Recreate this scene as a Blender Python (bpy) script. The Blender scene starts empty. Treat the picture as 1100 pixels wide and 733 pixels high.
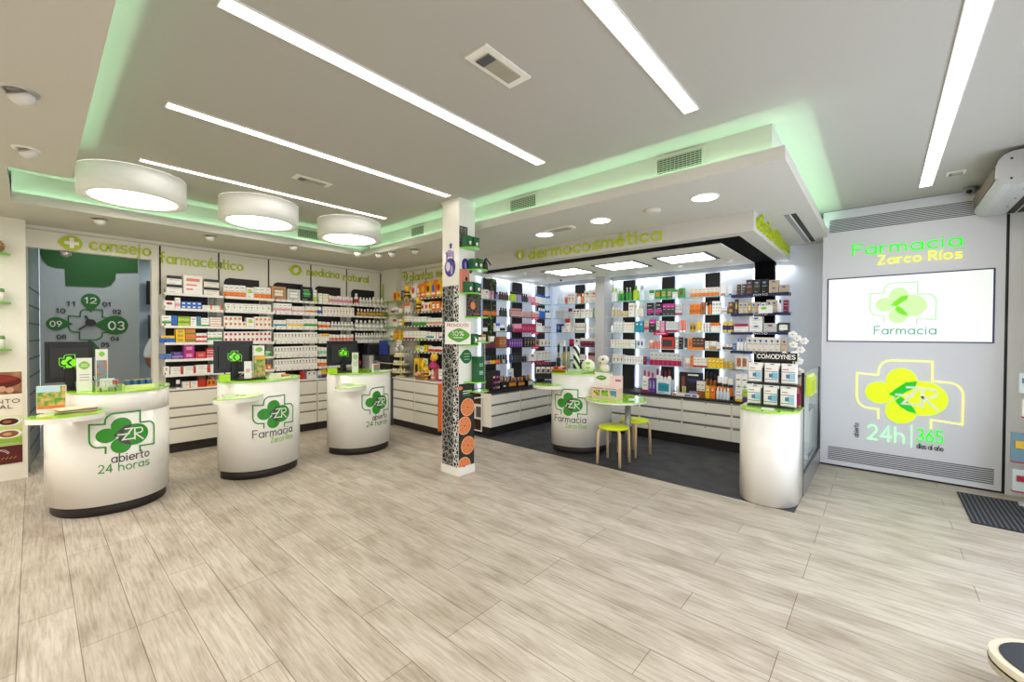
import bpy, math, random
from mathutils import Vector, Matrix
random.seed(7)
D = bpy.data
SC = bpy.context.scene
COL = SC.collection
PI = math.pi

# ---------------------------------------------------------------- camera (level, 1.5 m above the floor)
FPX = 451.86
YAW, PITCH, ROLL = math.radians(41.295), math.radians(-0.751), math.radians(0.271)
CAMZ = 1.5
_f = Vector((-math.sin(YAW)*math.cos(PITCH), math.cos(YAW)*math.cos(PITCH), math.sin(PITCH)))
_r = Vector((math.cos(YAW), math.sin(YAW), 0)); _u = _r.cross(_f)
_c, _s = math.cos(ROLL), math.sin(ROLL)
CR, CU, CF = _c*_r+_s*_u, -_s*_r+_c*_u, _f
cam = D.objects.new('camera', D.cameras.new('camera'))
cam.data.sensor_width = 36; cam.data.lens = FPX/1100*36; cam.data.clip_start = .05
m = Matrix.Identity(4)
for i in range(3):
    m[i][0], m[i][1], m[i][2] = CR[i], CU[i], -CF[i]
m[2][3] = CAMZ
cam.matrix_world = m
COL.objects.link(cam); SC.camera = cam

# measuring aid: a sight line of the photograph cut with a wall or shelf plane gives metres in the room
def _ray(p): return CR*((p[0]-550)/FPX) - CU*((p[1]-366.5)/FPX) + CF
def onX(px, py, x):
    r = _ray((px, py)); t = x/r.x; return Vector((x, r.y*t, CAMZ+r.z*t))
def onY(px, py, y):
    r = _ray((px, py)); t = y/r.y; return Vector((r.x*t, y, CAMZ+r.z*t))
def onZ(px, py, z):
    r = _ray((px, py)); t = (z-CAMZ)/r.z; return Vector((r.x*t, r.y*t, z))
def depth(x, y): return CF.x*x+CF.y*y
def mpp(x, y): return depth(x, y)/FPX          # metres per photo pixel at a spot

# ---------------------------------------------------------------- materials
def lin(c):
    if isinstance(c, str):
        c = c.lstrip('#'); c = [int(c[i:i+2], 16)/255 for i in (0, 2, 4)]
    return tuple((v/12.92 if v <= .04045 else ((v+.055)/1.055)**2.4) for v in c)
MATS = {}
def mat(name, col='#ffffff', rough=.5, metal=0, emit=0, ecol=None, spec=.5, alpha=1, trans=0, coat=0, ior=1.45):
    if name in MATS: return MATS[name]
    mt = D.materials.new(name); mt.use_nodes = True
    b = mt.node_tree.nodes['Principled BSDF']; l = lin(col)
    b.inputs['Base Color'].default_value = (*l, 1)
    b.inputs['Roughness'].default_value = rough; b.inputs['Metallic'].default_value = metal
    b.inputs['Specular IOR Level'].default_value = spec
    b.inputs['Alpha'].default_value = alpha; b.inputs['Transmission Weight'].default_value = trans
    b.inputs['Coat Weight'].default_value = coat; b.inputs['IOR'].default_value = ior
    if emit:
        b.inputs['Emission Color'].default_value = (*lin(ecol or col), 1)
        b.inputs['Emission Strength'].default_value = emit
    MATS[name] = mt; return mt
def nodes(mt): return mt.node_tree.nodes, mt.node_tree.links, mt.node_tree.nodes['Principled BSDF']
def colmat(hexc, rough=.45):                # plain printed / plastic colour
    return mat('c_'+hexc.strip('#')+('' if rough == .45 else '_%d' % (rough*100)), hexc, rough)

WHITE = mat('white_lacquer', '#f2efe8', .25, coat=.3)
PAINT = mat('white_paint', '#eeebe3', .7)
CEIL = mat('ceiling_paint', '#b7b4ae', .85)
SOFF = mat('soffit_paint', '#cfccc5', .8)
CREAM = mat('cream_panel', '#ece8dc', .5)
PANELG = mat('pale_grey_panel', '#dcdce2', .45)
LIME = mat('lime_glass', '#a6e22c', .12, coat=.5)
LIMESEAT = mat('lime_seat', '#dcec1a', .35)
SIGN = mat('sign_green', '#b9c81c', .35)
DGREEN = mat('logo_green', '#35942a', .4)
LGREEN = mat('logo_light_green', '#8cc83c', .4)
CHAR = mat('logo_charcoal', '#4a4a48', .4)
DARK = mat('dark_kick', '#2c2624', .5)
BLACK = mat('black_plastic', '#1b1b1c', .4)
BLACKB = mat('black_board', '#201c1b', .6)
BAND = mat('black_band', '#0a0a0b', .9, spec=.1)
GREY = mat('grey_metal', '#9b9c9e', .35, .6)
STEEL = mat('steel', '#c4c5c6', .3, .8)
GROOVE = mat('drawer_groove', '#8c887e', .5)
DGREY = mat('dark_grey', '#55565a', .5)
BIRCH = mat('birch_wood', '#dcbf95', .5)
GLOWWARM = mat('lamp_white', '#ffffff', .5, emit=5.0, ecol='#fff8ec')
GLOWCOOL = mat('lamp_cool', '#ffffff', .5, emit=4.0, ecol='#f4f8ff')
GLOWLED = mat('led_cool', '#ffffff', .5, emit=1.9, ecol='#e4eeff')
def glassmat(name, col, alpha, rough=.05):
    mt = mat(name, col, rough, alpha=alpha, coat=.4); return mt
GLASS = glassmat('clear_glass', '#dff0ee', .18)
SHGLASS = glassmat('shelf_glass', '#cfe8ea', .45)
GEDGE = mat('glass_edge', '#8fd0d4', .2)
LEDGE = mat('lime_glass_edge', '#7fd23c', .2)

def floor_mat():
    mt = mat('oak_plank_floor', '#cfc4b4', .42); n, l, b = nodes(mt)
    tc = n.new('ShaderNodeTexCoord'); mp = n.new('ShaderNodeMapping'); l.new(tc.outputs['Object'], mp.inputs[0])
    mp.inputs['Location'].default_value = (0.35, 0.06, 0)
    br = n.new('ShaderNodeTexBrick'); l.new(mp.outputs[0], br.inputs['Vector'])
    br.offset = .37; br.offset_frequency = 3; br.squash = 1
    for k, v in (('Scale', 1), ('Mortar Size', .0022), ('Mortar Smooth', .3), ('Bias', 0), ('Brick Width', 1.25), ('Row Height', .2)):
        br.inputs[k].default_value = v
    br.inputs['Color1'].default_value = (*lin('#d0c6b8'), 1); br.inputs['Color2'].default_value = (*lin('#c2b7a8'), 1)
    br.inputs['Mortar'].default_value = (*lin('#85796b'), 1)
    mp2 = n.new('ShaderNodeMapping'); l.new(tc.outputs['Object'], mp2.inputs[0]); mp2.inputs['Scale'].default_value = (1.3, 20, 1)
    nz = n.new('ShaderNodeTexNoise'); l.new(mp2.outputs[0], nz.inputs['Vector'])
    nz.inputs['Scale'].default_value = 3.2; nz.inputs['Detail'].default_value = 8; nz.inputs['Roughness'].default_value = .65; nz.inputs['Distortion'].default_value = .6
    cr = n.new('ShaderNodeValToRGB'); l.new(nz.outputs[0], cr.inputs[0])
    cr.color_ramp.elements[0].position = .34; cr.color_ramp.elements[0].color = (*lin('#a1937f'), 1)
    cr.color_ramp.elements[1].position = .58; cr.color_ramp.elements[1].color = (1, 1, 1, 1)
    mx = n.new('ShaderNodeMixRGB'); mx.blend_type = 'MULTIPLY'; mx.inputs[0].default_value = .48
    l.new(br.outputs['Color'], mx.inputs[1]); l.new(cr.outputs[0], mx.inputs[2])
    mp3 = n.new('ShaderNodeMapping'); l.new(tc.outputs['Object'], mp3.inputs[0]); mp3.inputs['Scale'].default_value = (1, 2.6, 1)
    n3 = n.new('ShaderNodeTexNoise'); l.new(mp3.outputs[0], n3.inputs['Vector']); n3.inputs['Scale'].default_value = 2.6; n3.inputs['Detail'].default_value = 5
    c3 = n.new('ShaderNodeValToRGB'); l.new(n3.outputs[0], c3.inputs[0])
    c3.color_ramp.elements[0].position = .36; c3.color_ramp.elements[0].color = (*lin('#b3a693'), 1)
    c3.color_ramp.elements[1].position = .55; c3.color_ramp.elements[1].color = (1, 1, 1, 1)
    m2 = n.new('ShaderNodeMixRGB'); m2.blend_type = 'MULTIPLY'; m2.inputs[0].default_value = .38
    l.new(mx.outputs[0], m2.inputs[1]); l.new(c3.outputs[0], m2.inputs[2]); l.new(m2.outputs[0], b.inputs['Base Color'])
    bp = n.new('ShaderNodeBump'); bp.inputs['Strength'].default_value = .12; bp.inputs['Distance'].default_value = .004
    l.new(nz.outputs[0], bp.inputs['Height']); l.new(bp.outputs[0], b.inputs['Normal'])
    return mt
def noise_mat(name, c1, c2, scale, rough=.6, lo=.4, hi=.6, stretch=(1, 1, 1), detail=6):
    mt = mat(name, c1, rough); n, l, b = nodes(mt)
    tc = n.new('ShaderNodeTexCoord'); mp = n.new('ShaderNodeMapping'); l.new(tc.outputs['Object'], mp.inputs[0]); mp.inputs['Scale'].default_value = stretch
    nz = n.new('ShaderNodeTexNoise'); l.new(mp.outputs[0], nz.inputs['Vector']); nz.inputs['Scale'].default_value = scale; nz.inputs['Detail'].default_value = detail
    cr = n.new('ShaderNodeValToRGB'); l.new(nz.outputs[0], cr.inputs[0])
    cr.color_ramp.elements[0].position = lo; cr.color_ramp.elements[0].color = (*lin(c1), 1)
    cr.color_ramp.elements[1].position = hi; cr.color_ramp.elements[1].color = (*lin(c2), 1)
    l.new(cr.outputs[0], b.inputs['Base Color']); return mt
def voro_mat(name, c1, c2, scale, rough=.4, lo=.02, hi=.06, feature='DISTANCE_TO_EDGE'):
    mt = mat(name, c1, rough); n, l, b = nodes(mt)
    tc = n.new('ShaderNodeTexCoord'); vz = n.new('ShaderNodeTexVoronoi'); vz.feature = feature
    l.new(tc.outputs['Object'], vz.inputs['Vector']); vz.inputs['Scale'].default_value = scale
    cr = n.new('ShaderNodeValToRGB'); l.new(vz.outputs['Distance'], cr.inputs[0])
    cr.color_ramp.elements[0].position = lo; cr.color_ramp.elements[0].color = (*lin(c1), 1)
    cr.color_ramp.elements[1].position = hi; cr.color_ramp.elements[1].color = (*lin(c2), 1)
    l.new(cr.outputs[0], b.inputs['Base Color']); return mt
FLOOR = floor_mat()
CARPET = noise_mat('charcoal_vinyl', '#2f2f33', '#46464b', 5, .55, .35, .7)

# ---------------------------------------------------------------- mesh builder
class MB:
    seg = None
    def __init__(s): s.v = []; s.f = []; s.mi = []; s.mats = []; s.sm = []
    def m(s, mt):
        if mt not in s.mats: s.mats.append(mt)
        return s.mats.index(mt)
    def add(s, vs, fs, mt, smooth=False):
        o = len(s.v); s.v += [tuple(v) for v in vs]; k = s.m(mt)
        for f in fs: s.f.append([i+o for i in f]); s.mi.append(k); s.sm.append(smooth)
        return s
    def box(s, x0, x1, y0, y1, z0, z1, mt, faces=None):
        """faces: optional dict  side -> material  (side in -x +x -y +y -z +z)"""
        vs = [(x, y, z) for z in (z0, z1) for y in (y0, y1) for x in (x0, x1)]
        F = {'-z': (0, 2, 3, 1), '+z': (4, 5, 7, 6), '-y': (0, 1, 5, 4), '+y': (2, 6, 7, 3), '-x': (0, 4, 6, 2), '+x': (1, 3, 7, 5)}
        o = len(s.v); s.v += vs
        for k, f in F.items():
            mm = (faces or {}).get(k, mt); s.f.append([i+o for i in f]); s.mi.append(s.m(mm)); s.sm.append(False)
        return s
    def cbox(s, c, d, mt, faces=None):
        return s.box(c[0]-d[0]/2, c[0]+d[0]/2, c[1]-d[1]/2, c[1]+d[1]/2, c[2]-d[2]/2, c[2]+d[2]/2, mt, faces)
    def lathe(s, prof, mt, n=20, c=(0, 0), sx=1, sy=1, mats=None, caps=True):
        """prof: [(r,z)] bottom to top; mats: per-segment materials"""
        o = len(s.v)
        for r, z in prof:
            for i in range(n):
                a = 2*PI*i/n; s.v.append((c[0]+r*sx*math.cos(a), c[1]+r*sy*math.sin(a), z))
        for j in range(len(prof)-1):
            mm = s.m(mats[j] if mats else mt)
            for i in range(n):
                a, b = o+j*n+i, o+j*n+(i+1) % n
                s.f.append([a, b, b+n, a+n]); s.mi.append(mm); s.sm.append(True)
        if caps:
            if prof[0][0] > 1e-4: s.f.append([o+i for i in range(n)][::-1]); s.mi.append(s.m(mats[0] if mats else mt)); s.sm.append(False)
            k = o+(len(prof)-1)*n
            if prof[-1][0] > 1e-4: s.f.append([k+i for i in range(n)]); s.mi.append(s.m(mats[-1] if mats else mt)); s.sm.append(False)
        return s
    def prism(s, pts, z0, z1, mt, top=None, bottom=None, smooth=False):
        n = len(pts); o = len(s.v)
        s.v += [(p[0], p[1], z0) for p in pts]+[(p[0], p[1], z1) for p in pts]
        for i in range(n):
            j = (i+1) % n; s.f.append([o+i, o+j, o+n+j, o+n+i]); s.mi.append(s.m(mt)); s.sm.append(smooth)
        s.f.append([o+i for i in range(n)][::-1]); s.mi.append(s.m(bottom or mt)); s.sm.append(False)
        s.f.append([o+n+i for i in range(n)]); s.mi.append(s.m(top or mt)); s.sm.append(False)
        return s
    def tube(s, pts, r, mt, n=8, caps=True):
        pts = [Vector(p) for p in pts]; rr = r if isinstance(r, (list, tuple)) else [r]*len(pts)
        o = len(s.v); N = len(pts); up = None
        for k, p in enumerate(pts):
            t = (pts[min(k+1, N-1)]-pts[max(k-1, 0)]).normalized()
            if up is None:
                up = Vector((0, 0, 1)) if abs(t.z) < .9 else Vector((1, 0, 0))
            a = t.cross(up).normalized(); b = a.cross(t).normalized(); up = b
            for i in range(n):
                w = 2*PI*i/n; s.v.append(tuple(p+rr[k]*(math.cos(w)*a+math.sin(w)*b)))
        for k in range(N-1):
            for i in range(n):
                a0, b0 = o+k*n+i, o+k*n+(i+1) % n
                s.f.append([a0, b0, b0+n, a0+n]); s.mi.append(s.m(mt)); s.sm.append(True)
        if caps:
            s.f.append([o+i for i in range(n)][::-1]); s.mi.append(s.m(mt)); s.sm.append(False)
            s.f.append([o+(N-1)*n+i for i in range(n)]); s.mi.append(s.m(mt)); s.sm.append(False)
        return s
    def ball(s, c, r, mt, n=12, m_=8, sc=(1, 1, 1)):
        pr = []
        o = len(s.v)
        for j in range(1, m_):
            ph = PI*j/m_
            for i in range(n):
                a = 2*PI*i/n; s.v.append((c[0]+r*sc[0]*math.sin(ph)*math.cos(a), c[1]+r*sc[1]*math.sin(ph)*math.sin(a), c[2]-r*sc[2]*math.cos(ph)))
        b = len(s.v); s.v += [(c[0], c[1], c[2]-r*sc[2]), (c[0], c[1], c[2]+r*sc[2])]; k = s.m(mt)
        for j in range(m_-2):
            for i in range(n):
                p, q = o+j*n+i, o+j*n+(i+1) % n; s.f.append([p, q, q+n, p+n]); s.mi.append(k); s.sm.append(True)
        for i in range(n):
            s.f.append([b, o+(i+1) % n, o+i]); s.mi.append(k); s.sm.append(True)
            q = o+(m_-2)*n; s.f.append([b+1, q+i, q+(i+1) % n]); s.mi.append(k); s.sm.append(True)
        return s
    # flat strokes and fills in a (u,v) sheet, carried into the room by mp(u,v,h)
    def stroke(s, pts, w, h, mt, mp, closed=False, side=True):
        s.ns = getattr(s, 'ns', 0)+1; h = h+.00012*(s.ns % 7)      # crossing strokes never share a plane
        P = [Vector((p[0], p[1])) for p in pts]
        Q = [P[0]]
        for p in P[1:]:
            if (p-Q[-1]).length > 1e-5: Q.append(p)
        if s.seg:                                   # finer steps where the sheet is curved
            q2 = [Q[0]]
            for p in (Q[1:]+([Q[0]] if closed else [])):
                k_ = max(1, math.ceil((p-q2[-1]).length/s.seg)); a_ = q2[-1]
                q2 += [a_+(p-a_)*(i/k_) for i in range(1, k_+1)]
            Q = q2[:-1] if closed else q2
        P = Q; n = len(P)
        if n < 2: return s
        L, R = [], []
        for i, p in enumerate(P):
            a = P[(i-1) % n] if (closed or i > 0) else None; b = P[(i+1) % n] if (closed or i < n-1) else None
            d1 = (p-a).normalized() if a is not None else None; d2 = (b-p).normalized() if b is not None else None
            if d1 is None: t, k = d2, 1
            elif d2 is None: t, k = d1, 1
            else:
                t = (d1+d2)
                t = t.normalized() if t.length > 1e-4 else d1
                k = 1/max(.45, t.dot(d1))
            nn = Vector((-t.y, t.x))*(w/2*k); L.append(p+nn); R.append(p-nn)
        if not closed:
            t0 = (P[1]-P[0]).normalized()*w*.38; t1 = (P[-1]-P[-2]).normalized()*w*.38
            L[0] -= t0; R[0] -= t0; L[-1] += t1; R[-1] += t1
        o = len(s.v)
        for a, b in zip(L, R):
            s.v += [tuple(mp(a.x, a.y, h)), tuple(mp(b.x, b.y, h)), tuple(mp(a.x, a.y, 0)), tuple(mp(b.x, b.y, 0))]
        k = s.m(mt)
        for i in range(n if closed else n-1):
            a, b = o+4*i, o+4*((i+1) % n)
            s.f.append([a, b, b+1, a+1]); s.mi.append(k); s.sm.append(False)
            if side:
                s.f.append([a+2, b+2, b, a]); s.mi.append(k); s.sm.append(False)
                s.f.append([a+1, b+1, b+3, a+3]); s.mi.append(k); s.sm.append(False)
        if side and not closed:
            e = o+4*(n-1)
            s.f.append([o, o+1, o+3, o+2]); s.mi.append(k); s.sm.append(False)
            s.f.append([e+2, e+3, e+1, e]); s.mi.append(k); s.sm.append(False)
        return s
    def fill(s, pts, h, mt, mp, side=True):
        o = len(s.v); n = len(pts); k = s.m(mt)
        cu = sum(p[0] for p in pts)/n; cv = sum(p[1] for p in pts)/n
        s.v += [tuple(mp(p[0], p[1], h)) for p in pts]+[tuple(mp(p[0], p[1], 0)) for p in pts]
        s.v.append(tuple(mp(cu, cv, h)))
        for i in range(n):
            j = (i+1) % n
            s.f.append([o+i, o+j, o+2*n]); s.mi.append(k); s.sm.append(False)
            if side: s.f.append([o+n+i, o+n+j, o+j, o+i]); s.mi.append(k); s.sm.append(False)
        return s
    def mesh(s, name):
        me = D.meshes.new(name); me.from_pydata(s.v, [], s.f)
        for mt in s.mats: me.materials.append(mt)
        me.polygons.foreach_set('material_index', s.mi); me.polygons.foreach_set('use_smooth', s.sm)
        me.update(); return me

def tag(o, label=None, cat=None, group=None, kind=None):
    if label: o['label'] = label
    if cat: o['category'] = cat
    if group: o['group'] = group
    if kind: o['kind'] = kind
    return o
def ob(name, mb, parent=None, loc=None, rz=0, label=None, cat=None, group=None, kind=None, bevel=0):
    o = D.objects.new(name, mb.mesh(name) if isinstance(mb, MB) else mb); COL.objects.link(o)
    if loc is not None: o.location = loc
    o.rotation_euler.z = rz
    if parent is not None: o.parent = parent
    if bevel:
        b = o.modifiers.new('bevel', 'BEVEL'); b.width = bevel; b.segments = 2; b.limit_method = 'ANGLE'
    return tag(o, label, cat, group, kind)
def empty(name, loc, rz=0, label=None, cat=None, group=None):
    o = D.objects.new(name, None); COL.objects.link(o); o.location = loc; o.rotation_euler.z = rz; o.empty_display_size = .1
    return tag(o, label, cat, group)
def struct(name, mb, **k): return ob(name, mb, kind='structure', **k)

# ---------------------------------------------------------------- stroke lettering (rounded geometric face)
def arc(cx, cy, rx, ry, a0, a1, n=14):
    return [(cx+rx*math.cos(math.radians(a0+(a1-a0)*i/n)), cy+ry*math.sin(math.radians(a0+(a1-a0)*i/n))) for i in range(n+1)]
O_ = lambda x=.3: arc(x, .31, .3, .31, 0, 360, 22)
GL = {
 'a': (.66, [O_(), [(.6, .62), (.6, 0)]]), 'b': (.66, [O_(), [(0, 1), (0, 0)]]), 'c': (.56, [arc(.3, .31, .3, .31, 50, 310)]),
 'd': (.66, [O_(), [(.6, 1), (.6, 0)]]), 'e': (.64, [[(.02, .31), (.6, .31)], arc(.3, .31, .3, .31, 0, 312, 18)]),
 'f': (.36, [[(.08, 0), (.08, .8)]+arc(.26, .8, .18, .2, 180, 95, 6), [(-.06, .6), (.3, .6)]]),
 'g': (.66, [O_(), [(.6, .62), (.6, -.1)]+arc(.35, -.1, .25, .2, 0, -130, 8)]), 'h': (.6, [[(0, 0), (0, 1)], arc(.26, .34, .26, .28, 180, 0)+[(.52, 0)]]),
 'i': (.12, [[(0, 0), (0, .62)], [(0, .83), (0, .87)]]), 'j': (.14, [[(0, .62), (0, -.1)]+arc(-.14, -.1, .14, .17, 0, -100, 6), [(0, .83), (0, .87)]]),
 'k': (.5, [[(0, 0), (0, 1)], [(.44, .62), (.02, .3), (.46, 0)]]), 'l': (.12, [[(0, 0), (0, 1)]]),
 'm': (.92, [[(0, 0), (0, .62)], arc(.21, .38, .21, .24, 180, 0, 9)+[(.42, 0)], arc(.63, .38, .21, .24, 180, 0, 9)+[(.84, 0)]]),
 'n': (.58, [[(0, 0), (0, .62)], arc(.26, .34, .26, .28, 180, 0)+[(.52, 0)]]), 'o': (.66, [O_()]),
 'p': (.66, [O_(), [(0, .62), (0, -.34)]]), 'r': (.38, [[(0, 0), (0, .62)], arc(.3, .32, .3, .3, 180, 80, 7)]),
 's': (.54, [arc(.36, .46, .0, .0, 0, 1, 1)[:0]+[(.48, .61), (.14, .61), (.04, .54), (.04, .4), (.14, .33), (.38, .3), (.49, .23), (.49, .08), (.39, .01), (.02, .01)]]),
 't': (.38, [[(.1, .95), (.1, .18)]+arc(.27, .18, .17, .18, 180, 280, 6), [(-.05, .62), (.32, .62)]]),
 'u': (.58, [[(0, .62)]+arc(.26, .28, .26, .28, 180, 360)+[(.52, .62), (.52, 0)]]), 'x': (.5, [[(0, .62), (.46, 0)], [(.46, .62), (0, 0)]]),
 'y': (.5, [[(0, .62), (.26, .02)], [(.5, .62), (.14, -.3)]]), 'z': (.54, [[(.02, .61), (.48, .61), (.02, .01), (.5, .01)]]),
 'A': (.78, [[(0, 0), (.36, 1), (.72, 0)], [(.12, .33), (.6, .33)]]), 'C': (.78, [arc(.42, .5, .42, .5, 48, 312, 18)]), 'D': (.8, [[(0, 0), (0, 1), (.3, 1)]+arc(.3, .5, .45, .5, 90, -90, 14)+[(0, 0)]]),
 'E': (.58, [[(.52, 1), (0, 1), (0, 0), (.54, 0)], [(0, .52), (.46, .52)]]), 'F': (.6, [[(.58, .98), (.02, .98), (.02, 0)], [(.02, .5), (.5, .5)]]),
 'H': (.74, [[(0, 0), (0, 1)], [(.66, 0), (.66, 1)], [(0, .5), (.66, .5)]]), 'I': (.14, [[(0, 0), (0, 1)]]), 'L': (.56, [[(0, 1), (0, 0), (.5, 0)]]),
 'M': (.94, [[(0, 0), (.06, 1), (.44, .15), (.82, 1), (.88, 0)]]), 'N': (.76, [[(0, 0), (0, 1), (.66, 0), (.66, 1)]]), 'O': (.92, [arc(.44, .5, .44, .5, 0, 360, 24)]),
 'P': (.62, [[(0, 0), (0, 1), (.3, 1)]+arc(.3, .74, .26, .26, 90, -90, 9)+[(0, .48)]]), 'R': (.66, [[(0, 0), (0, 1), (.3, 1)]+arc(.3, .74, .26, .26, 90, -90, 9)+[(0, .48)], [(.28, .48), (.58, 0)]]),
 'S': (.64, [[(.56, .9), (.44, 1), (.16, 1), (.03, .88), (.03, .66), (.16, .54), (.44, .48), (.58, .36), (.58, .13), (.44, 0), (.14, 0), (.02, .1)]]),
 'T': (.66, [[(0, 1), (.62, 1)], [(.31, 1), (.31, 0)]]), 'U': (.72, [[(0, 1)]+arc(.32, .32, .32, .32, 180, 360)+[(.64, 1)]]), 'V': (.7, [[(0, 1), (.34, 0), (.68, 1)]]), 'X': (.66, [[(0, 1), (.6, 0)], [(.6, 1), (0, 0)]]),
 'Y': (.68, [[(0, 1), (.32, .48), (.64, 1)], [(.32, .48), (.32, 0)]]), 'Z': (.68, [[(.02, .98), (.6, .98), (.02, .02), (.62, .02)]]),
 '0': (.66, [arc(.3, .5, .3, .5, 0, 360, 22)]), '1': (.3, [[(0, .82), (.18, 1), (.18, 0)]]), '2': (.62, [arc(.28, .7, .27, .3, 160, -35, 10)+[(.02, .02), (.58, .02)]]),
 '3': (.6, [arc(.26, .75, .25, .25, 150, -90, 10)+arc(.26, .25, .28, .25, 90, -150, 10)]), '4': (.66, [[(.46, 0), (.46, 1), (0, .28), (.62, .28)]]),
 '5': (.62, [[(.52, 1), (.1, 1), (.06, .56)]+arc(.27, .31, .28, .31, 110, -140, 12)]), '6': (.62, [[(.44, 1), (.1, .5)]+arc(.29, .3, .27, .3, 150, 510, 20)]),
 '7': (.6, [[(0, 1), (.54, 1), (.2, 0)]]), '8': (.62, [arc(.28, .76, .23, .24, 0, 360), arc(.28, .26, .28, .27, 0, 360)]), '9': (.62, [arc(.28, .7, .27, .3, 0, 360), [(.55, .64), (.18, 0)]]),
 '|': (.2, [[(0, -.1), (0, 1.1)]]), '%': (.9, [arc(.18, .78, .16, .2, 0, 360), arc(.66, .22, .16, .2, 0, 360), [(.7, 1), (.14, 0)]]), '-': (.4, [[(0, .4), (.3, .4)]]), '/': (.4, [[(0, 0), (.32, 1)]]), '+': (.5, [[(0, .4), (.4, .4)], [(.2, .2), (.2, .6)]]),
}
ACC = {'é': 'e', 'í': 'i', 'ó': 'o', 'É': 'E', 'Ó': 'O', 'á': 'a', 'ñ': 'n'}
def text(mb, txt, mp, u0, v0, cap, mt, width=None, sw=.12, h=.01, gap=.2, side=True):
    """writes txt from (u0,v0) with capital height cap, squeezed to width"""
    x = 0; runs = []
    for ch in txt:
        if ch == ' ': x += .45; continue
        b = ACC.get(ch, ch); adv, ps = GL[b]
        ps = [list(p) for p in ps]
        if ch in ACC:
            if b == 'i': ps = ps[:1]
            hi = 1.12 if b.isupper() else .78
            ps.append([(adv*.35, hi), (adv*.35+.14, hi+.17)])
        runs += [[(x+q[0], q[1]) for q in p] for p in ps]; x += adv+gap
    x -= gap; kx = (width/x) if width else cap
    for p in runs: mb.stroke([(u0+q[0]*kx, v0+q[1]*cap) for q in p], sw*cap, h, mt, mp, side=side)
    return mb
# the clover-in-a-cross emblem, drawn in a 403 x 261 sheet centred at (343,228)
def emblem(mb, mp, cu, cv, height, line, petal, arrow=None, letters=None, h=.004, lw=8, kx=1.0, side=False, petal2=None):
    k = height/261.0
    P = lambda x, y: (cu+(x-343)*k*kx, cv-(y-228)*k)
    out = [(235, 340), (235, 303), (205, 301)]+[(195+50*math.cos(a), 253+48*math.sin(a)) for a in [math.radians(t) for t in range(95, 181, 12)]] + [(145, 158), (232, 162)] + \
        [(285+52*math.cos(a), 148+48*math.sin(a)) for a in [math.radians(t) for t in range(180, 271, 12)]] + [(437, 100), (437, 175), (495, 178)] + \
        [(497+48*math.cos(a), 226+48*math.sin(a)) for a in [math.radians(t) for t in range(-80, 1, 12)]] + [(543, 332), (435, 325), (435, 358)]
    mb.stroke([P(*q) for q in out], lw*k, h, line, mp, side=side)
    for i, (x, y, rx, ry) in enumerate([(240, 233, 60, 44), (324, 180, 60, 50), (322, 303, 60, 48), (400, 245, 94, 67)]):
        mb.fill([P(x+rx*math.cos(2*PI*t/22), y+ry*math.sin(2*PI*t/22)) for t in range(22)], h*(1+.12*i), petal if i < 3 else (petal2 or petal), mp, side=side)
    if arrow:
        mb.fill([P(*q) for q in [(275, 238), (300, 215), (340, 185), (383, 178), (375, 205), (345, 222), (308, 248)]], h*1.6, arrow, mp, side=side)
        mb.fill([P(*q) for q in [(300, 262), (322, 242), (350, 262), (372, 285), (383, 307), (350, 300), (320, 284)]], h*1.6, arrow, mp, side=side)
    if letters:
        for st in ([(345, 204), (388, 204), (330, 270), (395, 270)], [(304, 236), (368, 236)], [(402, 276), (402, 206), (432, 207)]+[(432+20*math.cos(math.radians(t)), 223-16*math.sin(math.radians(t))) for t in range(80, -91, -20)]+[(404, 240), (456, 284)]):
            mb.stroke([P(*q) for q in st], 8*k, h*2, letters, mp, side=False)
    return mb
def leafpts(cu, cv, r, tip=180, n=20, L=1.7):
    """drop shape: circle with a point towards angle tip"""
    t0 = math.radians(tip); a0 = math.acos(1/L)
    p = [(cu+L*r*math.cos(t0), cv+L*r*math.sin(t0))]
    for i in range(n+1):
        a = t0+a0+(2*PI-2*a0)*i/n; p.append((cu+r*math.cos(a), cv+r*math.sin(a)))
    return p
# sheets: u to the right as seen from the room, v = height, h towards the viewer
def sheetX(x): return lambda u, v, h: (x+h, u, v)          # wall facing +x; u is world y
def sheetY(y): return lambda u, v, h: (u, y-h, v)          # wall facing -y; u is world x
def sheetZdown(z): return lambda u, v, h: (u, v, z-h)
# ================================================================ ROOM SHELL
ZC, ZS, ZL = 2.96, 2.67, 2.76       # ceiling, soffit underside, lip top
XP, YP = -6.90, 4.33                # pharmacy wall panels, plants wall panels
XL, YB = -4.75, 6.45                # cosmetics corner: side wall and back wall
XK, YK = .89, 6.14                  # light wall
YF = 4.40                           # cosmetics fascia
FB = 2.48                           # fascia underside

struct('floor', MB().box(-10, 1.25, -3.2, 6.6, -.05, 0, FLOOR))
struct('floor_carpet', MB().prism([(-4.75, 4.35), (-.54, 4.27), (-.54, 4.5), (-.54, 6.14), (-.54, 6.45), (-4.75, 6.45)], 0, .004, CARPET))
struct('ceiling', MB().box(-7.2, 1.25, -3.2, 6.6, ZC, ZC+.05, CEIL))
struct('wall_back', MB().box(-4.9, -.5, YB, YB+.08, 0, ZC, mat('pale_blue_paint', '#dde5ef', .6)))
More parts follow.
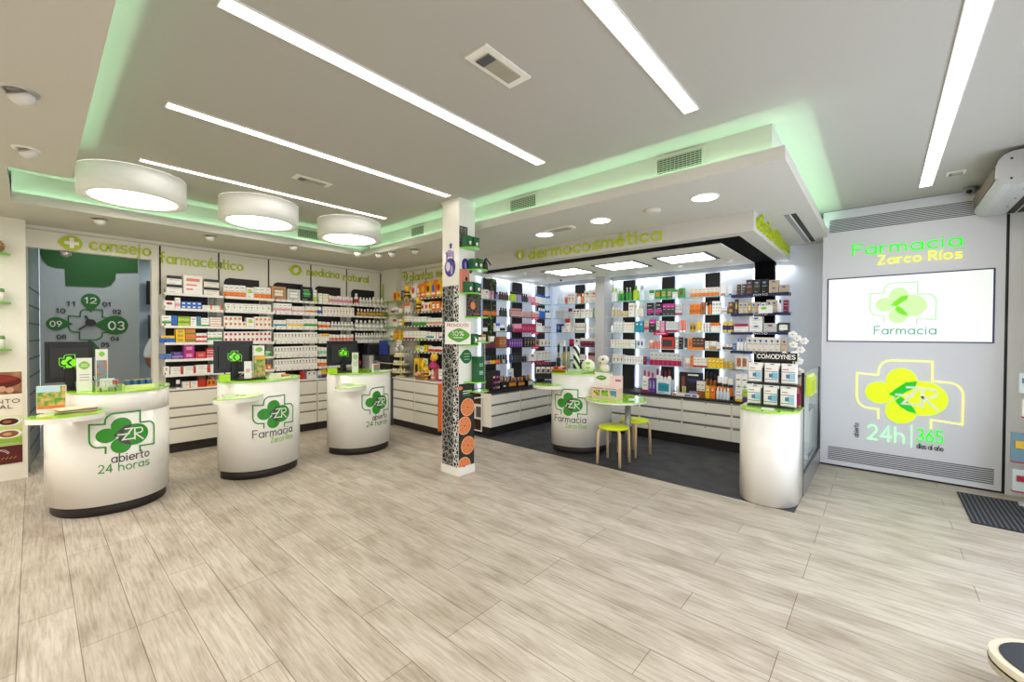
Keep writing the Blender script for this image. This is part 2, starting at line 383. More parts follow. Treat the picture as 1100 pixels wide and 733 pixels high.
# lowered ceiling with a hollow edge for the green light: plate, lip and upstand
sf = MB()
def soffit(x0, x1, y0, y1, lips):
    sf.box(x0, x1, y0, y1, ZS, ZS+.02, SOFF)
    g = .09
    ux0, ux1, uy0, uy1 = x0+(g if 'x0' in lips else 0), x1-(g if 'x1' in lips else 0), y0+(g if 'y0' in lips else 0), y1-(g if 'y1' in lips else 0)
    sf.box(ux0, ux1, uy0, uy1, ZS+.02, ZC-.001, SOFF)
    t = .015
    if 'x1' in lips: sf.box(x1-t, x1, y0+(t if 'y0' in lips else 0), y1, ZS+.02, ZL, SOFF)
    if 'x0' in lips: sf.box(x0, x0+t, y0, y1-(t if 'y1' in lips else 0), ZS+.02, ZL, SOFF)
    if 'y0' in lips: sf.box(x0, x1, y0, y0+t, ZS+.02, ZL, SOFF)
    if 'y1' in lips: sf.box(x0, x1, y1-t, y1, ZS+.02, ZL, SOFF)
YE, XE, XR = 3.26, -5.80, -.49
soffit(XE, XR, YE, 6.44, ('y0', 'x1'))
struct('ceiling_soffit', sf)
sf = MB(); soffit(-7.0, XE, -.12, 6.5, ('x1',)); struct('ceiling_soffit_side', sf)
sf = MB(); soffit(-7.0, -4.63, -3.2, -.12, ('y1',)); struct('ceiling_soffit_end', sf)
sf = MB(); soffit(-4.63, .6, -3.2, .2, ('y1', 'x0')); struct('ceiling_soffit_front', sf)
# ceiling corner between the two blocks closes the tray end
# walls
struct('wall_left_panel', MB().box(-7.0, -6.66, -3.2, -.045, 0, ZS, CREAM))
wl = MB()
wl.box(-6.98, XP, -.045, 1.05, 2.43, ZS, CREAM)                         # header over the doorway
wl.box(-6.98, XP, 1.05, YP+.1, 0, ZS, CREAM)
struct('wall_pharmacy', wl)
struct('door_1_jamb', MB().box(-6.98, -6.87, .985, 1.05, 0, 2.43, CREAM).box(-6.98, -6.895, -.045, -.03, 0, 2.43, GREY))
struct('wall_plants', MB().box(-6.9, -4.78, YP, YP+.08, 0, ZS, CREAM))
struct('wall_corner_pilaster', MB().box(XP, -6.42, YP-.12, YP, .815, ZS, CREAM))
struct('wall_cosmetics_side', MB().box(XL-.08, XL, 4.41, YB, 0, ZS, PAINT))
struct('wall_kiosk', MB().box(-.53, XK-.006, YK, YK+.06, .02, 2.955, PANELG))
struct('wall_kiosk_side', MB().box(-.53, -.5, YK+.06, YB, 0, ZC, PANELG))
struct('wall_entrance', MB().box(XK+.016, 1.25, YK, YK+.06, 0, 2.955, PANELG))
struct('trim_kiosk', MB().box(XK-.006, XK+.016, YK+.01, YK+.05, 0, 2.955, BLACK).box(-.53, 1.25, YK+.005, YK+.055, 2.94, 2.9595, BLACK).box(-.53, XK, YK+.01, YK+.05, 0, .02, BLACK))
# right-hand shopfront wall with its glazed entrance, and the wall behind the camera
wr = MB(); wr.box(1.2, 1.28, 5.3, 6.2, 0, ZC, PAINT).box(1.2, 1.28, 1.2, 5.3, 2.35, ZC, PAINT).box(1.2, 1.28, -3.2, 1.2, 0, ZC, PAINT)
struct('wall_right', wr)
dd = MB()
for y in (1.2, 2.55, 3.9, 5.25): dd.box(1.2, 1.26, y, y+.05, 0, 2.35, STEEL)
dd.box(1.2, 1.26, 1.2, 5.3, 2.3, 2.35, STEEL)
struct('door_2_frame', dd)
struct('wall_front', MB().box(-7, 1.28, -3.28, -3.2, 0, ZC, PAINT))
struct('wall_far_left', MB().box(-10, -6.99, -.6, -.5, 0, 2.9, PAINT))

# ---- back room seen through the doorway
GREYW = mat('back_room_grey', '#b4bdc0', .6)
struct('wall_back_room', MB().box(-8.28, -8.2, .06, 1.03, 0, 2.9, GREYW))
sw = MB(); sw.prism([(-6.985, -.04), (-8.2, .055), (-8.2, -.03), (-6.985, -.09)], 0, 2.9, mat('tile_panel', '#7f8a87', .35))
struct('wall_back_room_side', sw)
tl = MB()
for i in range(10):
    z = .2+i*.2
    tl.prism([(-7.0, -.036), (-8.19, .057), (-8.19, .049), (-7.0, -.05)], z, z+.022, mat('tile_joint', '#4c5654', .5))
struct('trim_tile_joints', tl)
struct('wall_back_room_far', MB().box(-9.6, -9.5, 1.03, 3, 0, 2.9, mat('back_room_pale', '#c6d0d6', .6)))
struct('wall_back_room_partition', MB().box(-9.5, -8.27, .95, 1.02, 0, 2.9, GREYW).box(-9.5, -6.99, 2.9, 3, 0, 2.9, GREYW))
struct('ceiling_back_room', MB().box(-9.6, -6.99, -.5, 3, 2.8, 2.85, PAINT))
# green cross field painted on the back room wall, with the big clock
bg = MB(); X8 = -8.195
def pY(px, py): v = onX(px, py, -8.19); return (v.y, v.z)
gp = [pY(40, 262), pY(42.9, 273.8)]+[(pY(69.6, 288.7)[0]-.17*math.cos(a), pY(69.6, 288.7)[1]+.17-.17*math.sin(a)) for a in [math.radians(t) for t in range(10, 91, 16)]]
gp = [pY(42.5, 262), pY(43.2, 272), pY(46, 280), pY(52, 285.6), pY(60, 288), pY(69.8, 288.6), pY(70.6, 307.4), pY(112, 308.8), pY(119, 306.5), pY(123.5, 301), pY(124.8, 293.5), pY(148, 293.2), pY(148, 262)]
bg.fill(gp, .004, mat('wall_green', '#1f5b22', .5), sheetX(X8))
ob('wall_mural', bg, label='dark green cross shape painted across the top of the back room wall', cat='wall graphic')
ck = MB(); S8 = sheetX(-8.197); GC = mat('clock_green', '#24702a', .5)
cc = [pY(x, y) for x, y in [(85.5, 364), (85.5, 357), (80, 357), (75.5, 355.5), (73.4, 350.5), (73.4, 339.5), (86, 340.5), (86.5, 335), (89.5, 332.8), (110, 333), (110, 341), (117, 342), (121.5, 346), (122, 353), (120, 357), (110, 357.6), (109, 362.5), (104, 365.2), (86, 365.2)]]
ck.stroke(cc, .014, .006, GC, S8, closed=True)
for (px, py, r, tip) in ((97.5, 323, .095, 270), (60.5, 348, .09, 0), (124, 349.5, .135, 180), (97, 377, .095, 90)):
    u, v = pY(px, py); ck.fill(leafpts(u, v, r, tip), .008, GC, S8)
for tx, px, py, h, mt in (('12', 97.5, 323, .075, WHITE), ('09', 60, 348, .07, WHITE), ('03', 125, 350, .11, WHITE), ('11', 76.5, 326.5, .055, BLACKB), ('01', 114.5, 327, .055, BLACKB),
                          ('10', 65.5, 334, .055, BLACKB), ('02', 125.5, 335, .055, BLACKB), ('08', 66, 362, .055, BLACKB), ('04', 123.5, 364, .055, BLACKB), ('05', 113, 370.5, .055, BLACKB)):
    u, v = pY(px, py); text(ck, tx, S8, u-h*.72, v-h/2, h, mt, width=h*1.5, sw=.15, h=.012)
wc = ob('wall_clock', ck, label='large wall clock drawn as a green cross outline with hour numbers', cat='clock')
hd = MB(); u, v = pY(97.5, 347)
hd.fill([(u+.05*math.cos(2*PI*t/16), v+.05*math.sin(2*PI*t/16)) for t in range(16)], .03, BLACK, S8)
ob('clock_hub', hd, wc)
hd = MB(); hd.stroke([(u, v), (u-.11, v-.09)], .018, .036, BLACK, S8); hd.stroke([(u, v), (u-.05, v+.09)], .018, .036, BLACK, S8)
ob('clock_hand', hd, wc)
ob('security_camera', MB().lathe([(.0, 2.36), (.045, 2.38), (.05, 2.43)], STEEL, 14, (-6.94, .25)), label='small dome camera tucked under the doorway header', cat='camera')
c = MB().box(-9.45, -9.4, 1.28, 1.5, 2.0, 2.4, BLACK); ob('wall_speaker', c, label='black box fixed high on the far back room wall', cat='speaker')
ob('wall_cabinet', MB().box(-9.45, -9.3, 1.30, 1.6, 1.42, 1.82, BLACK).box(-9.46, -9.29, 1.295, 1.605, 1.80, 1.82, DGREY), label='black wall cabinet glimpsed behind the white sleeved person', cat='cabinet')

# ---- panel seams on the pharmacy walls
for i, y in enumerate((1.07, 1.70, 2.33, 2.95, 3.55, 4.2)):
    struct('trim_%d' % (i+1), MB().box(XP, XP+.006, y-.008, y+.008, 2.0, 2.62, BLACKB))
struct('trim_7', MB().box(XP, XP+.012, -.045, YP-.12, 2.62, 2.632, colmat('#c9c5b8')))
struct('trim_8', MB().box(-6.1, -6.088, YP-.006, YP, 1.9, 2.6, colmat('#a9a698')).box(-6.42, -4.78, YP-.012, YP, 2.60, 2.612, colmat('#c9c5b8')).box(-5.72, -5.712, YP-.006, YP, 1.9, 2.6, BLACKB))

# ================================================================ COLUMN
PX0, PX1, PY0, PY1 = -3.63, -3.36, 2.97, 3.2
col = MB().box(PX0, PX1, PY0, PY1, 0, ZC-.001, WHITE)
column = ob('column', col, label='square white column wrapped in black floral and orange slice print', cat='column')
FLO = voro_mat('floral_print', '#a5a5a0', '#1d1c1c', 19, .35, .0, .13)
FLO2 = voro_mat('vine_print', '#e6e6e2', '#131313', 26, .35, .05, .12)
# left face: vinyl strip below z 2.0
ob('floral_wrap', MB().box(PX0+.01, PX1-.08, PY0-.004, PY0, .09, 2.03, FLO).box(PX1-.08, PX1-.002, PY0-.004, PY0, .09, 2.03, FLO2), column, label='black and white floral print wrap')
op = MB(); SO = sheetX(PX1); op.box(PX1, PX1+.003, PY0+.004, PY1-.002, .09, .98, mat('orange_poster', '#2a2928', .4))
ORG, ORL = colmat('#e2814a', .4), colmat('#f3b184', .4)
def clip(u): return max(PY0+.004, min(PY1-.002, u))
for (uc, vc, r) in [(onX(px_, py_, PX1).y, onX(px_, py_, PX1).z, .098) for px_, py_ in ((502, 437.5), (498.5, 457.5), (502.3, 478.5), (498, 501))]:
    if vc-r < .09: pts = [(clip(uc+r*math.cos(2*PI*t/28)), max(.092, vc+r*math.sin(2*PI*t/28))) for t in range(28)]
    else: pts = [(clip(uc+r*math.cos(2*PI*t/28)), vc+r*math.sin(2*PI*t/28)) for t in range(28)]
    op.fill(pts, .005, ORL, SO)
    op.fill([(clip(uc+(p[0]-uc)*.9), vc+(p[1]-vc)*.9) for p in pts], .006, ORG, SO)
    for t in range(8):
        a = 2*PI*t/8+.2; op.stroke([(clip(uc+.012*math.cos(a)), vc+.012*math.sin(a)), (clip(uc+r*.82*math.cos(a)), max(.095, vc+r*math.sin(a)))], .004, .007, ORL, SO, side=False)
    op.fill([(clip(uc+.012*math.cos(2*PI*t/8)), vc+.014*math.sin(2*PI*t/8)) for t in range(8)], .008, colmat('#c4552a'), SO)
text(op, 'JOYA', SO, 3.03, .87, .02, WHITE, width=.1, sw=.14, h=.006, side=False) if False else None
for z, w in ((.90, .12), (.875, .09), (.85, .12)): op.stroke([(3.03, z), (3.03+w, z)], .009, .006, WHITE if z > .86 else colmat('#3f8a50'), SO, side=False)
op.fill([(3.0+.035*math.cos(t*PI/8)-.01, .935+.02*math.sin(t*PI/8)) for t in range(16)], .005, ORG, SO)
ob('orange_slice_poster', op, column, label='dark poster strip with orange slices')
pu = MB(); PUR, PUL = colmat('#46388f'), colmat('#a99bd2')
SL = sheetY(PY0)
def blob(cx, cz, rx, rz, mt, sh, h=.004, n=24, wob=0): pu.fill([(cx+rx*(1+wob*math.sin(5*t))*math.cos(t), cz+rz*math.sin(t)) for t in [2*PI*i/n for i in range(n)]], h, mt, sh)
blob(-3.5, 2.23, .085, .1, PUR, SL); blob(-3.53, 2.24, .035, .05, colmat('#ddd6ee'), SL, .006); blob(-3.47, 2.2, .02, .05, PUL, SL, .006)
blob(-3.51, 2.38, .06, .04, PUL, SL, wob=.3); blob(-3.49, 2.46, .02, .03, PUR, SL, wob=.3); blob(-3.55, 2.33, .015, .06, PUL, SL); blob(-3.45, 2.33, .015, .06, PUL, SL)
blob(3.06, 2.25, .05, .075, PUR, SO); blob(3.13, 2.24, .045, .07, PUR, SO, .006); blob(3.06, 2.25, .014, .04, PUL, SO, .008)
pu.box(PX1, PX1+.003, PY0+.004, PY0+.12, 2.44, 2.66, voro_mat('dark_leaf_print', '#8d8f86', '#38372f', 34, .5, .05, .12))
ob('cactus_print', pu, column, label='purple fruit print on white')
ob('skirting', MB().box(PX0-.008, PX1+.008, PY0-.008, PY1+.008, 0, .09, WHITE), column)
# little round-fronted lime shelves on the column
shelfz = []
def lime_shelf(y0, y1, z, lab, dep=.16, x=PX1):
    n = 12; pts = [(x+.001, y0)]+[(x+.001+dep*math.sin(PI*i/n)**.6, y0+(y1-y0)*i/n) for i in range(n+1)]+[(x+.001, y1)]
    r = ob('glass_shelf', MB().prism(pts, z-.012, z, LEDGE, top=LIME), label=lab, cat='shelf', group='lime shelves on the column')
    return r
colsh = [(2.975, 3.2, 2.43), (3.06, 3.34, 2.21), (2.975, 3.2, 1.95), (3.06, 3.36, 1.70), (2.975, 3.2, 1.40), (3.05, 3.40, 1.43), (3.04, 3.32, 1.0), (3.08, 3.36, .90)]
names = ['lime glass shelf highest on the column, two green boxes on it', 'lime glass shelf second highest on the column, holding a dark bottle', 'lime glass shelf third down the column, under the salmon box',
         'lime glass shelf under the dark orange-print gift box', 'lime glass shelf behind the promotion card on the column', 'lime glass shelf with the white labelled pots beside the column',
         'lime glass shelf under the tall dark green box', 'lime glass shelf lowest of all on the column']
for (a, b_, z), nm in zip(colsh, names): lime_shelf(a, b_, z, nm)
ob('acrylic_rail', MB().box(PX1-.02, PX1+.0, 3.36, 3.37, .9, 1.45, glassmat('acrylic', '#e8f4f0', .25)).box(PX1-.02, PX1, 3.2, 3.37, 1.43, 1.44, CREAM).box(PX1-.02, PX1, 3.2, 3.37, .98, .99, CREAM).box(PX1-.02, PX1, 3.2, 3.37, .80, .81, CREAM), label='thin clear frame joined to the side of the column', cat='frame')

def cbx(name, lab, cat, x, y, z, w, d, h, mt, rz=0, faces=None, group=None, extra=None):
    """a carton standing at (x,y,z): w across the front, d deep, front towards -y before turning"""
    b = MB().box(-w/2, w/2, -d/2, d/2, 0, h, mt, faces)
    if extra: extra(b, lambda u, v, hh: (u, -d/2-hh, v))
    return ob(name, b, None, (x, y, z), rz, label=lab, cat=cat, group=group)
GB = colmat('#1d5f38', .35); R90 = PI/2
def green_face(b, mp): b.fill([(.01+.018*math.cos(t*PI/6), .045+.02*math.sin(t*PI/6)) for t in range(12)], .002, WHITE, mp, side=False); b.fill([(.02+.009*math.cos(t*PI/4), .04+.009*math.sin(t*PI/4)) for t in range(8)], .003, ORG, mp, side=False); b.stroke([(-.04, .085), (.04, .085)], .006, .002, colmat('#3f8a50'), mp, side=False)
for i, (y, z, lab) in enumerate([(3.03, 2.43, 'green box with orange dot, left one on highest column shelf'), (3.13, 2.43, 'green box, right one on highest column shelf'), (3.12, 2.21, 'smaller green box at left on second column shelf'),
                                 (3.19, 2.21, 'green box with orange dot in middle of second column shelf'), (3.04, 1.95, 'green box in front of salmon box on third column shelf'), (3.16, 1.95, 'green box at right end of third column shelf'),
                                 (3.12, 1.40, 'small dark green box in front of the promotion card')]):
    cbx('cosmetics_carton', lab, 'box', PX1+.065, y, z, .085, .07, .115 if i != 2 else .105, GB, R90, group='green cartons on the column', extra=green_face)
cbx('cosmetics_carton', 'salmon box with dark round print on third column shelf', 'box', PX1+.02, 3.035, 1.95, .11, .035, .25, colmat('#cf7f69'), R90, extra=lambda b, mp: b.fill([(.01+.02*math.cos(t*PI/6), .15+.022*math.sin(t*PI/6)) for t in range(12)], .002, BLACKB, mp, side=False))
cbx('gift_box', 'dark printed gift box with orange round, on fourth column shelf', 'box', PX1+.03, 3.16, 1.70, .17, .05, .25, voro_mat('dark_gift', '#6a665f', '#2a2523', 26, .5, .03, .1), R90,
    extra=lambda b, mp: (b.fill([(-.04+.035*math.cos(t*PI/8), .12+.042*math.sin(t*PI/8)) for t in range(16)], .003, ORG, mp, side=False), b.stroke([(-.02, .03), (.06, .03)], .01, .002, colmat('#c9682c'), mp, side=False)))
cbx('gift_box', 'tall dark green box with white print, low column shelf', 'box', PX1+.06, 3.2, 1.0, .1, .09, .27, GB, R90,
    extra=lambda b, mp: [b.stroke([(-.025, z), (.025, z)], .008, .002, colmat('#bcd8bf'), mp, side=False) for z in (.19, .17, .11, .095, .08)])
def bottle_mesh(r, h, mt, cap, nk=.45):
    b = MB().lathe([(r*.92, 0), (r, h*.03), (r, h*.72), (r*nk, h*.82)], mt, 14)
    return b
bt = ob('perfume_bottle', MB().lathe([(.035, 0), (.03, .07), (.014, .1), (.014, .12)], colmat('#2a2730', .2), 12), None, (PX1+.08, 3.28, 2.21), label='dark slender bottle on second column shelf', cat='bottle')
ob('stopper', MB().tube([(0, 0, .12), (0, .012, .14), (0, .09, .075)], .008, colmat('#3b3b40'), 8), bt)
ob('spray_bottle', MB().lathe([(.025, 0), (.028, .06), (.012, .09), (.016, .12)], colmat('#241f22', .2), 12), None, (PX1+.08, 3.10, 1.95), label='black bottle between two green boxes on third column shelf', cat='bottle')
for i, (y, c1, l2) in enumerate([(3.12, '#e8e2d8', 'left'), (3.19, '#ede6da', 'middle'), (3.26, '#e4dccf', 'right')]):
    j = ob('cream_jar', MB().lathe([(.03, 0), (.032, .05)], colmat(c1, .3), 14), None, (PX1+.07, y, 1.43), label='white pot with amber base, %s one behind promotion card' % l2, cat='jar', group='pots beside the column')
    ob('lid', MB().lathe([(.032, .05), (.031, .08)], colmat('#28313c' if i < 2 else '#c98a2c'), 14), j)
# promotion card clipped on the column corner
pc = MB(); SPC = lambda u, v, h: (u, -.003-h, v)
pc.box(-.135, .135, -.003, 0, 0, .235, WHITE)
text(pc, 'PROMOCIÓN', SPC, -.112, .185, .03, colmat('#b4324a'), width=.225, sw=.14, h=.002, side=False)
pc.fill([(.01+.115*math.cos(t), .095+.075*math.sin(t)*(1-.35*abs(math.cos(t)))) for t in [2*PI*i/30 for i in range(30)]], .0015, colmat('#58a03a'), SPC, side=False)
text(pc, '10%', SPC, -.055, .09, .045, WHITE, width=.12, sw=.13, h=.004, side=False)
pc.stroke([(-.04, .07), (.05, .07)], .008, .004, WHITE, SPC, side=False)
ob('promotion_card', pc, None, (-3.334, 2.936, 1.405), math.radians(41), label='white PROMOCIÓN card with a green leaf, clipped to the column', cat='sign')
gl_ = MB(); gl_.fill(leafpts(3.08, 1.27, .075, 180, L=1.35), .004, colmat('#1f6a3a'), SO)
for z in (1.30, 1.27, 1.24): gl_.stroke([(3.05, z), (3.12, z)], .008, .005, colmat('#a9d0a8'), SO, side=False)
ob('leaf_sticker', gl_, column, label='dark green leaf sticker with pale lines')

# small plant on the column's shelf side
pl = empty('potted_plant', (PX1+.1, 3.36, 1.43), label='small green plant trailing beside the column shelves', cat='plant')
ob('pot', MB().lathe([(.03, -.0), (.04, .06)], colmat('#e6e0d6'), 12), pl)
lf = MB()
random.seed(3)
for i in range(46):
    a = random.uniform(0, 2*PI); z = random.uniform(-.02, .75); r = random.uniform(.0, .05); cx, cy = r*math.cos(a), r*math.sin(a)
    L, W = random.uniform(.03, .06), .014; t = random.uniform(-.6, .8); d = Vector((math.cos(a)*math.cos(t), math.sin(a)*math.cos(t), math.sin(t))); s_ = Vector((-math.sin(a), math.cos(a), 0))*W
    p = Vector((cx, cy, z)); lf.add([p, p+d*L*.5+s_, p+d*L, p+d*L*.5-s_], [(0, 1, 2, 3)], colmat('#4f9a3c') if i % 3 else colmat('#86c04a'))
ob('foliage', lf, pl, kind='stuff'); ob('stem', MB().tube([(0, 0, .05), (.01, -.01, .3), (-.01, .01, .72)], .004, colmat('#4b6b34'), 6), pl)

# ================================================================ CEILING LIGHTS
def strip(x, y0, y1, lab, w=.085):
    r = empty('ceiling_light', (x, (y0+y1)/2, ZC), label=lab, cat='light', group='recessed light lines in the ceiling'); L = (y1-y0)/2
    ob('diffuser', MB().box(-w/2, w/2, -L, L, -.006, -.002, GLOWWARM), r)
    ob('frame', MB().box(-w/2-.006, -w/2, -L-.006, L+.006, -.01, 0, PAINT).box(w/2, w/2+.006, -L-.006, L+.006, -.01, 0, PAINT).box(-w/2, w/2, -L-.006, -L, -.01, 0, PAINT).box(-w/2, w/2, L, L+.006, -.01, 0, PAINT), r)
strip(-4.67, .60, 2.91, 'recessed white light line nearest the round drum lamps', .06)
strip(-3.42, .57, 2.87, 'recessed white light line that ends above the column', .075)
strip(-2.18, .55, 2.84, 'recessed white light line across mid ceiling, beside the rectangular emergency light')
strip(-.94, .5, 2.81, 'recessed white light line pointing at the cosmetics fascia corner')
strip(.30, 2.2, 5.67, 'recessed white light line running towards the illuminated wall')
strip(-.94, -2.4, -.1, 'recessed white light line over the entrance side of the shop')if False else None
for i, (y, lab) in enumerate([(.63, 'large white drum ceiling lamp, biggest, above the first counter'), (1.68, 'white drum ceiling lamp between the other two drums'), (2.735, 'white drum ceiling lamp nearest the room corner')]):
    r = empty('drum_lamp', (-5.23, y, ZC), label=lab, cat='lamp', group='white drum ceiling lamps'); R = .385
    ob('lamp_shade', MB().lathe([(R-.07, -.205), (R-.07, -.222), (R, -.222), (R, -.001)], mat('drum_white', '#ffffff', .5), 56, caps=False), r)
    ob('diffuser', MB().lathe([(R-.071, -.212), (R-.071, -.208)], GLOWWARM, 48), r)
for (px, py), lab, r in [((585, 252), 'round recessed downlight left of the dermocosmética lettering', .095), ((645, 237), 'round recessed downlight above the dermocosmética lettering', .095), ((757, 212), 'round recessed downlight nearest the corner of the soffit', .1)]:
    v = onZ(px, py, ZS); e = empty('downlight', v, label=lab, cat='light', group='round downlights in the soffit')
    ob('diffuser', MB().lathe([(r, -.004), (r, -.001)], GLOWWARM, 32), e); ob('frame', MB().lathe([(r+.001, -.001), (r+.001, -.007), (r+.01, -.007), (r+.012, 0)], PAINT, 32, caps=False), e)
# inner cosmetics ceiling with its three square lights
SQ = [(-3.58, 5.36, 'square light panel furthest from the lit wall, in cosmetics ceiling'), (-2.70, 5.35, 'square light panel in the middle of the cosmetics ceiling'), (-1.83, 5.35, 'square light panel nearest the lit wall, in cosmetics ceiling')]
struct('ceiling_cosmetics', MB().box(XL, -1.28, 4.78, 6.33, 2.47, 2.50, PAINT))
struct('ceiling_cosmetics_border', MB().box(XL, -1.05, 4.54, YB-.01, 2.483, 2.50, BAND).box(-1.28, -1.05, 6.35, YB-.001, .67, 2.484, BAND))
fa = MB()
fa.box(-4.83, -.9, YF, YF+.14, FB, ZS, SOFF).box(-1.05, -.9, YF+.14, YB, FB, ZS, SOFF)
fa.box(-4.83, -1.05, YF+.14, YB, 2.5, 2.52, SOFF)
struct('wall_fascia', fa)
for x, y, lab in SQ:
    e = empty('panel_light', (x, y, 2.47), label=lab, cat='light', group='square light panels over the cosmetics'); w, h = .27, .24
    ob('diffuser', MB().box(-w, w, -h, h, -.008, -.002, GLOWCOOL), e)
    f_ = MB()
    for a, b_, c_, d_ in ((-w-.05, -w, -h-.05, h+.05), (w, w+.05, -h-.05, h+.05), (-w, w, -h-.05, -h), (-w, w, h, h+.05)): f_.box(a, b_, c_, d_, -.006, -.001, DGREY)
    ob('frame', f_, e)
# spotlights
def spot(px, py, z, s, lab, tilt=(0, 0), grp='small spotlights in the ceiling', white=True):
    v = onZ(px, py, z); e = empty('spotlight', v, label=lab, cat='light', group=grp)
    ob('ring', MB().lathe([(s*.8, -.001), (s*.85, -.008), (s*1.25, -.006), (s*1.3, 0)], STEEL if s > .05 else PAINT, 24, caps=False), e)
    h = ob('lamp_head', MB().lathe([(s*.9, .0), (s*.86, -s*.5), (s*.55, -s*1.15), (s*.5, -s*1.1), (0, -s*.9)], mat('spot_head', '#e6e4df', .35), 20), e)
    h.rotation_euler = (tilt[0], tilt[1], 0); h.location = (0, 0, -.002)
spot(20, 98, ZS, .055, 'large swivel spotlight nearest the ceiling edge, front one', (.5, .5), 'swivel spotlights in the low ceiling')
spot(28, 160, ZS, .05, 'swivel spotlight just in front of the green-lit recess', (.5, .5), 'swivel spotlights in the low ceiling')
for px, py, lab in [(107, 238, 'small spotlight in front of the consejo word'), (225, 256, 'small spotlight in front of the farmacéutico word'), (315, 267, 'small spotlight in front of the medicina leaf emblem'),
                    (384, 274, 'small spotlight near the room corner, first of the corner cluster'), (407, 275.5, 'smallest spotlight in the middle of the corner cluster'), (421, 274, 'spotlight at the bend of the soffit, by the plantas lettering'), (446, 271, 'spotlight nearest the column in the plantas soffit')]:
    spot(px, py-3, ZS, .055, lab, (.2, .3))
for px, py, lab in [(562, 294.5, 'spotlight in cosmetics ceiling above the side shelves'), (588, 299, 'spotlight in cosmetics ceiling beside the small camera'), (634.5, 297, 'spotlight in cosmetics ceiling left of the grey pillar'), (684, 292.5, 'spotlight in cosmetics ceiling behind the middle square light'), (730, 286, 'spotlight in cosmetics ceiling behind the right square light'), (783, 280.5, 'spotlight in cosmetics ceiling nearest the lit wall')]:
    spot(px, py-1.5, 2.47, .045, lab, (.3, 0), 'small spotlights over the cosmetics shelves')
# detectors, vents, emergency fittings
v = onZ(701, 226, ZS); ob('smoke_detector', MB().lathe([(.05, -.03), (.07, -.015), (.085, 0)], mat('detector', '#d5d1c8', .5), 24), None, v, label='round beige detector on the soffit near the cosmetics lettering', cat='smoke detector')
ob('smoke_detector', MB().lathe([(.02, -.03), (.045, -.02), (.05, 0)], mat('detector'), 20), None, onZ(478, 218, ZC), label='small round detector on the ceiling beside the column top', cat='smoke detector')
def emlight(px, py, z, L, W, rz, lab, dark=True):
    v = onZ(px, py, z); e = empty('emergency_light', v, rz, lab, 'emergency light', 'emergency lights on the ceilings')
    ob('frame', MB().box(-L/2, L/2, -W/2, W/2, -.008, 0, PAINT), e)
    ob('lens', MB().box(-L*.36, L*.36, -W*.3, W*.3, -.016, -.008, mat('smoked_lens', '#a9a292', .2)), e, bevel=.003)
    if dark: ob('indicator', MB().box(-L*.36, -L*.2, -W*.3, W*.3, -.0175, -.016, DGREY), e)
emlight(536, 72, ZC, .36, .16, R90, 'rectangular emergency light in the middle of the main ceiling')
emlight(335.5, 194, ZC, .34, .12, R90, 'slim emergency light on the ceiling behind the drum lamps')
emlight(602, 246, ZS, .34, .12, 0, 'slim emergency light on the soffit between two downlights', False)
emlight(1027, 185.5, ZC, .12, .1, 0, 'tiny ceiling fitting beside the air curtain')
def grille(name, cx, cz, w, h, plane, at, lab, n=7, mt=None):
    e = empty(name, (cx, at, cz) if plane == 'y' else (at, cx, cz), 0 if plane == 'y' else R90, lab, 'vent', 'air grilles in the ceiling steps')
    ob('frame', MB().box(-w/2-.02, w/2+.02, -.006, 0, -h/2-.02, h/2+.02, mat('grille_frame', '#cfd4c6', .5)), e)
    ob('backing', MB().box(-w/2, w/2, -.0075, -.006, -h/2, h/2, BLACKB), e)
    s_ = MB()
    for i in range(n): z = -h/2+h*(i+.5)/n; s_.box(-w/2, w/2, -.014, -.008, z-h*.2/n, z+h*.2/n, mat('grille_slat', '#aeb5a4', .5))
    k = max(4, int(w/.03))
    for i in range(k): x = -w/2+w*(i+.5)/k; s_.box(x-.002, x+.002, -.011, -.008, -h/2, h/2, mat('grille_slat'))
    ob('slats', s_, e)
grille('air_grille', -1.21, 2.865, .34, .115, 'y', YE+.09, 'large dark air grille in the step above the cosmetics lettering')
grille('air_grille', -2.80, 2.865, .33, .115, 'y', YE+.09, 'pale air grille in the ceiling step just beside the column')
grille('air_grille', -4.60, 2.865, .26, .11, 'y', YE+.09, 'small air grille in the ceiling step between column and drum lamps')
grille('air_grille', 2.5, 2.865, .3, .11, 'x', XE-.09, 'air grille half hidden behind the drum lamp in the corner')
a, b_ = onZ(848, 230.3, ZS), onZ(869.7, 259.8, ZS)
sl = MB(); sl.box(-.045, .0, a.y, b_.y, -.003, .0, colmat('#8f8f96')).box(.012, .055, a.y, b_.y, -.004, 0, BLACKB).box(0, .012, a.y, b_.y, -.006, 0, PAINT)
ob('slot_diffuser', sl, None, ((a.x+b_.x)/2, 0, ZS-.0), label='long twin slot air diffuser in the soffit near the lit wall', cat='vent')
ob('security_camera', MB().ball((0, 0, -.035), .035, mat('cam_white', '#d9d9d9', .3)).tube([(0, 0, 0), (0, 0, -.02)], .03, mat('cam_white'), 14).ball((.012, -.024, -.045), .018, BLACK), None, onZ(603, 298.6, 2.47), label='small white camera under the cosmetics ceiling', cat='camera')
ob('security_camera', MB().lathe([(.0, -.075), (.035, -.06), (.05, -.03), (.05, 0)], mat('cam_grey', '#9a9aa0', .4), 20).ball((-.01, -.035, -.045), .022, BLACK), None, (.63, 6.02, ZC), label='grey dome camera above the vent of the illuminated wall', cat='camera')

